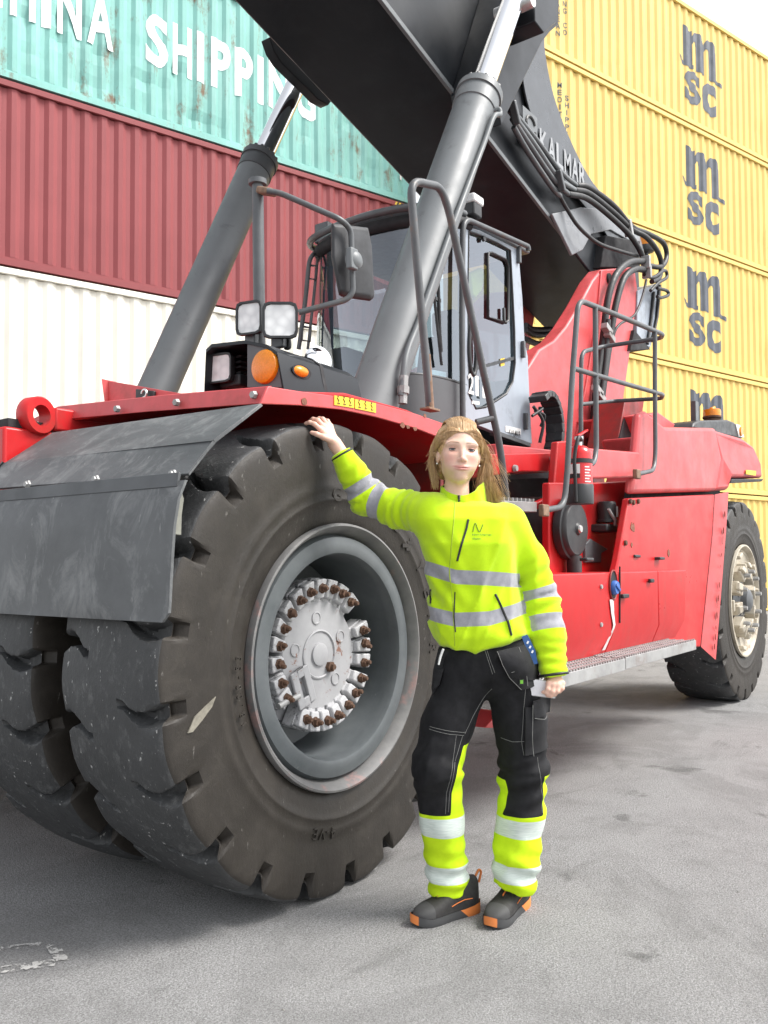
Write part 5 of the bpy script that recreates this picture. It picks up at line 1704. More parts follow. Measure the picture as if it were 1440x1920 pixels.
MB().box((2.690, 2.591, 2.875), (.05, .09, .03), Matrix.Rotation(R_(20), 3, 'X')).build('arm_joint', 'rusty_tube', mr, bevel=0.008)
MB().tube(fillet([(2.596, 2.500, 2.821), (2.634, 2.460, 2.815), (2.783, 2.250, 2.698), (2.848, 2.250, 2.677), (2.854, 2.250, 2.542), (2.861, 2.250, 2.410), (2.842, 2.270, 2.377), (2.705, 2.420, 2.317)], 0.06, 5), 0.0125, 10).build('mirror_arm', 'tube_grey', mr, smooth=60)
# mirror head: shallow moulded shell, its back to the camera
mh = [Vector(p) for p in ((2.780, 2.300, 2.696), (2.994, 2.270, 2.737), (3.021, 2.270, 2.664), (3.039, 2.270, 2.442), (3.011, 2.270, 2.419), (2.861, 2.300, 2.404), (2.829, 2.300, 2.407), (2.780, 2.300, 2.554))]
cm = sum(mh, Vector()) / len(mh)
bk = [cm.lerp(p, 0.90) + Vector((-0.012, -0.012, 0)) for p in mh]
fr_ = [p + Vector((0.02, 0.02, 0)) for p in mh]
mb = MB()
n_ = len(mh)
ff = [(i, (i + 1) % n_, n_ + (i + 1) % n_, n_ + i) for i in range(n_)] + [tuple(range(n_, 2 * n_))] + [(i, 2 * n_ + i, 2 * n_ + (i + 1) % n_, (i + 1) % n_) for i in range(n_)] + [tuple(range(2 * n_, 3 * n_))[::-1]]
mb.add(mh + bk + fr_, ff)
mb.build('mirror_shell', 'mirror_back', mr, bevel=0.006, seg=3)
mg = MB()
mg.add([cm.lerp(p, .93) + Vector((0.024, 0.024, 0)) for p in mh], [tuple(range(n_))])
mg.build('mirror_glass', 'mirror_glass', mr)
cn_ = Vector((2.843, 2.230, 2.537))
MB().lathe([(0, -.03), (.02, -.03), (.034, -.02), (.036, .02)], cn_, 'Y', 18).build('swivel', 'cyl_grey', mr, smooth=40)
MB().box(cn_ + Vector((-.02, -.005, 0)), (.05, .03, .09)).build('swivel_clamp', 'cyl_grey', mr, bevel=0.006)
rm = pivot('round_mirror', RST)
rc_ = Vector((2.926, 2.500, 2.166))
MB().lathe([(0, -.018), (.05, -.012), (.066, .0), (.06, .03), (0, .04)], rc_, 'Y', 28, M=Matrix.Rotation(R_(-25), 3, 'Z')).build('mirror_dome', 'mirror_glass', rm, smooth=50)
MB().tube([rc_ + Vector((.02, .03, -.02)), rc_ + Vector((.06, .06, -.14))], 0.008, 6).build('mirror_stem', 'tube_grey', rm, smooth=60)

# ------------------------------------------------------------------ fire extinguisher strapped to the rail
ex0 = Vector((4.525, 1.960, 1.585))
EXT = thing('fire_extinguisher', 'red fire extinguisher strapped upright to the guard rail', 'extinguisher', tuple(ex0))
paint('ext_red', (0.62, 0.015, 0.018), 0.22, var=0.06)
hgt = Vector((4.536, 1.960, 1.909)).z - ex0.z
MB().lathe([(.078, 0), (.080, .02), (.080, hgt * .84), (.072, hgt * .92), (.045, hgt * .98), (.022, hgt), (.0, hgt)], ex0, 'Z', 40).build('bottle', 'ext_red', EXT, smooth=40)
MB().lathe([(.084, -.004), (.086, .01), (.086, .10), (.082, .105)], ex0, 'Z', 40).build('foot_ring', 'black_plastic', EXT, smooth=40)
hd = ex0 + Vector((0, 0, hgt))
MB().lathe([(.020, -.01), (.020, .03), (.028, .032), (.028, .05), (.0, .052)], hd, 'Z', 16).build('valve', 'steel', EXT, smooth=40)
b = MB()
b.box(hd + Vector((.05, 0, .075)), (.16, .022, .012), Matrix.Rotation(R_(-18), 3, 'Y'))
b.build('lever', 'ext_red', EXT, bevel=0.003)
MB().tube(spline([hd + Vector((-.01, -.02, .03)), hd + Vector((-.08, -.03, .03)), hd + Vector((-.115, -.02, -.08)), hd + Vector((-.108, -.02, -.2)), hd + Vector((-.10, -.02, -.32))], 6), 0.012, 8).build('discharge_hose', 'hose_rubber', EXT, smooth=60)
for z_ in (hgt * .72, hgt * .26):
    MB().lathe([(.083, -.012), (.083, .012), (.079, .012), (.079, -.012), (.083, -.012)], ex0 + Vector((0, 0, z_)), 'Z', 36, caps=False).build('strap', 'hose_rubber', EXT, smooth=40)
def wrap(name, a0, a1, z0_, z1_, mat, r=.0812):
    mb = MB()
    k = 10
    rows = [[(ex0.x + r * math.cos(a0 + (a1 - a0) * j / k), ex0.y + r * math.sin(a0 + (a1 - a0) * j / k), ex0.z + z) for j in range(k + 1)] for z in (z0_, z1_)]
    mb.sheet(rows)
    return mb.build(name, mat, EXT, smooth=60)
view_a = math.atan2(-ex0.y, -ex0.x)
wrap('label_panel', view_a - 0.85, view_a + 0.05, hgt * .50, hgt * .66, 'sticker_white')
wrap('label_panel', view_a - 0.85, view_a + 0.05, hgt * .42, hgt * .495, 'hazard_black')
for i in range(7):
    wrap('label_line', view_a + 0.42, view_a + (0.95 if i % 2 else 0.82), hgt * (.60 - .05 * i), hgt * (.622 - .05 * i), 'sticker_white')
for o in EXT.children:      # a slim 6 kg bottle
    o.data.transform(Matrix.Translation(ex0) @ Matrix.Diagonal((0.90, 0.90, 1.0, 1.0)) @ Matrix.Translation(-ex0))

# ================================================================== person
PO = Vector((2.692, 1.593, 0.0))           # between the feet
PROT = PSI - math.pi / 2                    # local x = to the viewer's right, local y = away from the viewer
# ---- implicit-surface toolkit
def v3(p):
    return np.array(p, float)
def sd_cone(P, a, b, ra, rb):
    """rounded cone from a to b"""
    a, b = v3(a), v3(b)
    ab = b - a
    t_ = np.clip(((P - a) @ ab) / (ab @ ab), 0, 1)
    return np.linalg.norm(P - a - t_[..., None] * ab, axis=-1) - (ra + (rb - ra) * t_), t_
def sd_ell(P, c, r):
    q = (P - v3(c)) / v3(r)
    k = np.linalg.norm(q, axis=-1)
    return (k - 1) * min(r) * np.where(k > 1e-6, 1, 1)
def smin(a, b, k):
    h_ = np.clip(0.5 + 0.5 * (b - a) / k, 0, 1)
    return b * (1 - h_) + a * h_ - k * h_ * (1 - h_)
def smax(a, b, k):
    return -smin(-a, -b, k)
def folds(P, amp, freq, seed, n=5, squash=(1, 1, 1)):
    rs = np.random.RandomState(seed)
    Q = P * v3(squash)
    out = 0
    for i in range(n):
        a, b = rs.randn(3), rs.randn(3)
        a, b = a / np.linalg.norm(a), b / np.linalg.norm(b)
        out = out + np.sin(freq * (0.7 + 0.6 * rs.rand()) * (Q @ a) + 6.3 * rs.rand() + 1.4 * np.sin(freq * 0.55 * (Q @ b) + 6.3 * rs.rand()))
    return amp * out / n
def creases(P, amp, freq, seed, n=3, squash=(1, 1, 1)):
    """sharp-edged folds: ridges with soft valleys, coming and going over the cloth"""
    rs = np.random.RandomState(seed)
    Q = P * v3(squash)
    out = 0
    for i in range(n):
        a, b, c_ = rs.randn(3), rs.randn(3), rs.randn(3)
        a, b, c_ = (q / np.linalg.norm(q) for q in (a, b, c_))
        w = np.sin(freq * (Q @ a) + 6.3 * rs.rand() + 1.8 * np.sin(freq * 0.5 * (Q @ b) + 6.3 * rs.rand()))
        k = np.clip(np.sin(freq * 0.42 * (Q @ c_) + 6.3 * rs.rand()) + 0.15, 0, 1)
        out = out - k * (1 - np.abs(w)) ** 2
    return amp * out
def nets(F, lo, hi, h):
    """naive surface nets of F<0"""
    lo, hi = v3(lo), v3(hi)
    n = np.ceil((hi - lo) / h).astype(int) + 1
    ax = [lo[i] + h * np.arange(n[i]) for i in range(3)]
    V = np.empty(n)
    for i0 in range(0, n[0], 24):
        G = np.stack(np.meshgrid(ax[0][i0:i0 + 24], ax[1], ax[2], indexing='ij'), -1)
        V[i0:i0 + 24] = F(G)
    S = V < 0
    c = n - 1
    cnt = np.zeros(c, np.int8)
    for dx in (0, 1):
        for dy in (0, 1):
            for dz in (0, 1):
                cnt += S[dx:dx + c[0], dy:dy + c[1], dz:dz + c[2]]
    act = (cnt > 0) & (cnt < 8)
    I = np.argwhere(act)
    idx = -np.ones(c, int)
    idx[act] = np.arange(len(I))
    corner = np.array([(x, y, z) for x in (0, 1) for y in (0, 1) for z in (0, 1)])
    val = np.stack([V[I[:, 0] + d[0], I[:, 1] + d[1], I[:, 2] + d[2]] for d in corner], 1)
    acc = np.zeros((len(I), 3))
    num = np.zeros(len(I))
    for a in range(8):
        for b in range(a + 1, 8):
            if np.abs(corner[a] - corner[b]).sum() != 1:
                continue
            va, vb = val[:, a], val[:, b]
            mk = (va < 0) != (vb < 0)
            t_ = np.where(mk, va / np.where(mk, va - vb, 1), 0)
            p = corner[a] + t_[:, None] * (corner[b] - corner[a])
            acc += np.where(mk[:, None], p, 0)
            num += mk
    co = lo + h * (I + acc / num[:, None])
    quads = []
    for axis in range(3):
        o1, o2 = [i for i in range(3) if i != axis]
        sl0 = [slice(None)] * 3
        sl1 = [slice(None)] * 3
        sl0[axis], sl1[axis] = slice(0, -1), slice(1, None)
        ch_ = S[tuple(sl0)] != S[tuple(sl1)]
        E_ = np.argwhere(ch_)
        ok = (E_[:, o1] > 0) & (E_[:, o2] > 0) & (E_[:, o1] < c[o1]) & (E_[:, o2] < c[o2])
        E_ = E_[ok]
        ins = S[E_[:, 0], E_[:, 1], E_[:, 2]]
        def cell(d1, d2):
            q = E_.copy()
            q[:, o1] -= d1
            q[:, o2] -= d2
            return idx[q[:, 0], q[:, 1], q[:, 2]]
        Q = np.stack([cell(1, 1), cell(0, 1), cell(0, 0), cell(1, 0)], 1)
        flip = ins if axis != 1 else ~ins
        Q[~flip] = Q[~flip][:, ::-1]
        quads.append(Q)
    Q = np.concatenate(quads)
    return co, Q
def net_object(name, F, lo, hi, h, mat, parent, attrs=None, mats=None, relax=1):
    co, Q = nets(F, lo, hi, h)
    if relax:
        for _ in range(relax):
            s_ = np.zeros_like(co)
            k_ = np.zeros(len(co))
            for a, b in ((0, 1), (1, 2), (2, 3), (3, 0)):
                np.add.at(s_, Q[:, a], co[Q[:, b]])
                np.add.at(s_, Q[:, b], co[Q[:, a]])
                np.add.at(k_, Q[:, a], 1)
                np.add.at(k_, Q[:, b], 1)
            co = co * 0.5 + 0.5 * s_ / np.maximum(k_, 1)[:, None]
    me = bpy.data.meshes.new(name)
    me.from_pydata(co.tolist(), [], Q.tolist())
    for nm, fn in (attrs or {}).items():
        at_ = me.attributes.new(nm, 'FLOAT', 'POINT')
        at_.data.foreach_set('value', np.asarray(fn(co), np.float32))
    me.polygons.foreach_set('use_smooth', [True] * len(me.polygons))
    bm = bmesh.new()
    bm.from_mesh(me)
    bmesh.ops.recalc_face_normals(bm, faces=bm.faces)
    bm.to_mesh(me)
    bm.free()
    return link(name, me, mat, parent)
def front(F, xz, y0=-0.45, y1=0.30, n=700):
    """y of the surface of F met first when looking from the viewer's side"""
    xz = np.asarray(xz, float)
    ys = np.linspace(y0, y1, n)
    P = np.stack([np.repeat(xz[:, 0:1], n, 1), np.repeat(ys[None], len(xz), 0), np.repeat(xz[:, 1:2], n, 1)], -1)
    d_ = F(P)
    hit = d_ < 0
    k = np.argmax(hit, 1)
    y = ys[k]
    y[~hit.any(1)] = np.nan
    return y
def resample(pts, n):
    pts = np.array([(p[0], p[2]) for p in pts], float)
    s_ = np.concatenate([[0], np.cumsum(np.linalg.norm(np.diff(pts, axis=0), axis=1))])
    u = np.linspace(0, s_[-1], n)
    return np.stack([np.interp(u, s_, pts[:, 0]), np.interp(u, s_, pts[:, 1])], 1)
def seam(name, F, pts, r, mat, parent, lift=0.0, n=24, flat=None):
    """thin line of thread, piping or zip laid on a garment"""
    xz = resample(pts, n)
    y = front(F, xz)
    ok = ~np.isnan(y)
    xz, y = xz[ok], y[ok]
    if len(y) < 3:
        return None
    P = [Vector((a, b - lift, c)) for (a, c), b in zip(xz, y)]
    return MB().tube(P, r, 6).build(name, mat, parent, smooth=60)
def patch(name, F, quad, th, mat, parent, nu=10, nv=12, lift=0.004, bevel=0.003, bulge=0.0):
    """cloth panel with four corners laid on a garment"""
    a, b, c, d_ = [np.array((p[0], p[2])) for p in quad]
    rows, grid = [], []
    for i in range(nv + 1):
        for j in range(nu + 1):
            u, v = j / nu, i / nv
            grid.append((a * (1 - u) + b * u) * (1 - v) + (d_ * (1 - u) + c * u) * v)
    grid = np.array(grid)
    y = front(F, grid)
    if np.isnan(y).any():
        y = np.where(np.isnan(y), np.nanmax(y), y)
    y = y.reshape(nv + 1, nu + 1)
    ym = y.copy()
    for _ in range(2):
        ym[1:-1, 1:-1] = (ym[:-2, 1:-1] + ym[2:, 1:-1] + ym[1:-1, :-2] + ym[1:-1, 2:]) / 4
    for i in range(nv + 1):
        rows.append([(grid[i * (nu + 1) + j][0], ym[i, j] - lift - th - bulge * math.sin(math.pi * i / nv) * math.sin(math.pi * j / nu), grid[i * (nu + 1) + j][1]) for j in range(nu + 1)])
    return MB().sheet(rows, (0, th, 0)).build(name, mat, parent, smooth=50, bevel=bevel)

WOM = bpy.data.objects.new('person', None)
col.objects.link(WOM)
WOM.location = PO
WOM.rotation_euler = (0, 0, PROT)
tag(WOM, 'person in a yellow high-visibility fleece and black work trousers, one hand on the big tyre', 'person')

# ---- cloth materials
HIVIS = (0.60, 0.86, 0.012)
def cloth(name, build_col, rough=0.9, bscale=700, bstr=0.25, sheen=0.0):
    t = NT(name)
    t.col(build_col(t))
    t.set(Roughness=rough, Specular_IOR_Level=0.2)
    if sheen:
        t.set(Sheen_Weight=sheen, Sheen_Roughness=0.5)
    t.bump(t.noise(bscale, 3, 0.7), bstr, 0.002)
    return t
def gt(t, a, e=0.0004):
    return t.ramp(t.math('ADD', t.math('MULTIPLY', t.attr(a), 0.5 / e * 0.1), 0.5), 0.45, 0.55)
def c_jacket(t):
    base = t.ramp(t.noise(14, 4, 0.6), 0.3, 0.7, (0.46, 0.70, 0.009), (0.55, 0.80, 0.012))
    silver = t.ramp(t.noise(40, 4, 0.6), 0.3, 0.7, (0.28, 0.28, 0.31), (0.36, 0.36, 0.39))
    return t.mix(gt(t, 'band'), base, silver)
cloth('fleece', c_jacket, 0.95, 900, 0.35, 0.25)
def c_trouser(t):
    blk = t.ramp(t.noise(30, 4, 0.6), 0.3, 0.7, (0.010, 0.010, 0.011), (0.018, 0.018, 0.020))
    yel = t.ramp(t.noise(22, 4, 0.6), 0.3, 0.7, (0.50, 0.74, 0.011), (0.60, 0.84, 0.018))
    wv = t.noise(1.0, 2, 0.5, t.coord((30, 30, 420)))
    sil = t.ramp(wv, 0.3, 0.7, (0.52, 0.60, 0.55), (0.70, 0.76, 0.71))
    c = t.mix(gt(t, 'yellow'), blk, yel)
    return t.mix(gt(t, 'band'), c, sil)
cloth('work_trousers', c_trouser, 0.75, 1400, 0.15)
cloth('black_cloth', lambda t: t.ramp(t.noise(30, 4, 0.6), 0.3, 0.7, (0.016, 0.016, 0.017), (0.028, 0.028, 0.030)), 0.75, 1400, 0.15)
paint('thread', (0.20, 0.20, 0.19), 0.8)
paint('zip_black', (0.015, 0.015, 0.015), 0.5)
paint('piping_grey', (0.36, 0.50, 0.02), 0.7)
# ---- jacket
def prof(py, v):
    return None
# torso: centre and half widths against height
TZ = [(0.003, -0.007, 1.497)[2], (0.003, -0.006, 1.482)[2], (0.004, -0.005, 1.457)[2], (0.003, -0.003, 1.413)[2], (0.002, -0.000, 1.326)[2], (0.002, 0.002, 1.250)[2], (0.001, 0.005, 1.173)[2], (0.001, 0.009, 1.077)[2], (0.001, 0.012, 1.000)[2], (0.000, 0.014, 0.933)[2]]
TC = [(-0.020, -0.007, 1.499)[0], (-0.018, -0.007, 1.499)[0], (-0.003, -0.005, 1.461)[0], (0.003, -0.003, 1.403)[0], (0.001, -0.001, 1.326)[0], (0.004, 0.002, 1.250)[0], (0.014, 0.005, 1.173)[0], (0.027, 0.009, 1.077)[0], (0.049, 0.011, 1.000)[0], (0.062, 0.014, 0.933)[0]]
TW = [0.050, 0.070, 0.128, 0.172, 0.172, 0.166, 0.163, 0.166, 0.172, 0.158]
TD = [0.052, 0.066, 0.092, 0.116, 0.128, 0.122, 0.116, 0.120, 0.126, 0.112]
TY = [0.02, 0.015, 0.005, -0.005, -0.014, -0.008, 0.0, 0.0, 0.0, 0.0]
o_ = np.argsort(TZ)
TZ, TC, TW, TD, TY = [np.array(q)[o_] for q in (TZ, TC, TW, TD, TY)]
def torso(P):
    x, y, z = P[..., 0], P[..., 1], P[..., 2]
    cx, w, dd, cy = (np.interp(z, TZ, q) for q in (TC, TW, TD, TY))
    qx, qy = np.abs((x - cx) / w), np.abs((y - cy) / dd)
    k = (qx ** 2.3 + qy ** 2.3) ** (1 / 2.3)
    d1 = (k - 1) * np.minimum(w, dd)
    return smax(d1, np.maximum(z - TZ[-1], TZ[0] - z), 0.02)
RA = [(-0.139, -0.005, 1.438), (-0.249, 0.084, 1.460), (-0.358, 0.133, 1.504), (-0.416, 0.120, 1.595), (-0.462, 0.112, 1.671)]
RR = [0.078, 0.066, 0.060, 0.052, 0.039]
LA = [(0.141, -0.003, 1.402), (0.219, 0.017, 1.268), (0.254, 0.021, 1.142), (0.273, -0.019, 1.001), (0.292, -0.044, 0.857)]
LR = [0.071, 0.062, 0.057, 0.055, 0.048]
def arm(P, J, rads):
    d_, s_ = None, None
    L = 0
    for i in range(len(J) - 1):
        di, t_ = sd_cone(P, J[i], J[i + 1], rads[i], rads[i + 1])
        ln = np.linalg.norm(v3(J[i + 1]) - v3(J[i]))
        si = L + t_ * ln
        L += ln
        if d_ is None:
            d_, s_, best = di, si, di
        else:
            s_ = np.where(di < best, si, s_)
            best = np.minimum(best, di)
            d_ = smin(d_, di, 0.03)
    return d_, s_
def cuff_cut(P, J):
    a, b = v3(J[-2]), v3(J[-1])
    n_ = (b - a) / np.linalg.norm(b - a)
    return (P - b) @ n_
HEM = [(-0.143, 0.012, 1.001), (-0.105, 0.012, 0.974), (-0.066, 0.013, 0.959), (-0.019, 0.014, 0.951), (0.039, 0.013, 0.954), (0.096, 0.013, 0.965), (0.163, 0.012, 0.986), (0.231, 0.011, 1.011)]
def hemline(x):
    return np.interp(x, [p[0] for p in HEM], [p[2] for p in HEM])
def jacket(P):
    x, y, z = P[..., 0], P[..., 1], P[..., 2]
    t0 = torso(P)
    ra, rs_ = arm(P, RA, RR)
    la, ls_ = arm(P, LA, LR)
    # sleeve creases gather at the elbows and cuffs
    ra = ra + 0.0045 * np.sin(rs_ * 165 + 3 * np.sin(y * 40)) * np.exp(-((rs_ - 0.30) / 0.10) ** 2) + 0.004 * np.sin(rs_ * 150 + 25 * y) * np.exp(-((rs_ - 0.12) / 0.07) ** 2)
    la = la + 0.0040 * np.sin(ls_ * 130 + 24 * x) * np.exp(-((ls_ - 0.30) / 0.13) ** 2) + 0.0035 * np.sin(ls_ * 170 - 30 * x) * np.exp(-((ls_ - 0.52) / 0.07) ** 2)
    ra = smax(ra, cuff_cut(P, RA), 0.008)
    la = smax(la, cuff_cut(P, LA), 0.008)
    # hem: gathered, then cut
    hz = hemline(x)
    d_ = smin(t0, ra, 0.055)
    d_ = d_ + 0.0055 * np.sin((x * 1.0 + y * 0.6) * 52 + 2 * np.sin(z * 30)) * np.exp(-((z - hz - 0.02) / 0.05) ** 2)
    d_ = smax(d_, hz - z, 0.018)
    d_ = smin(d_, la, 0.030)
    d_ = d_ + folds(P, 0.0100, 22, 3, squash=(1, 1, 0.8)) + folds(P, 0.0042, 55, 5, squash=(1.2, 1, 0.6)) + creases(P, 0.0065, 26, 8, 4, (1, 0.8, 0.9))
    # diagonal drag lines from the raised arm across the side to the waist
    dl = (x + 0.75 * (z - 1.30)) * 1.0
    d_ = d_ + 0.0045 * np.sin(dl * 95) * 1.3 * np.exp(-((x + 0.12) / 0.07) ** 2) * np.exp(-((z - 1.18) / 0.14) ** 2)
    return d_
B1x, B1z = [(-0.181, 0.002, 1.251)[0], (-0.123, 0.003, 1.231)[0], (-0.056, 0.004, 1.210)[0], (0.050, 0.004, 1.205)[0], (0.175, 0.005, 1.195)[0]], [(-0.181, 0.002, 1.251)[2], (-0.123, 0.003, 1.231)[2], (-0.056, 0.004, 1.210)[2], (0.050, 0.004, 1.205)[2], (0.175, 0.005, 1.195)[2]]
B2x, B2z = [(-0.152, 0.009, 1.082)[0], (-0.057, 0.009, 1.062)[0], (0.059, 0.009, 1.067)[0], (0.203, 0.008, 1.103)[0]], [(-0.152, 0.009, 1.082)[2], (-0.057, 0.009, 1.062)[2], (0.059, 0.009, 1.067)[2], (0.203, 0.008, 1.103)[2]]
def jacket_band(P):
    x, y, z = P[..., 0], P[..., 1], P[..., 2]
    t0 = torso(P)
    ra, rs_ = arm(P, RA, RR)
    la, ls_ = arm(P, LA, LR)
    bt = np.maximum(0.0245 - np.abs(z - np.interp(x, B1x, B1z)), 0.0245 - np.abs(z - np.interp(x, B2x, B2z)))
    br_ = np.maximum(0.022 - np.abs(rs_ - 0.222), 0.022 - np.abs(rs_ - 0.326))
    bl_ = np.maximum(0.028 - np.abs(ls_ - 0.285), 0.028 - np.abs(ls_ - 0.395))
    k = np.argmin(np.stack([t0, ra, la]), 0)
    return np.choose(k, [bt, br_, bl_])
JK = net_object('jacket', jacket, (-0.56, -0.20, 0.80), (0.42, 0.28, 1.76), 0.0065, 'fleece', WOM, {'band': jacket_band}, relax=1)
# collar: stand-up ring, yellow outside, dark inside, open at the zip
cc_ = v3((-0.019, 0.003, 1.500))
def collar_pt(a, s, r_out=True):
    """a: angle from the front (towards the viewer), s: 0 bottom .. 1 top"""
    fr_ = (1 + math.cos(a)) / 2
    ztop_ = (0.046 - 0.048 * fr_ ** 3 + 0.012 * (1 - fr_)) + 0.010 * math.sin(a)
    zbot_ = -0.052 - 0.006 * fr_
    z = zbot_ + (ztop_ - zbot_) * s
    rr_ = 0.088 - 0.012 * s + (0.004 * math.sin(9 * a + 3 * s))
    if not r_out:
        rr_ -= 0.008
    return (cc_[0] + rr_ * math.sin(a), cc_[1] + 0.012 - rr_ * 0.93 * math.cos(a), cc_[2] + z)
gap = 0.07
angs = [-0.25 + gap + (2 * math.pi - 2 * gap) * i / 40 for i in range(41)]
cl1 = MB().sheet([[collar_pt(a, s) for a in angs] for s in (0, .25, .5, .75, 1)])
cl1.sheet([[collar_pt(a, 1) for a in angs], [collar_pt(a, 1, False) for a in angs]])
me_c = cl1.build('collar', 'fleece', JK, smooth=60)
me_c.data.attributes.new('band', 'FLOAT', 'POINT').data.foreach_set('value', [-1.0] * len(me_c.data.vertices))
MB().sheet([[collar_pt(a, s, False) for a in angs] for s in (0, .5, 1)]).build('collar_lining', 'zip_black', JK, smooth=60)
# front zip, chest pocket, hand pockets
seam('zip', jacket, [(-0.054, -0.006, 1.471), (-0.063, -0.003, 1.394), (-0.073, 0.000, 1.308), (-0.079, 0.003, 1.221), (-0.070, 0.006, 1.154), (-0.064, 0.009, 1.058), (-0.061, 0.012, 0.972)], 0.0022, 'piping_grey', JK, 0.000, 40)
MB().tube([collar_pt(-0.25, s) for s in (0.0, .35, .7, 1.0)], 0.0035, 6).build('collar_zip', 'zip_black', JK, smooth=60)
zq = Vector(collar_pt(-0.25, 0.05))
MB().box(zq + Vector((0, -.008, -.014)), (.007, .004, .030)).build('zip_pull', 'zip_black', JK, bevel=0.0015)
seam('chest_zip', jacket, [(-0.012, -0.003, 1.409), (-0.020, -0.002, 1.375), (-0.040, -0.000, 1.317), (-0.053, 0.002, 1.265)], 0.0042, 'zip_black', JK, 0.001, 20)
seam('pocket_zip', jacket, [(0.080, 0.006, 1.150), (0.097, 0.007, 1.115), (0.124, 0.010, 1.053), (0.135, 0.012, 1.007)], 0.0045, 'zip_black', JK, 0.001, 20)
seam('pocket_zip', jacket, [(-0.138, 0.006, 1.164), (-0.142, 0.007, 1.116)], 0.0035, 'zip_black', JK, 0.001, 10)
seam('hem_line', jacket, [(-0.060, 0.006, 1.158), (-0.064, 0.009, 1.077), (-0.059, 0.011, 1.020)], 0.0022, 'zip_black', JK, 0.002, 16)
for J, s_, rr_ in ((RA, 1, .0425), (LA, 1, .0510)):
    a_, b_ = Vector(J[-2]), Vector(J[-1])
    n_ = (b_ - a_).normalized()
    u_ = n_.orthogonal().normalized()
    w_ = n_.cross(u_)
    c_ = b_ - n_ * 0.006
    MB().tube([c_ + (u_ * math.cos(k) + w_ * math.sin(k)) * (rr_ - 0.0005) for k in np.linspace(0, 2 * math.pi, 33)], 0.005, 8, caps=False).build('cuff_binding', 'zip_black', JK, smooth=60)
# chest emblem and its small lettering, embroidered in dark thread
for pts in ([(0.002, -0.002, 1.365), (0.009, -0.003, 1.394), (0.013, -0.003, 1.395), (0.022, -0.002, 1.367), (0.027, -0.001, 1.365), (0.038, -0.003, 1.391)],):
    seam('chest_emblem', jacket, pts, 0.0011, 'zip_black', JK, 0.0015, 40)
paint('thread_green', (0.05, 0.16, 0.05), 0.8)
def cloth_text(s_, p0, hgt_, wid, F, mat, parent, name='lettering'):
    me = fit_text(s_, p0[0], p0[0] + wid, p0[2], p0[2] + hgt_, 0.0)
    def fn(co):
        y = front(F, co[:, :2])
        y = np.where(np.isnan(y), np.nanmean(y), y)
        return np.stack([co[:, 0], y - 0.0025, co[:, 1]], -1)
    return link(name, place_mesh(me, fn), mat, parent)
cloth_text('Norrk\u00f6pings', (0.000, -0.001, 1.351), 0.008, 0.066, jacket, 'thread_green', JK)
cloth_text('Hamn', (0.001, -0.001, 1.338), 0.008, 0.027, jacket, 'thread_green', JK)

# ---- trousers
RL = [(-0.015, 0.016, 0.862), (-0.074, -0.008, 0.699), (-0.123, -0.046, 0.536), (-0.102, 0.001, 0.340), (-0.079, 0.046, 0.076)]
RLR = [0.098, 0.086, 0.078, 0.073, 0.070]
LL = [(0.146, 0.016, 0.862), (0.179, 0.023, 0.693), (0.190, 0.019, 0.522), (0.183, 0.036, 0.357), (0.166, 0.040, 0.213), (0.149, 0.046, 0.060)]
LLR = [0.100, 0.088, 0.078, 0.076, 0.078, 0.076]
PEL = (0.060, 0.014, 0.920)
HEMR, HEML = (-0.081, 0.045, 0.073)[2], (0.150, 0.045, 0.079)[2]
HL1, HL2 = (0.073, 0.043, 0.118), (0.226, 0.045, 0.067)
def trousers(P):
    x, y, z = P[..., 0], P[..., 1], P[..., 2]
    r1, s1 = arm(P, RL, RLR)
    r2, s2 = arm(P, LL, LLR)
    r1 = r1 + 0.0065 * np.sin(s1 * 70 + 18 * x + 2 * np.sin(30 * y)) * np.exp(-((s1 - 0.36) / 0.09) ** 2) + 0.006 * np.sin(s1 * 95 - 22 * x) * np.exp(-((s1 - 0.74) / 0.10) ** 2)
    r2 = r2 + 0.0075 * np.sin(s2 * 85 + 26 * x) * np.exp(-((s2 - 0.38) / 0.10) ** 2) + 0.0065 * np.sin(s2 * 80 - 26 * x) * np.exp(-((s2 - 0.72) / 0.10) ** 2)
    d_ = smin(r1, r2, 0.02)
    pe = sd_ell(P, PEL, (0.170, 0.118, 0.13))
    d_ = smin(d_, pe, 0.04)
    hem = np.where(x < (0.035, 0.040, 0.214)[0], HEMR, np.interp(x, [HL1[0], HL2[0]], [HL1[2], HL2[2]]))
    d_ = smax(d_, hem - z, 0.006)
    d_ = d_ + folds(P, 0.0050, 30, 11, squash=(1, 1, 0.6)) + folds(P, 0.0025, 70, 13, squash=(1.2, 1, 0.5)) + creases(P, 0.0060, 30, 18, 4, (1, 0.8, 0.8))
    return d_
XM = (0.039, 0.033, 0.406)[0]
KR, KL = (-0.099, 0.034, 0.383)[2], (0.189, 0.035, 0.366)[2]
IR = [((-0.032, 0.025, 0.625)[2], (-0.032, 0.025, 0.625)[0]), ((-0.055, 0.028, 0.550)[2], (-0.055, 0.028, 0.550)[0]), ((-0.075, 0.031, 0.464)[2], (-0.075, 0.031, 0.464)[0]), ((-0.078, 0.034, 0.383)[2], (-0.078, 0.034, 0.383)[0])]
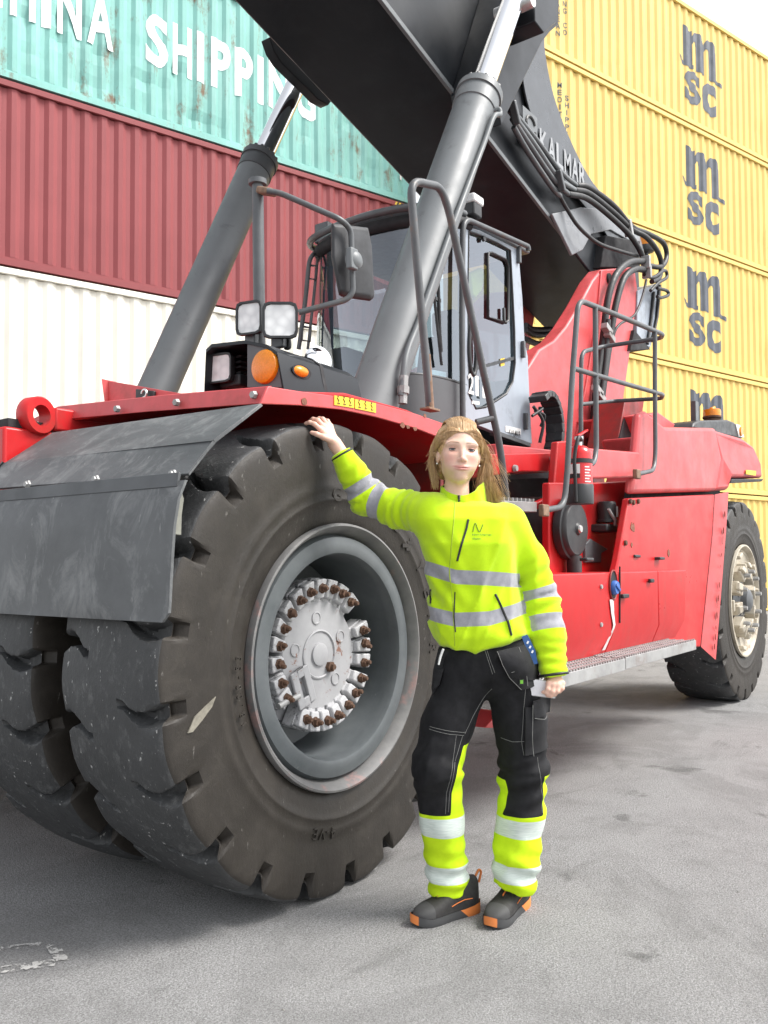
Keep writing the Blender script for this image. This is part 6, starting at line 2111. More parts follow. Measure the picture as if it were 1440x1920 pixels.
def tr_yellow(P):
    x, y, z = P[..., 0], P[..., 1], P[..., 2]
    zs, xs = [q[0] for q in IR][::-1], [q[1] for q in IR][::-1]
    right = np.maximum(KR - z, np.minimum(x - np.interp(z, zs, xs), IR[0][0] - z))
    out_x = (0.253, 0.032, 0.443)[0]
    in_x = (0.130, 0.031, 0.453)[0]
    zt1, zt2 = (0.257, 0.030, 0.510)[2], (0.123, 0.030, 0.491)[2]
    left = np.maximum(KL - z, np.maximum(np.minimum(x - out_x, zt1 - z), np.minimum(in_x - x - 0.25 * np.abs(z - (0.122, 0.032, 0.447)[2]), zt2 - z)))
    return np.where(x < XM, right, left)
def tr_band(P):
    x, y, z = P[..., 0], P[..., 1], P[..., 2]
    def bnd(a, b, sl=0.0, x0=0.0):
        return (a - b) / 2 - np.abs(z - sl * (x - x0) - (a + b) / 2)
    r = np.maximum(bnd((-0.098, 0.035, 0.370)[2], (-0.099, 0.038, 0.301)[2]), bnd((-0.090, 0.041, 0.191)[2], (-0.090, 0.043, 0.128)[2]))
    l = np.maximum(bnd((0.186, 0.035, 0.351)[2], (0.185, 0.038, 0.286)[2], -0.05, (0.186, 0.034, 0.405)[0]), bnd((0.159, 0.041, 0.190)[2], (0.159, 0.043, 0.127)[2], -0.06, (0.160, 0.040, 0.213)[0]))
    return np.where(x < XM, r, l)
TR = net_object('trousers', trousers, (-0.30, -0.24, 0.05), (0.34, 0.22, 1.06), 0.0065, 'work_trousers', WOM, {'yellow': tr_yellow, 'band': tr_band}, relax=1)
# seams in pale thread
for pts in ([(-0.150, 0.023, 0.681), (-0.097, 0.024, 0.671), (-0.032, 0.024, 0.661)], [(-0.148, 0.023, 0.690), (-0.093, 0.024, 0.681), (-0.027, 0.024, 0.671)], [(-0.028, 0.024, 0.665), (0.003, 0.021, 0.722), (0.048, 0.020, 0.789), (0.070, 0.018, 0.818)], [(-0.036, 0.024, 0.659), (-0.063, 0.027, 0.579), (-0.083, 0.031, 0.464), (-0.087, 0.034, 0.397)],
            [(-0.058, 0.024, 0.663), (-0.074, 0.027, 0.560), (-0.094, 0.031, 0.464), (-0.097, 0.034, 0.391)], [(0.043, 0.013, 0.958), (0.054, 0.015, 0.920), (0.069, 0.016, 0.873)], [(0.050, 0.013, 0.958), (0.061, 0.015, 0.920), (0.077, 0.016, 0.877)], [(0.106, 0.025, 0.639), (0.142, 0.025, 0.631), (0.181, 0.025, 0.635)],
            [(0.188, 0.018, 0.827), (0.179, 0.021, 0.731), (0.172, 0.024, 0.635), (0.179, 0.026, 0.587)], [(0.229, 0.027, 0.577), (0.236, 0.029, 0.520), (0.248, 0.032, 0.443), (0.249, 0.034, 0.376)]):
    seam('stitching', trousers, pts, 0.0009, 'thread', TR, 0.0006, 28)
# holster and cargo pockets
hp1 = patch('holster_pocket', trousers, ((0.079, 0.013, 0.954), (0.237, 0.012, 0.980), (0.249, 0.017, 0.842), (0.123, 0.017, 0.862)), 0.006, 'black_cloth', TR, lift=0.016, bulge=0.016)
patch('holster_flap', trousers, ((0.115, 0.016, 0.869), (0.246, 0.017, 0.850), (0.230, 0.018, 0.828), (0.168, 0.018, 0.815)), 0.006, 'black_cloth', TR, lift=0.012)
for pts in ([(0.083, 0.014, 0.954), (0.100, 0.015, 0.908), (0.125, 0.016, 0.862), (0.168, 0.018, 0.819)], [(0.162, 0.013, 0.965), (0.182, 0.015, 0.904), (0.191, 0.017, 0.831)], [(0.131, 0.016, 0.881), (0.182, 0.015, 0.898), (0.242, 0.015, 0.911)]):
    seam('pocket_stitching', trousers, pts, 0.0010, 'thread', hp1, 0.026, 24)
cg = patch('cargo_pocket', trousers, ((0.184, 0.021, 0.754), (0.272, 0.021, 0.753), (0.274, 0.026, 0.600), (0.181, 0.027, 0.587)), 0.010, 'black_cloth', TR, lift=0.004, bulge=0.008)
fp2 = patch('cargo_flap', trousers, ((0.210, 0.020, 0.777), (0.288, 0.019, 0.788), (0.284, 0.022, 0.727), (0.214, 0.022, 0.715)), 0.008, 'black_cloth', TR, lift=0.020)
for pts in ([(0.209, 0.019, 0.765), (0.205, 0.024, 0.654), (0.210, 0.026, 0.589)], [(0.214, 0.022, 0.719), (0.253, 0.022, 0.711), (0.281, 0.021, 0.730)]):
    seam('pocket_stitching', trousers, pts, 0.0010, 'thread', cg, 0.030, 20)
# pouch at the other hip, seen nearly edge-on
b = MB()
b.prism([(-0.114, -0.037, 0.956), (-0.069, -0.056, 0.954), (-0.090, -0.055, 0.894), (-0.115, -0.042, 0.827), (-0.135, -0.031, 0.786), (-0.139, -0.022, 0.815), (-0.133, -0.024, 0.876)], (0.008, 0.10, 0))
b.build('hip_pouch', 'black_cloth', TR, bevel=0.006)
b = MB()
b.prism([(-0.131, -0.039, 0.881), (-0.097, -0.059, 0.887), (-0.112, -0.052, 0.829), (-0.135, -0.037, 0.806)], (0.004, 0.09, 0))
b.build('pouch_pocket', 'black_cloth', TR, bevel=0.004)
paint('badge_green', (0.16, 0.45, 0.04), 0.6)
bq = v3((0.168, 0.017, 0.846))
yb = front(trousers, [(bq[0], bq[2])])[0]
bd = MB().box((bq[0], yb - 0.024, bq[2]), (0.017, 0.003, 0.020)).build('brand_tab', 'hazard_black', hp1)
MB().box((bq[0], yb - 0.0262, bq[2] + .001), (0.010, 0.002, 0.012)).build('tab_mark', 'badge_green', hp1)

# ---- shoes
t = NT('shoe_upper')
c = t.ramp(t.noise(60, 4, 0.6), 0.3, 0.7, (0.016, 0.015, 0.015), (0.032, 0.030, 0.029))
c = t.mix(gt(t, 'toe'), c, (0.052, 0.052, 0.052))
t.col(c)
t.set(Roughness=0.7)
t.bump(t.noise(700, 3), 0.3, 0.002)
t = NT('shoe_sole')
c = t.mix(gt(t, 'orange'), (0.055, 0.056, 0.058), (0.72, 0.22, 0.055))
t.col(c)
t.set(Roughness=0.6)
paint('shoe_orange', (0.72, 0.20, 0.05), 0.6)
def shoe(heel, toe, up_lean=0.0):
    heel, toe = Vector(heel), Vector(toe)
    heel.z = toe.z = 0
    d_ = (toe - heel)
    L = 0.285
    d_.normalize()
    heel = toe - d_ * L
    s_ = Vector((-d_.y, d_.x, 0))
    def W(u):
        return float(np.interp(u, [0, .05, .15, .35, .5, .68, .8, .92, .98, 1], [.012, .030, .038, .036, .039, .048, .048, .036, .018, .004]))
    def Hh(u):
        return float(np.interp(u, [0, .04, .16, .30, .42, .55, .68, .80, .90, .97, 1], [.112, .128, .132, .128, .112, .090, .076, .068, .060, .046, .034]))
    us = [0, .015, .05, .1, .16, .22, .3, .36, .42, .48, .55, .62, .68, .74, .8, .86, .91, .95, .98, .995]
    rows, m_ = [], 20
    for u in us:
        w, h_ = W(u) * 0.97, Hh(u)
        r = []
        for k in range(m_ + 1):
            a = math.pi * k / m_
            cx, cz = math.cos(a), math.sin(a)
            ex = 0.62 if u > .3 else 0.5
            x_ = w * math.copysign(abs(cx) ** 0.75, cx)
            z_ = 0.030 + (h_ - 0.030) * cz ** ex
            r.append(heel + d_ * (L * (0.01 + 0.97 * u)) + s_ * x_ + Vector((0, 0, z_)))
        rows.append(r)
    e = bpy.data.objects.new('shoe', None)
    col.objects.link(e)
    e.parent = WOM
    mb = MB().sheet(rows)
    mb.f.append(tuple(range(m_ + 1)))
    uo = mb.build('shoe_upper', 'shoe_upper', e, smooth=60)
    co = np.array([v.co for v in uo.data.vertices])
    uu = ((co - np.array(heel)) @ np.array(d_)) / L
    uo.data.attributes.new('toe', 'FLOAT', 'POINT').data.foreach_set('value', (uu - 0.78 + 0.02).astype(np.float32) * 0.1)
    # sole with a flared heel and up-turned toe
    rows = []
    for lev, (zz, k_) in enumerate(((0.0, 0.96), (0.005, 1.00), (0.016, 1.03), (0.030, 1.01))):
        loop = []
        seq = [(u, 1) for u in us] + [(1.0, 0)] + [(u, -1) for u in us[::-1]]
        for u, sg in seq:
            up_t = 0.016 * max(0, (u - .8) / .2) ** 2 + 0.012 * max(0, (0.30 - u) / .3) * (lev == 3)
            loop.append(heel + d_ * (L * (-0.01 + 1.02 * u)) + s_ * (W(u) * k_ * sg) + Vector((0, 0, zz + up_t)))
        rows.append(loop + loop[:1])
    mb = MB().sheet(rows)
    n_ = len(rows[0]) - 1
    so = mb.build('shoe_sole', 'shoe_sole', e, smooth=45)
    co = np.array([v.co for v in so.data.vertices])
    uu = ((co - np.array(heel)) @ np.array(d_)) / L
    so.data.attributes.new('orange', 'FLOAT', 'POINT').data.foreach_set('value', (np.maximum(0.36 - uu - (0.030 - co[:, 2]) * 4, uu - 0.965) * 0.1).astype(np.float32))
    cap_ = MB()
    cap_.add(rows[0][:-1], [tuple(range(n_))])
    cap_.build('outsole', 'black_plastic', e)
    # closure dial, cords, orange flash and heel loop
    q = heel + d_ * (L * .40) + Vector((0, 0, Hh(.40) + .004))
    MB().lathe([(.0, .010), (.012, .009), (.014, .0), (.014, -.006)], q + s_ * -0.004, 'Z', 18).build('closure_dial', 'black_plastic', e, smooth=40)
    for k in range(4):
        u = .46 + .06 * k
        z_ = Hh(u) + 0.002
        p = heel + d_ * (L * u)
        MB().tube([p + s_ * -.020 + Vector((0, 0, z_ - .010)), p + Vector((0, 0, z_)), p + d_ * .008 + s_ * .020 + Vector((0, 0, z_ - .010))], 0.0014, 5).build('cord', 'zip_black', e, smooth=60)
    p = heel + d_ * (L * .53)
    MB().tube([p + Vector((0, 0, Hh(.53) + .002)), p + d_ * .028 + Vector((0, 0, Hh(.63) + .002))], 0.0028, 6).build('tongue_flash', 'shoe_orange', e, smooth=60)
    for sg in (1, -1):
        MB().tube([heel + d_ * (L * u) + s_ * (sg * (W(u) * .97 + .001)) + Vector((0, 0, z_)) for u, z_ in ((.18, .062), (.3, .064), (.42, .058), (.5, .052))], 0.0016, 5).build('side_flash', 'shoe_orange', e, smooth=60)
    hp_ = heel + Vector((0, 0, .118))
    MB().tube(spline([hp_ + d_ * .012, hp_ - d_ * .006 + Vector((0, 0, .022)), hp_ - d_ * .016 + Vector((0, 0, .012)), hp_ - d_ * .006 + Vector((0, 0, -.022))], 5), 0.0045, 6).build('heel_loop', 'shoe_orange', e, smooth=60)
    return e
def to_local(p):
    d_ = Vector(p) - PO
    c, s_ = math.cos(-PROT), math.sin(-PROT)
    return Vector((d_.x * c - d_.y * s_, d_.x * s_ + d_.y * c, 0))
shoe(to_local((2.749, 1.626, 0.000)), to_local((2.509, 1.724, 0.000)))
shoe(to_local((2.872, 1.503, 0.000)), to_local((2.641, 1.495, 0.000)))

# ---- head
t = NT('skin')
base = t.ramp(t.noise(25, 4, 0.6), 0.3, 0.7, (0.68, 0.44, 0.335), (0.74, 0.50, 0.39))
c = t.mix(t.math('MULTIPLY', t.attr('blush'), 0.50), base, (0.66, 0.25, 0.21))
c = t.mix(t.math('MULTIPLY', t.attr('lip'), 0.75), c, (0.56, 0.22, 0.20))
c = t.mix(t.math('MULTIPLY', t.attr('brow'), 0.8), c, (0.17, 0.095, 0.052))
t.col(c)
t.set(Roughness=0.48, Specular_IOR_Level=0.4, Subsurface_Weight=0.12, Subsurface_Scale=0.01)
t.b.inputs['Subsurface Radius'].default_value = (1.0, 0.35, 0.2)
t.bump(t.noise(500, 3), 0.06, 0.001)
HO = Vector((-0.035, -0.023, 1.653))
HM = Matrix.Translation(HO) @ Matrix.Rotation(R_(3.2), 4, 'Y') @ Matrix.Rotation(R_(4), 4, 'Z') @ Matrix.Rotation(R_(-2), 4, 'X')
HMi = np.array(HM.inverted())
def face_parts(P):
    x, y, z = P[..., 0], P[..., 1], P[..., 2]
    A = np.stack([np.abs(x), y, z], -1)
    d_ = sd_ell(P, (0, .016, .034), (.0755, .095, .083))
    d_ = smin(d_, sd_ell(P, (0, -.012, -.032), (.0600, .078, .072)), .03)
    d_ = smin(d_, sd_cone(A, (0.0, -.048, -.096), (.034, -.002, -.066), .0160, .0180)[0], .024)
    d_ = smin(d_, sd_ell(P, (0, -.058, -.096), (.020, .024, .016)), .020)
    d_ = smin(d_, sd_ell(A, (.036, -.050, -.026), (.025, .026, .024)), .024)
    d_ = smin(d_, sd_ell(A, (.026, -.0675, .020), (.028, .011, .008)), .018)
    d_ = smax(d_, -sd_ell(A, (.0330, -.093, -.001), (.019, .018, .0105)), .012)
    nb, _ = sd_cone(P, (0, -.080, .004), (0, -.1000, -.036), .0055, .0076)
    d_ = smin(d_, nb, .012)
    d_ = smin(d_, sd_ell(P, (0, -.1015, -.038), (.0086, .0092, .0080)), .006)
    d_ = smin(d_, sd_ell(A, (.0098, -.0910, -.0405), (.0066, .0090, .0064)), .005)
    d_ = smax(d_, -sd_ell(A, (.0065, -.0985, -.0485), (.0034, .0050, .0034)), .003)
    d_ = smin(d_, sd_ell(P, (0, -.074, -.066), (.030, .016, .018)), .018)
    zc_ = z - 3.6 * x * x
    Pm = np.stack([x, y - 7.0 * x * x, zc_], -1)
    Am = np.stack([np.abs(x), y - 7.0 * x * x, zc_], -1)
    up_l = smin(sd_ell(Am, (.007, -.0895, -.0632), (.012, .0065, .0040)), sd_ell(Am, (.0165, -.0880, -.0650), (.0110, .0060, .0026)), .004)
    lo_l = sd_ell(Pm, (0, -.0890, -.0716), (.0205, .0072, .0046))
    lips = np.minimum(up_l, lo_l)
    d_ = smin(d_, up_l, .0035)
    d_ = smin(d_, lo_l, .0035)
    d_ = smax(d_, -sd_ell(Pm, (0, -.0965, -.0674), (.0275, .0070, .0010)), .0014)
    ear = sd_ell(A, (.0725, .012, -.014), (.0085, .018, .027))
    d_ = smin(d_, ear, .006)
    d_ = smin(d_, sd_ell(A, (.031, -.046, -.052), (.023, .026, .026)), .020)
    neck, _ = sd_cone(P, (0, .022, -.06), (.004, .034, -.20), .040, .050)
    d_ = smin(d_, neck, .022)
    return d_, lips
def to_head(P):
    return P @ HMi[:3, :3].T + HMi[:3, 3]
def a_lip(P):
    return np.clip(1 - (face_parts(P)[1] - 0.0002) / 0.0022, 0, 1) * (P[:, 1] < -.07)
def a_blush(P):
    x, y, z = np.abs(P[:, 0]), P[:, 1], P[:, 2]
    k = np.exp(-((x - .040) / .020) ** 2 - ((z + .034) / .020) ** 2) * (y < -.02)
    k += 0.6 * np.exp(-((x) / .012) ** 2 - ((z + .040) / .012) ** 2) * (y < -.07)
    k += 0.5 * np.exp(-((x - .033) / .018) ** 2 - ((z + .010) / .007) ** 2) * (y < -.05)
    return np.clip(k, 0, 1)
def a_brow(P):
    x, y, z = np.abs(P[:, 0]), P[:, 1], P[:, 2]
    zc = 0.0205 + 0.0035 * np.sin(np.clip((x - .012) / .042, 0, 1) * 2.4) - 0.004 * np.clip((x - .042) / .012, 0, 1)
    k = np.clip(1.25 - np.abs(z - zc) / (0.0036 - 0.0016 * np.clip((x - .02) / .035, 0, 1)), 0, 1)
    return k * np.clip((x - .010) / .005, 0, 1) * np.clip((.056 - x) / .008, 0, 1) * (y < -.04)
HD = net_object('head', lambda P: face_parts(P)[0], (-.092, -.120, -.205), (.092, .120, .125), 0.0023, 'skin', None, {'lip': a_lip, 'blush': a_blush, 'brow': a_brow}, relax=1)
HD.parent = WOM
HD.matrix_basis = HM
def head_child(o):
    o.parent = HD
    return o
# eyes: ball, iris, lids nearly closed against the light, lash line
paint('eye_white', (0.46, 0.42, 0.40), 0.2, var=0.03)
paint('iris', (0.075, 0.085, 0.095), 0.15, var=0.25, vscale=300)
paint('lash', (0.035, 0.022, 0.016), 0.7)
sk_l = paint('lid_skin', (0.52, 0.30, 0.245), 0.5, var=0.04)
for sx in (-1, 1):
    c_ = Vector((sx * .0330, -.0645, -.001))
    r = .0130
    head_child(MB().lathe([(r * math.sin(a), -r * math.cos(a)) for a in np.linspace(0.001, math.pi - .001, 14)], c_, 'Y', 20, caps=False).build('eyeball', 'eye_white', None, smooth=60))
    head_child(MB().lathe([(.0, -r * 1.012), (.0030, -r * 0.99), (.0060, -r * .895)], c_, 'Y', 18, caps=False).build('iris', 'iris', None, smooth=60))
    for up_, a0, a1 in ((True, 1.9, 0.24), (False, -1.5, -0.30)):
        rows = []
        for i in range(8):
            la_ = a0 + (a1 - a0) * i / 7
            row = []
            for j in range(13):
                lo_ = -1.15 + 2.3 * j / 12
                la2 = la_ * 1.0 - (0.10 if up_ else -0.10) * (lo_ ** 2) * (i / 7) * 1.1
                rr_ = r * (1.07 if up_ else 1.05)
                row.append(c_ + Vector((rr_ * math.cos(la2) * math.sin(lo_), -rr_ * math.cos(la2) * math.cos(lo_), rr_ * math.sin(la2))))
            rows.append(row)
        head_child(MB().sheet(rows).build('eyelid', 'lid_skin', None, smooth=60))
        if up_:
            head_child(MB().tube([Vector(p) + Vector((0, -.0006, -.0002)) for p in rows[-1]], 0.0015, 5).build('lash_line', 'lash', None, smooth=60))
        else:
            head_child(MB().tube([Vector(p) + Vector((0, -.0002, 0)) for p in rows[-1]], 0.0005, 5).build('lash_line', 'lash', None, smooth=60))
    paint('pearl', (0.80, 0.78, 0.74), 0.2, var=0.02)
    head_child(MB().lathe([(.0034 * math.sin(a), .0034 * math.cos(a)) for a in np.linspace(0.01, math.pi - .01, 8)], (sx * .0765, .000, -.043), 'Z', 12, caps=False).build('earring', 'pearl', None, smooth=60))
# ---- hair: a close cap and several hundred strands lifted by the wind
t = NT('hair')
hi_ = t.n.new('ShaderNodeObjectInfo')
n1 = t.noise(1.0, 4, 0.6, t.coord((160, 160, 14)))
n2 = t.noise(18, 3, 0.6)
c = t.ramp(n1, 0.25, 0.75, (0.32, 0.175, 0.078), (0.68, 0.45, 0.235))
c = t.mix(t.math('MULTIPLY', t.ramp(n2, 0.4, 0.7), 0.5), c, (0.74, 0.53, 0.31))
t.col(c)
t.set(Roughness=0.42, Specular_IOR_Level=0.5, Anisotropic=0.4)
def hairline(P):
    x, y, z = P[..., 0], P[..., 1], P[..., 2]
    return z - (0.069 - 0.55 * x * x / .07 * 1.0) + 0.92 * (y + .082)
def haircap(P):
    x, y, z = P[..., 0], P[..., 1], P[..., 2]
    d_ = sd_ell(P, (0, .019, .036), (.0835, .1000, .0890))
    d_ = smin(d_, sd_ell(P, (0, .060, -.035), (.070, .052, .080)), .03)
    d_ = d_ + 0.0016 * np.sin(x * 260 + 30 * np.sin(y * 25)) + 0.0018 * np.sin(x * 120 + 18 * z)
    d_ = smax(d_, -hairline(P), .010)
    return d_
HR = net_object('hair', haircap, (-.1, -.11, -.13), (.1, .135, .14), 0.0028, 'hair', None, relax=1)
HR.parent = WOM
HR.matrix_basis = HM
hg = np.random.RandomState(21)
stm = MB()
def skull(p, off=0.0):
    """push a point out to the scalp"""
    c_ = Vector((0, .019, .036))
    q = Vector(p) - c_
    k = math.sqrt((q.x / .0835) ** 2 + (q.y / .100) ** 2 + (q.z / .089) ** 2)
    return c_ + q * ((1 + off / .09) / max(k, 1e-4))
def strand(pts, r0, r1):
    n = len(pts)
    stm.tube(pts, [r0 + (r1 - r0) * (i / (n - 1)) ** 1.5 for i in range(n)], 3, caps=False)
# over the scalp: from the front hairline back over the ears
for i in range(620):
    a = hg.uniform(-1.0, 1.0)
    side_ = 1 if a > 0.06 else -1
    x0 = a * 0.066
    z0 = 0.069 - 0.55 * x0 * x0 / .07 - 0.004 + hg.uniform(-.003, .004)
    root = skull((x0, -.082 + 0.3 * abs(x0), z0), 0.0)
    end = skull((side_ * (0.074 + .012 * hg.rand()), .030 + .06 * hg.rand(), -.030 + .05 * hg.rand() - .02), 0.006)
    mid1 = skull(root.lerp(end, .33) + Vector((side_ * .012, -.004, .022 - .018 * abs(a))), .003 + .006 * hg.rand())
    mid2 = skull(root.lerp(end, .66) + Vector((side_ * .020, .004, .016 - .014 * abs(a))), .003 + .007 * hg.rand())
    strand(spline([root, mid1, mid2, end], 5), 0.0008, 0.0006)
# over the crown
for i in range(480):
    x0 = hg.uniform(-.052, .052)
    root = skull((x0, -.082 + 0.3 * abs(x0), 0.069 - 0.55 * x0 * x0 / .07 - 0.004 + hg.uniform(-.003, .004)), -.001)
    m1 = skull((x0 * 1.25, -.055, .105), .003 + .005 * hg.rand())
    m2 = skull((x0 * 1.45, .01, .13), .003 + .006 * hg.rand())
    e_ = skull((x0 * 1.7 + (.012 if x0 > 0 else -.012), .09, .09), .003)
    strand(spline([root, m1, m2, e_], 5), 0.0008, 0.0006)
# blown out and down on the viewer's right
for i in range(800):
    k = hg.rand()
    root = skull((.060 + .02 * hg.rand(), .0 + .07 * hg.rand(), .075 - .115 * hg.rand()), .002)
    ex_ = .088 + .088 * k + .012 * hg.randn()
    ez = -.118 - .065 * hg.rand() - .03 * k
    tip = Vector((ex_, .01 + .05 * hg.rand(), ez))
    sw_ = hg.randn() * .006
    m1 = Vector((.092 + .016 * hg.rand() + .012 * k, root.y + .012, root.z * .45 - .018))
    m2 = m1.lerp(tip, .5) + Vector((.006 * hg.randn() - .008, .008 * hg.randn(), -.008 + sw_))
    strand(spline([root, m1, m2, tip], 5), 0.0009, 0.0003)
# fly-away strands
for i in range(46):
    root = skull((.065 + .015 * hg.rand(), .01 + .05 * hg.rand(), .10 * hg.rand() - .02), .003)
    tip = Vector((.12 + .085 * hg.rand(), .0 + .06 * hg.rand(), -.05 - .11 * hg.rand()))
    m1 = root.lerp(tip, .4) + Vector((.018 * hg.rand(), .01 * hg.randn(), .02 * hg.rand()))
    strand(spline([root, m1, tip], 6), 0.0006, 0.0003)
# shorter fall on the viewer's left
for i in range(230):
    root = skull((-.060 - .02 * hg.rand(), .0 + .06 * hg.rand(), .07 - .11 * hg.rand()), .002)
    tip = Vector((-.070 - .020 * hg.rand() + .015 * hg.rand(), .02 + .045 * hg.rand(), -.085 - .05 * hg.rand()))
    m1 = Vector((-.088 - .010 * hg.rand(), root.y + .01, -.005 + root.z * .3))
    m2 = m1.lerp(tip, .55) + Vector((-.003 + .004 * hg.randn(), .005 * hg.randn(), 0))
    strand(spline([root, m1, m2, tip], 5), 0.0011, 0.0004)
for i in range(26):
    root = skull((-.075, .01 + .04 * hg.rand(), .04 * hg.rand() - .02), .003)
    tip = Vector((-.098 - .02 * hg.rand(), .0 + .04 * hg.rand(), -.01 - .06 * hg.rand()))
    m1 = root.lerp(tip, .5) + Vector((-.010 * hg.rand(), .0, .012 * hg.rand()))
    strand(spline([root, m1, tip], 6), 0.0006, 0.0003)
so_ = stm.build('strands', 'hair', HR, smooth=179, weld=False)
so_['kind'] = 'stuff'

# ---- hands
paint('nail', (0.68, 0.42, 0.36), 0.3, var=0.03)
def hand(name, wrist, knuckles, fingers, thumb, palm_r, extra, lo, hi):
    """wrist point, four knuckle points, four finger chains, thumb chain; one continuous surface"""
    def F(P):
        d_, _ = sd_cone(P, wrist[0], wrist[1], wrist[2], wrist[3])
        for k in knuckles:
            d_ = smin(d_, sd_cone(P, wrist[1], k, palm_r, .0105)[0], .012)
        for ch_ in fingers:
            f_ = None
            for i in range(len(ch_) - 1):
                g_ = sd_cone(P, ch_[i][:3], ch_[i + 1][:3], ch_[i][3], ch_[i + 1][3])[0]
                f_ = g_ if f_ is None else smin(f_, g_, .004)
            d_ = smin(d_, f_, .005)
        f_ = None
        for i in range(len(thumb) - 1):
            g_ = sd_cone(P, thumb[i][:3], thumb[i + 1][:3], thumb[i][3], thumb[i + 1][3])[0]
            f_ = g_ if f_ is None else smin(f_, g_, .005)
        return smin(d_, f_, .009)
    o = net_object(name, F, lo, hi, 0.0024, 'skin', WOM, {'lip': lambda P: np.zeros(len(P)), 'brow': lambda P: np.zeros(len(P)), 'blush': lambda P: np.full(len(P), .25)}, relax=1)
    for ch_ in fingers + [thumb]:
        a, b = Vector(ch_[-2][:3]), Vector(ch_[-1][:3])
        n_ = (b - a).normalized()
        side_ = Vector((0, -1, 0)) - n_ * Vector((0, -1, 0)).dot(n_)
        if side_.length < 0.25:
            continue
        side_.normalize()
        rr_ = ch_[-1][3]
        p = b + side_ * (rr_ * .78) + n_ * .001
        w_ = n_.cross(side_)
        MB().add([p + n_ * .0055 + w_ * .003 - side_ * .0012, p + n_ * .0055 - w_ * .003 - side_ * .0012, p - n_ * .005 - w_ * .0042 + side_ * .001, p - n_ * .005 + w_ * .0042 + side_ * .001], [(0, 1, 2, 3)]).build('nail', 'nail', o)
    return o
def q4(p, r):
    return tuple(p) + (r,)
# her right hand laid over the shoulder of the tyre
hand('hand', ((-0.450, 0.113, 1.651), (-0.487, 0.116, 1.707), .026, .027), ((-0.539, 0.096, 1.757), (-0.531, 0.108, 1.771), (-0.517, 0.123, 1.779), (-0.504, 0.138, 1.777)),
     [[q4((-0.537, 0.096, 1.757), .0100), q4((-0.561, 0.091, 1.778), .0088), q4((-0.579, 0.095, 1.785), .0080), q4((-0.594, 0.105, 1.783), .0072)],
      [q4((-0.528, 0.109, 1.771), .0100), q4((-0.550, 0.109, 1.795), .0090), q4((-0.569, 0.119, 1.801), .0082), q4((-0.581, 0.130, 1.795), .0074)],
      [q4((-0.517, 0.123, 1.779), .0098), q4((-0.533, 0.130, 1.803), .0086), q4((-0.548, 0.142, 1.807), .0080), q4((-0.560, 0.154, 1.799), .0072)],
      [q4((-0.504, 0.138, 1.777), .0090), q4((-0.516, 0.148, 1.799), .0078), q4((-0.527, 0.160, 1.804), .0072), q4((-0.536, 0.170, 1.797), .0066)]],
     [q4((-0.498, 0.095, 1.717), .0150), q4((-0.528, 0.079, 1.728), .0110), q4((-0.552, 0.074, 1.738), .0092), q4((-0.570, 0.079, 1.744), .0078)], .015, None, (-0.64, 0.02, 1.62), (-0.42, 0.26, 1.86))
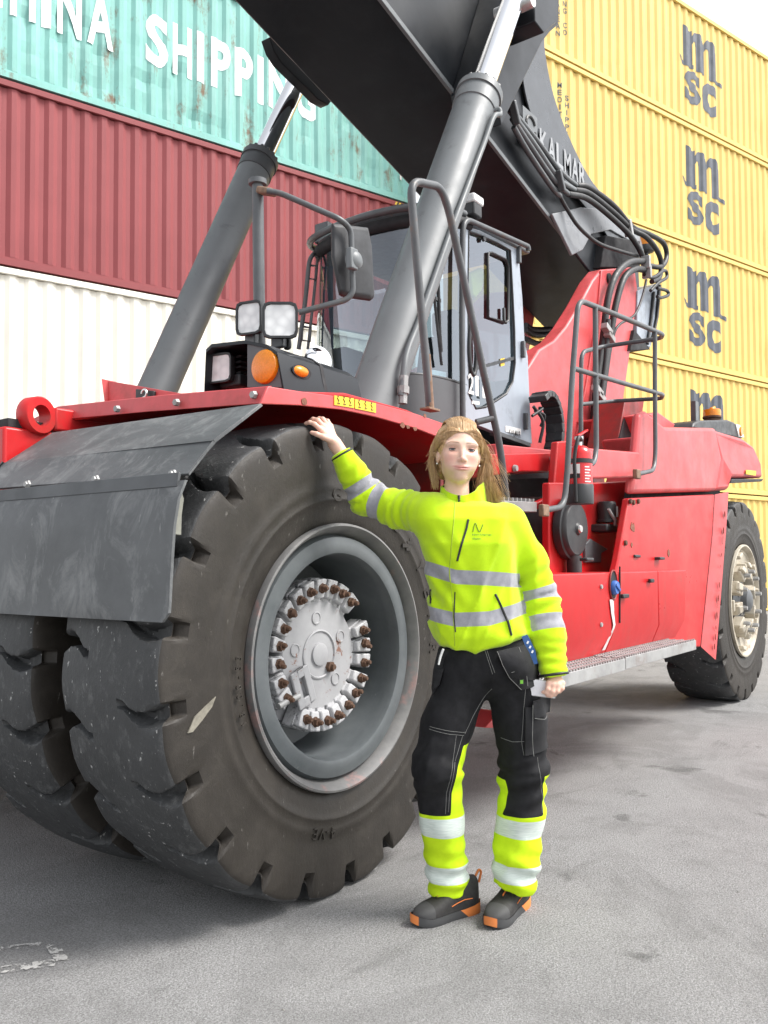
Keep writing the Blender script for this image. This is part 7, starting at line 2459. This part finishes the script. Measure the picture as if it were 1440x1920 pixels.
# her left hand hanging, fingers closed on the phone
hand('hand', ((0.291, -0.039, 0.881), (0.294, -0.053, 0.842), .024, .026), ((0.316, -0.068, 0.836), (0.299, -0.080, 0.832), (0.282, -0.082, 0.833), (0.267, -0.080, 0.838)),
     [[q4((0.316, -0.068, 0.836), .0090), q4((0.314, -0.077, 0.819), .0082), q4((0.305, -0.074, 0.809), .0074), q4((0.295, -0.070, 0.807), .0066)],
      [q4((0.299, -0.080, 0.832), .0098), q4((0.295, -0.087, 0.811), .0088), q4((0.286, -0.083, 0.800), .0080), q4((0.276, -0.080, 0.799), .0072)],
      [q4((0.282, -0.082, 0.833), .0098), q4((0.278, -0.089, 0.810), .0088), q4((0.272, -0.086, 0.796), .0080), q4((0.262, -0.081, 0.796), .0072)],
      [q4((0.267, -0.080, 0.838), .0094), q4((0.262, -0.088, 0.819), .0084), q4((0.257, -0.085, 0.807), .0076), q4((0.248, -0.081, 0.807), .0068)]],
     [q4((0.283, -0.028, 0.851), .0140), q4((0.263, -0.032, 0.833), .0110), q4((0.247, -0.037, 0.819), .0092), q4((0.235, -0.042, 0.809), .0080)], .014, None, (0.20, -0.16, 0.74), (0.38, 0.02, 0.96))

# ---- things carried: phone, pen, lanyard strap
def carried(name, label, cat, obj_mb, mat, bevel=0.002):
    o = obj_mb.build(name, mat, None, bevel=bevel)
    o.location = PO
    o.rotation_euler = (0, 0, PROT)
    tag(o, label, cat)
    return o
paint('phone_white', (0.78, 0.77, 0.80), 0.25, var=0.02)
q = [Vector(p) for p in ((0.205, -0.069, 0.850), (0.292, -0.069, 0.840), (0.290, -0.065, 0.784), (0.203, -0.065, 0.794))]
ph = carried('phone', 'white flat phone held in the lowered hand beside the thigh', 'phone', MB().prism(q, (0, 0.008, 0)), 'phone_white')
cm_ = sum(q, Vector()) / 4
fr_ = MB().prism([cm_.lerp(p, 1.07) + Vector((0, 0.002, 0)) for p in q], (0, 0.004, 0)).build('phone_frame', 'steel', None, bevel=0.001)
fr_.parent = ph
paint('pen_white', (0.78, 0.78, 0.76), 0.35, var=0.02)
carried('pen', 'white pen standing in the hip pouch beside the tyre', 'pen', MB().tube([(-0.119, -0.121, 0.909), (-0.113, -0.123, 0.935), (-0.103, -0.128, 0.963)], [.0035, .0042, .0040], 8), 'pen_white', 0)
paint('strap_blue', (0.03, 0.10, 0.28), 0.6, var=0.15)
sb = MB().sheet([[(0.165, -0.139, 1.005), (0.175, -0.140, 0.979), (0.192, -0.137, 0.950), (0.209, -0.127, 0.909)], [(0.185, -0.139, 1.012), (0.198, -0.140, 0.986), (0.212, -0.137, 0.957), (0.221, -0.127, 0.912)]], (0, 0.003, 0))
stp = carried('key_strap', 'dark blue woven strap hanging from the trouser waist', 'strap', sb, 'strap_blue', 0)
for k in range(3):
    p = Vector((0.179, -0.142, 0.999)).lerp(Vector((0.205, -0.140, 0.946)), 0.25 + .3 * k)
    o = MB().box(p, (.006, .001, .010), Matrix.Rotation(R_(28), 3, 'Y')).build('woven_mark', 'sticker_white', None)
    o.parent = stp
for o in bpy.data.objects:
    if '_loc' in o:
        del o['_loc']
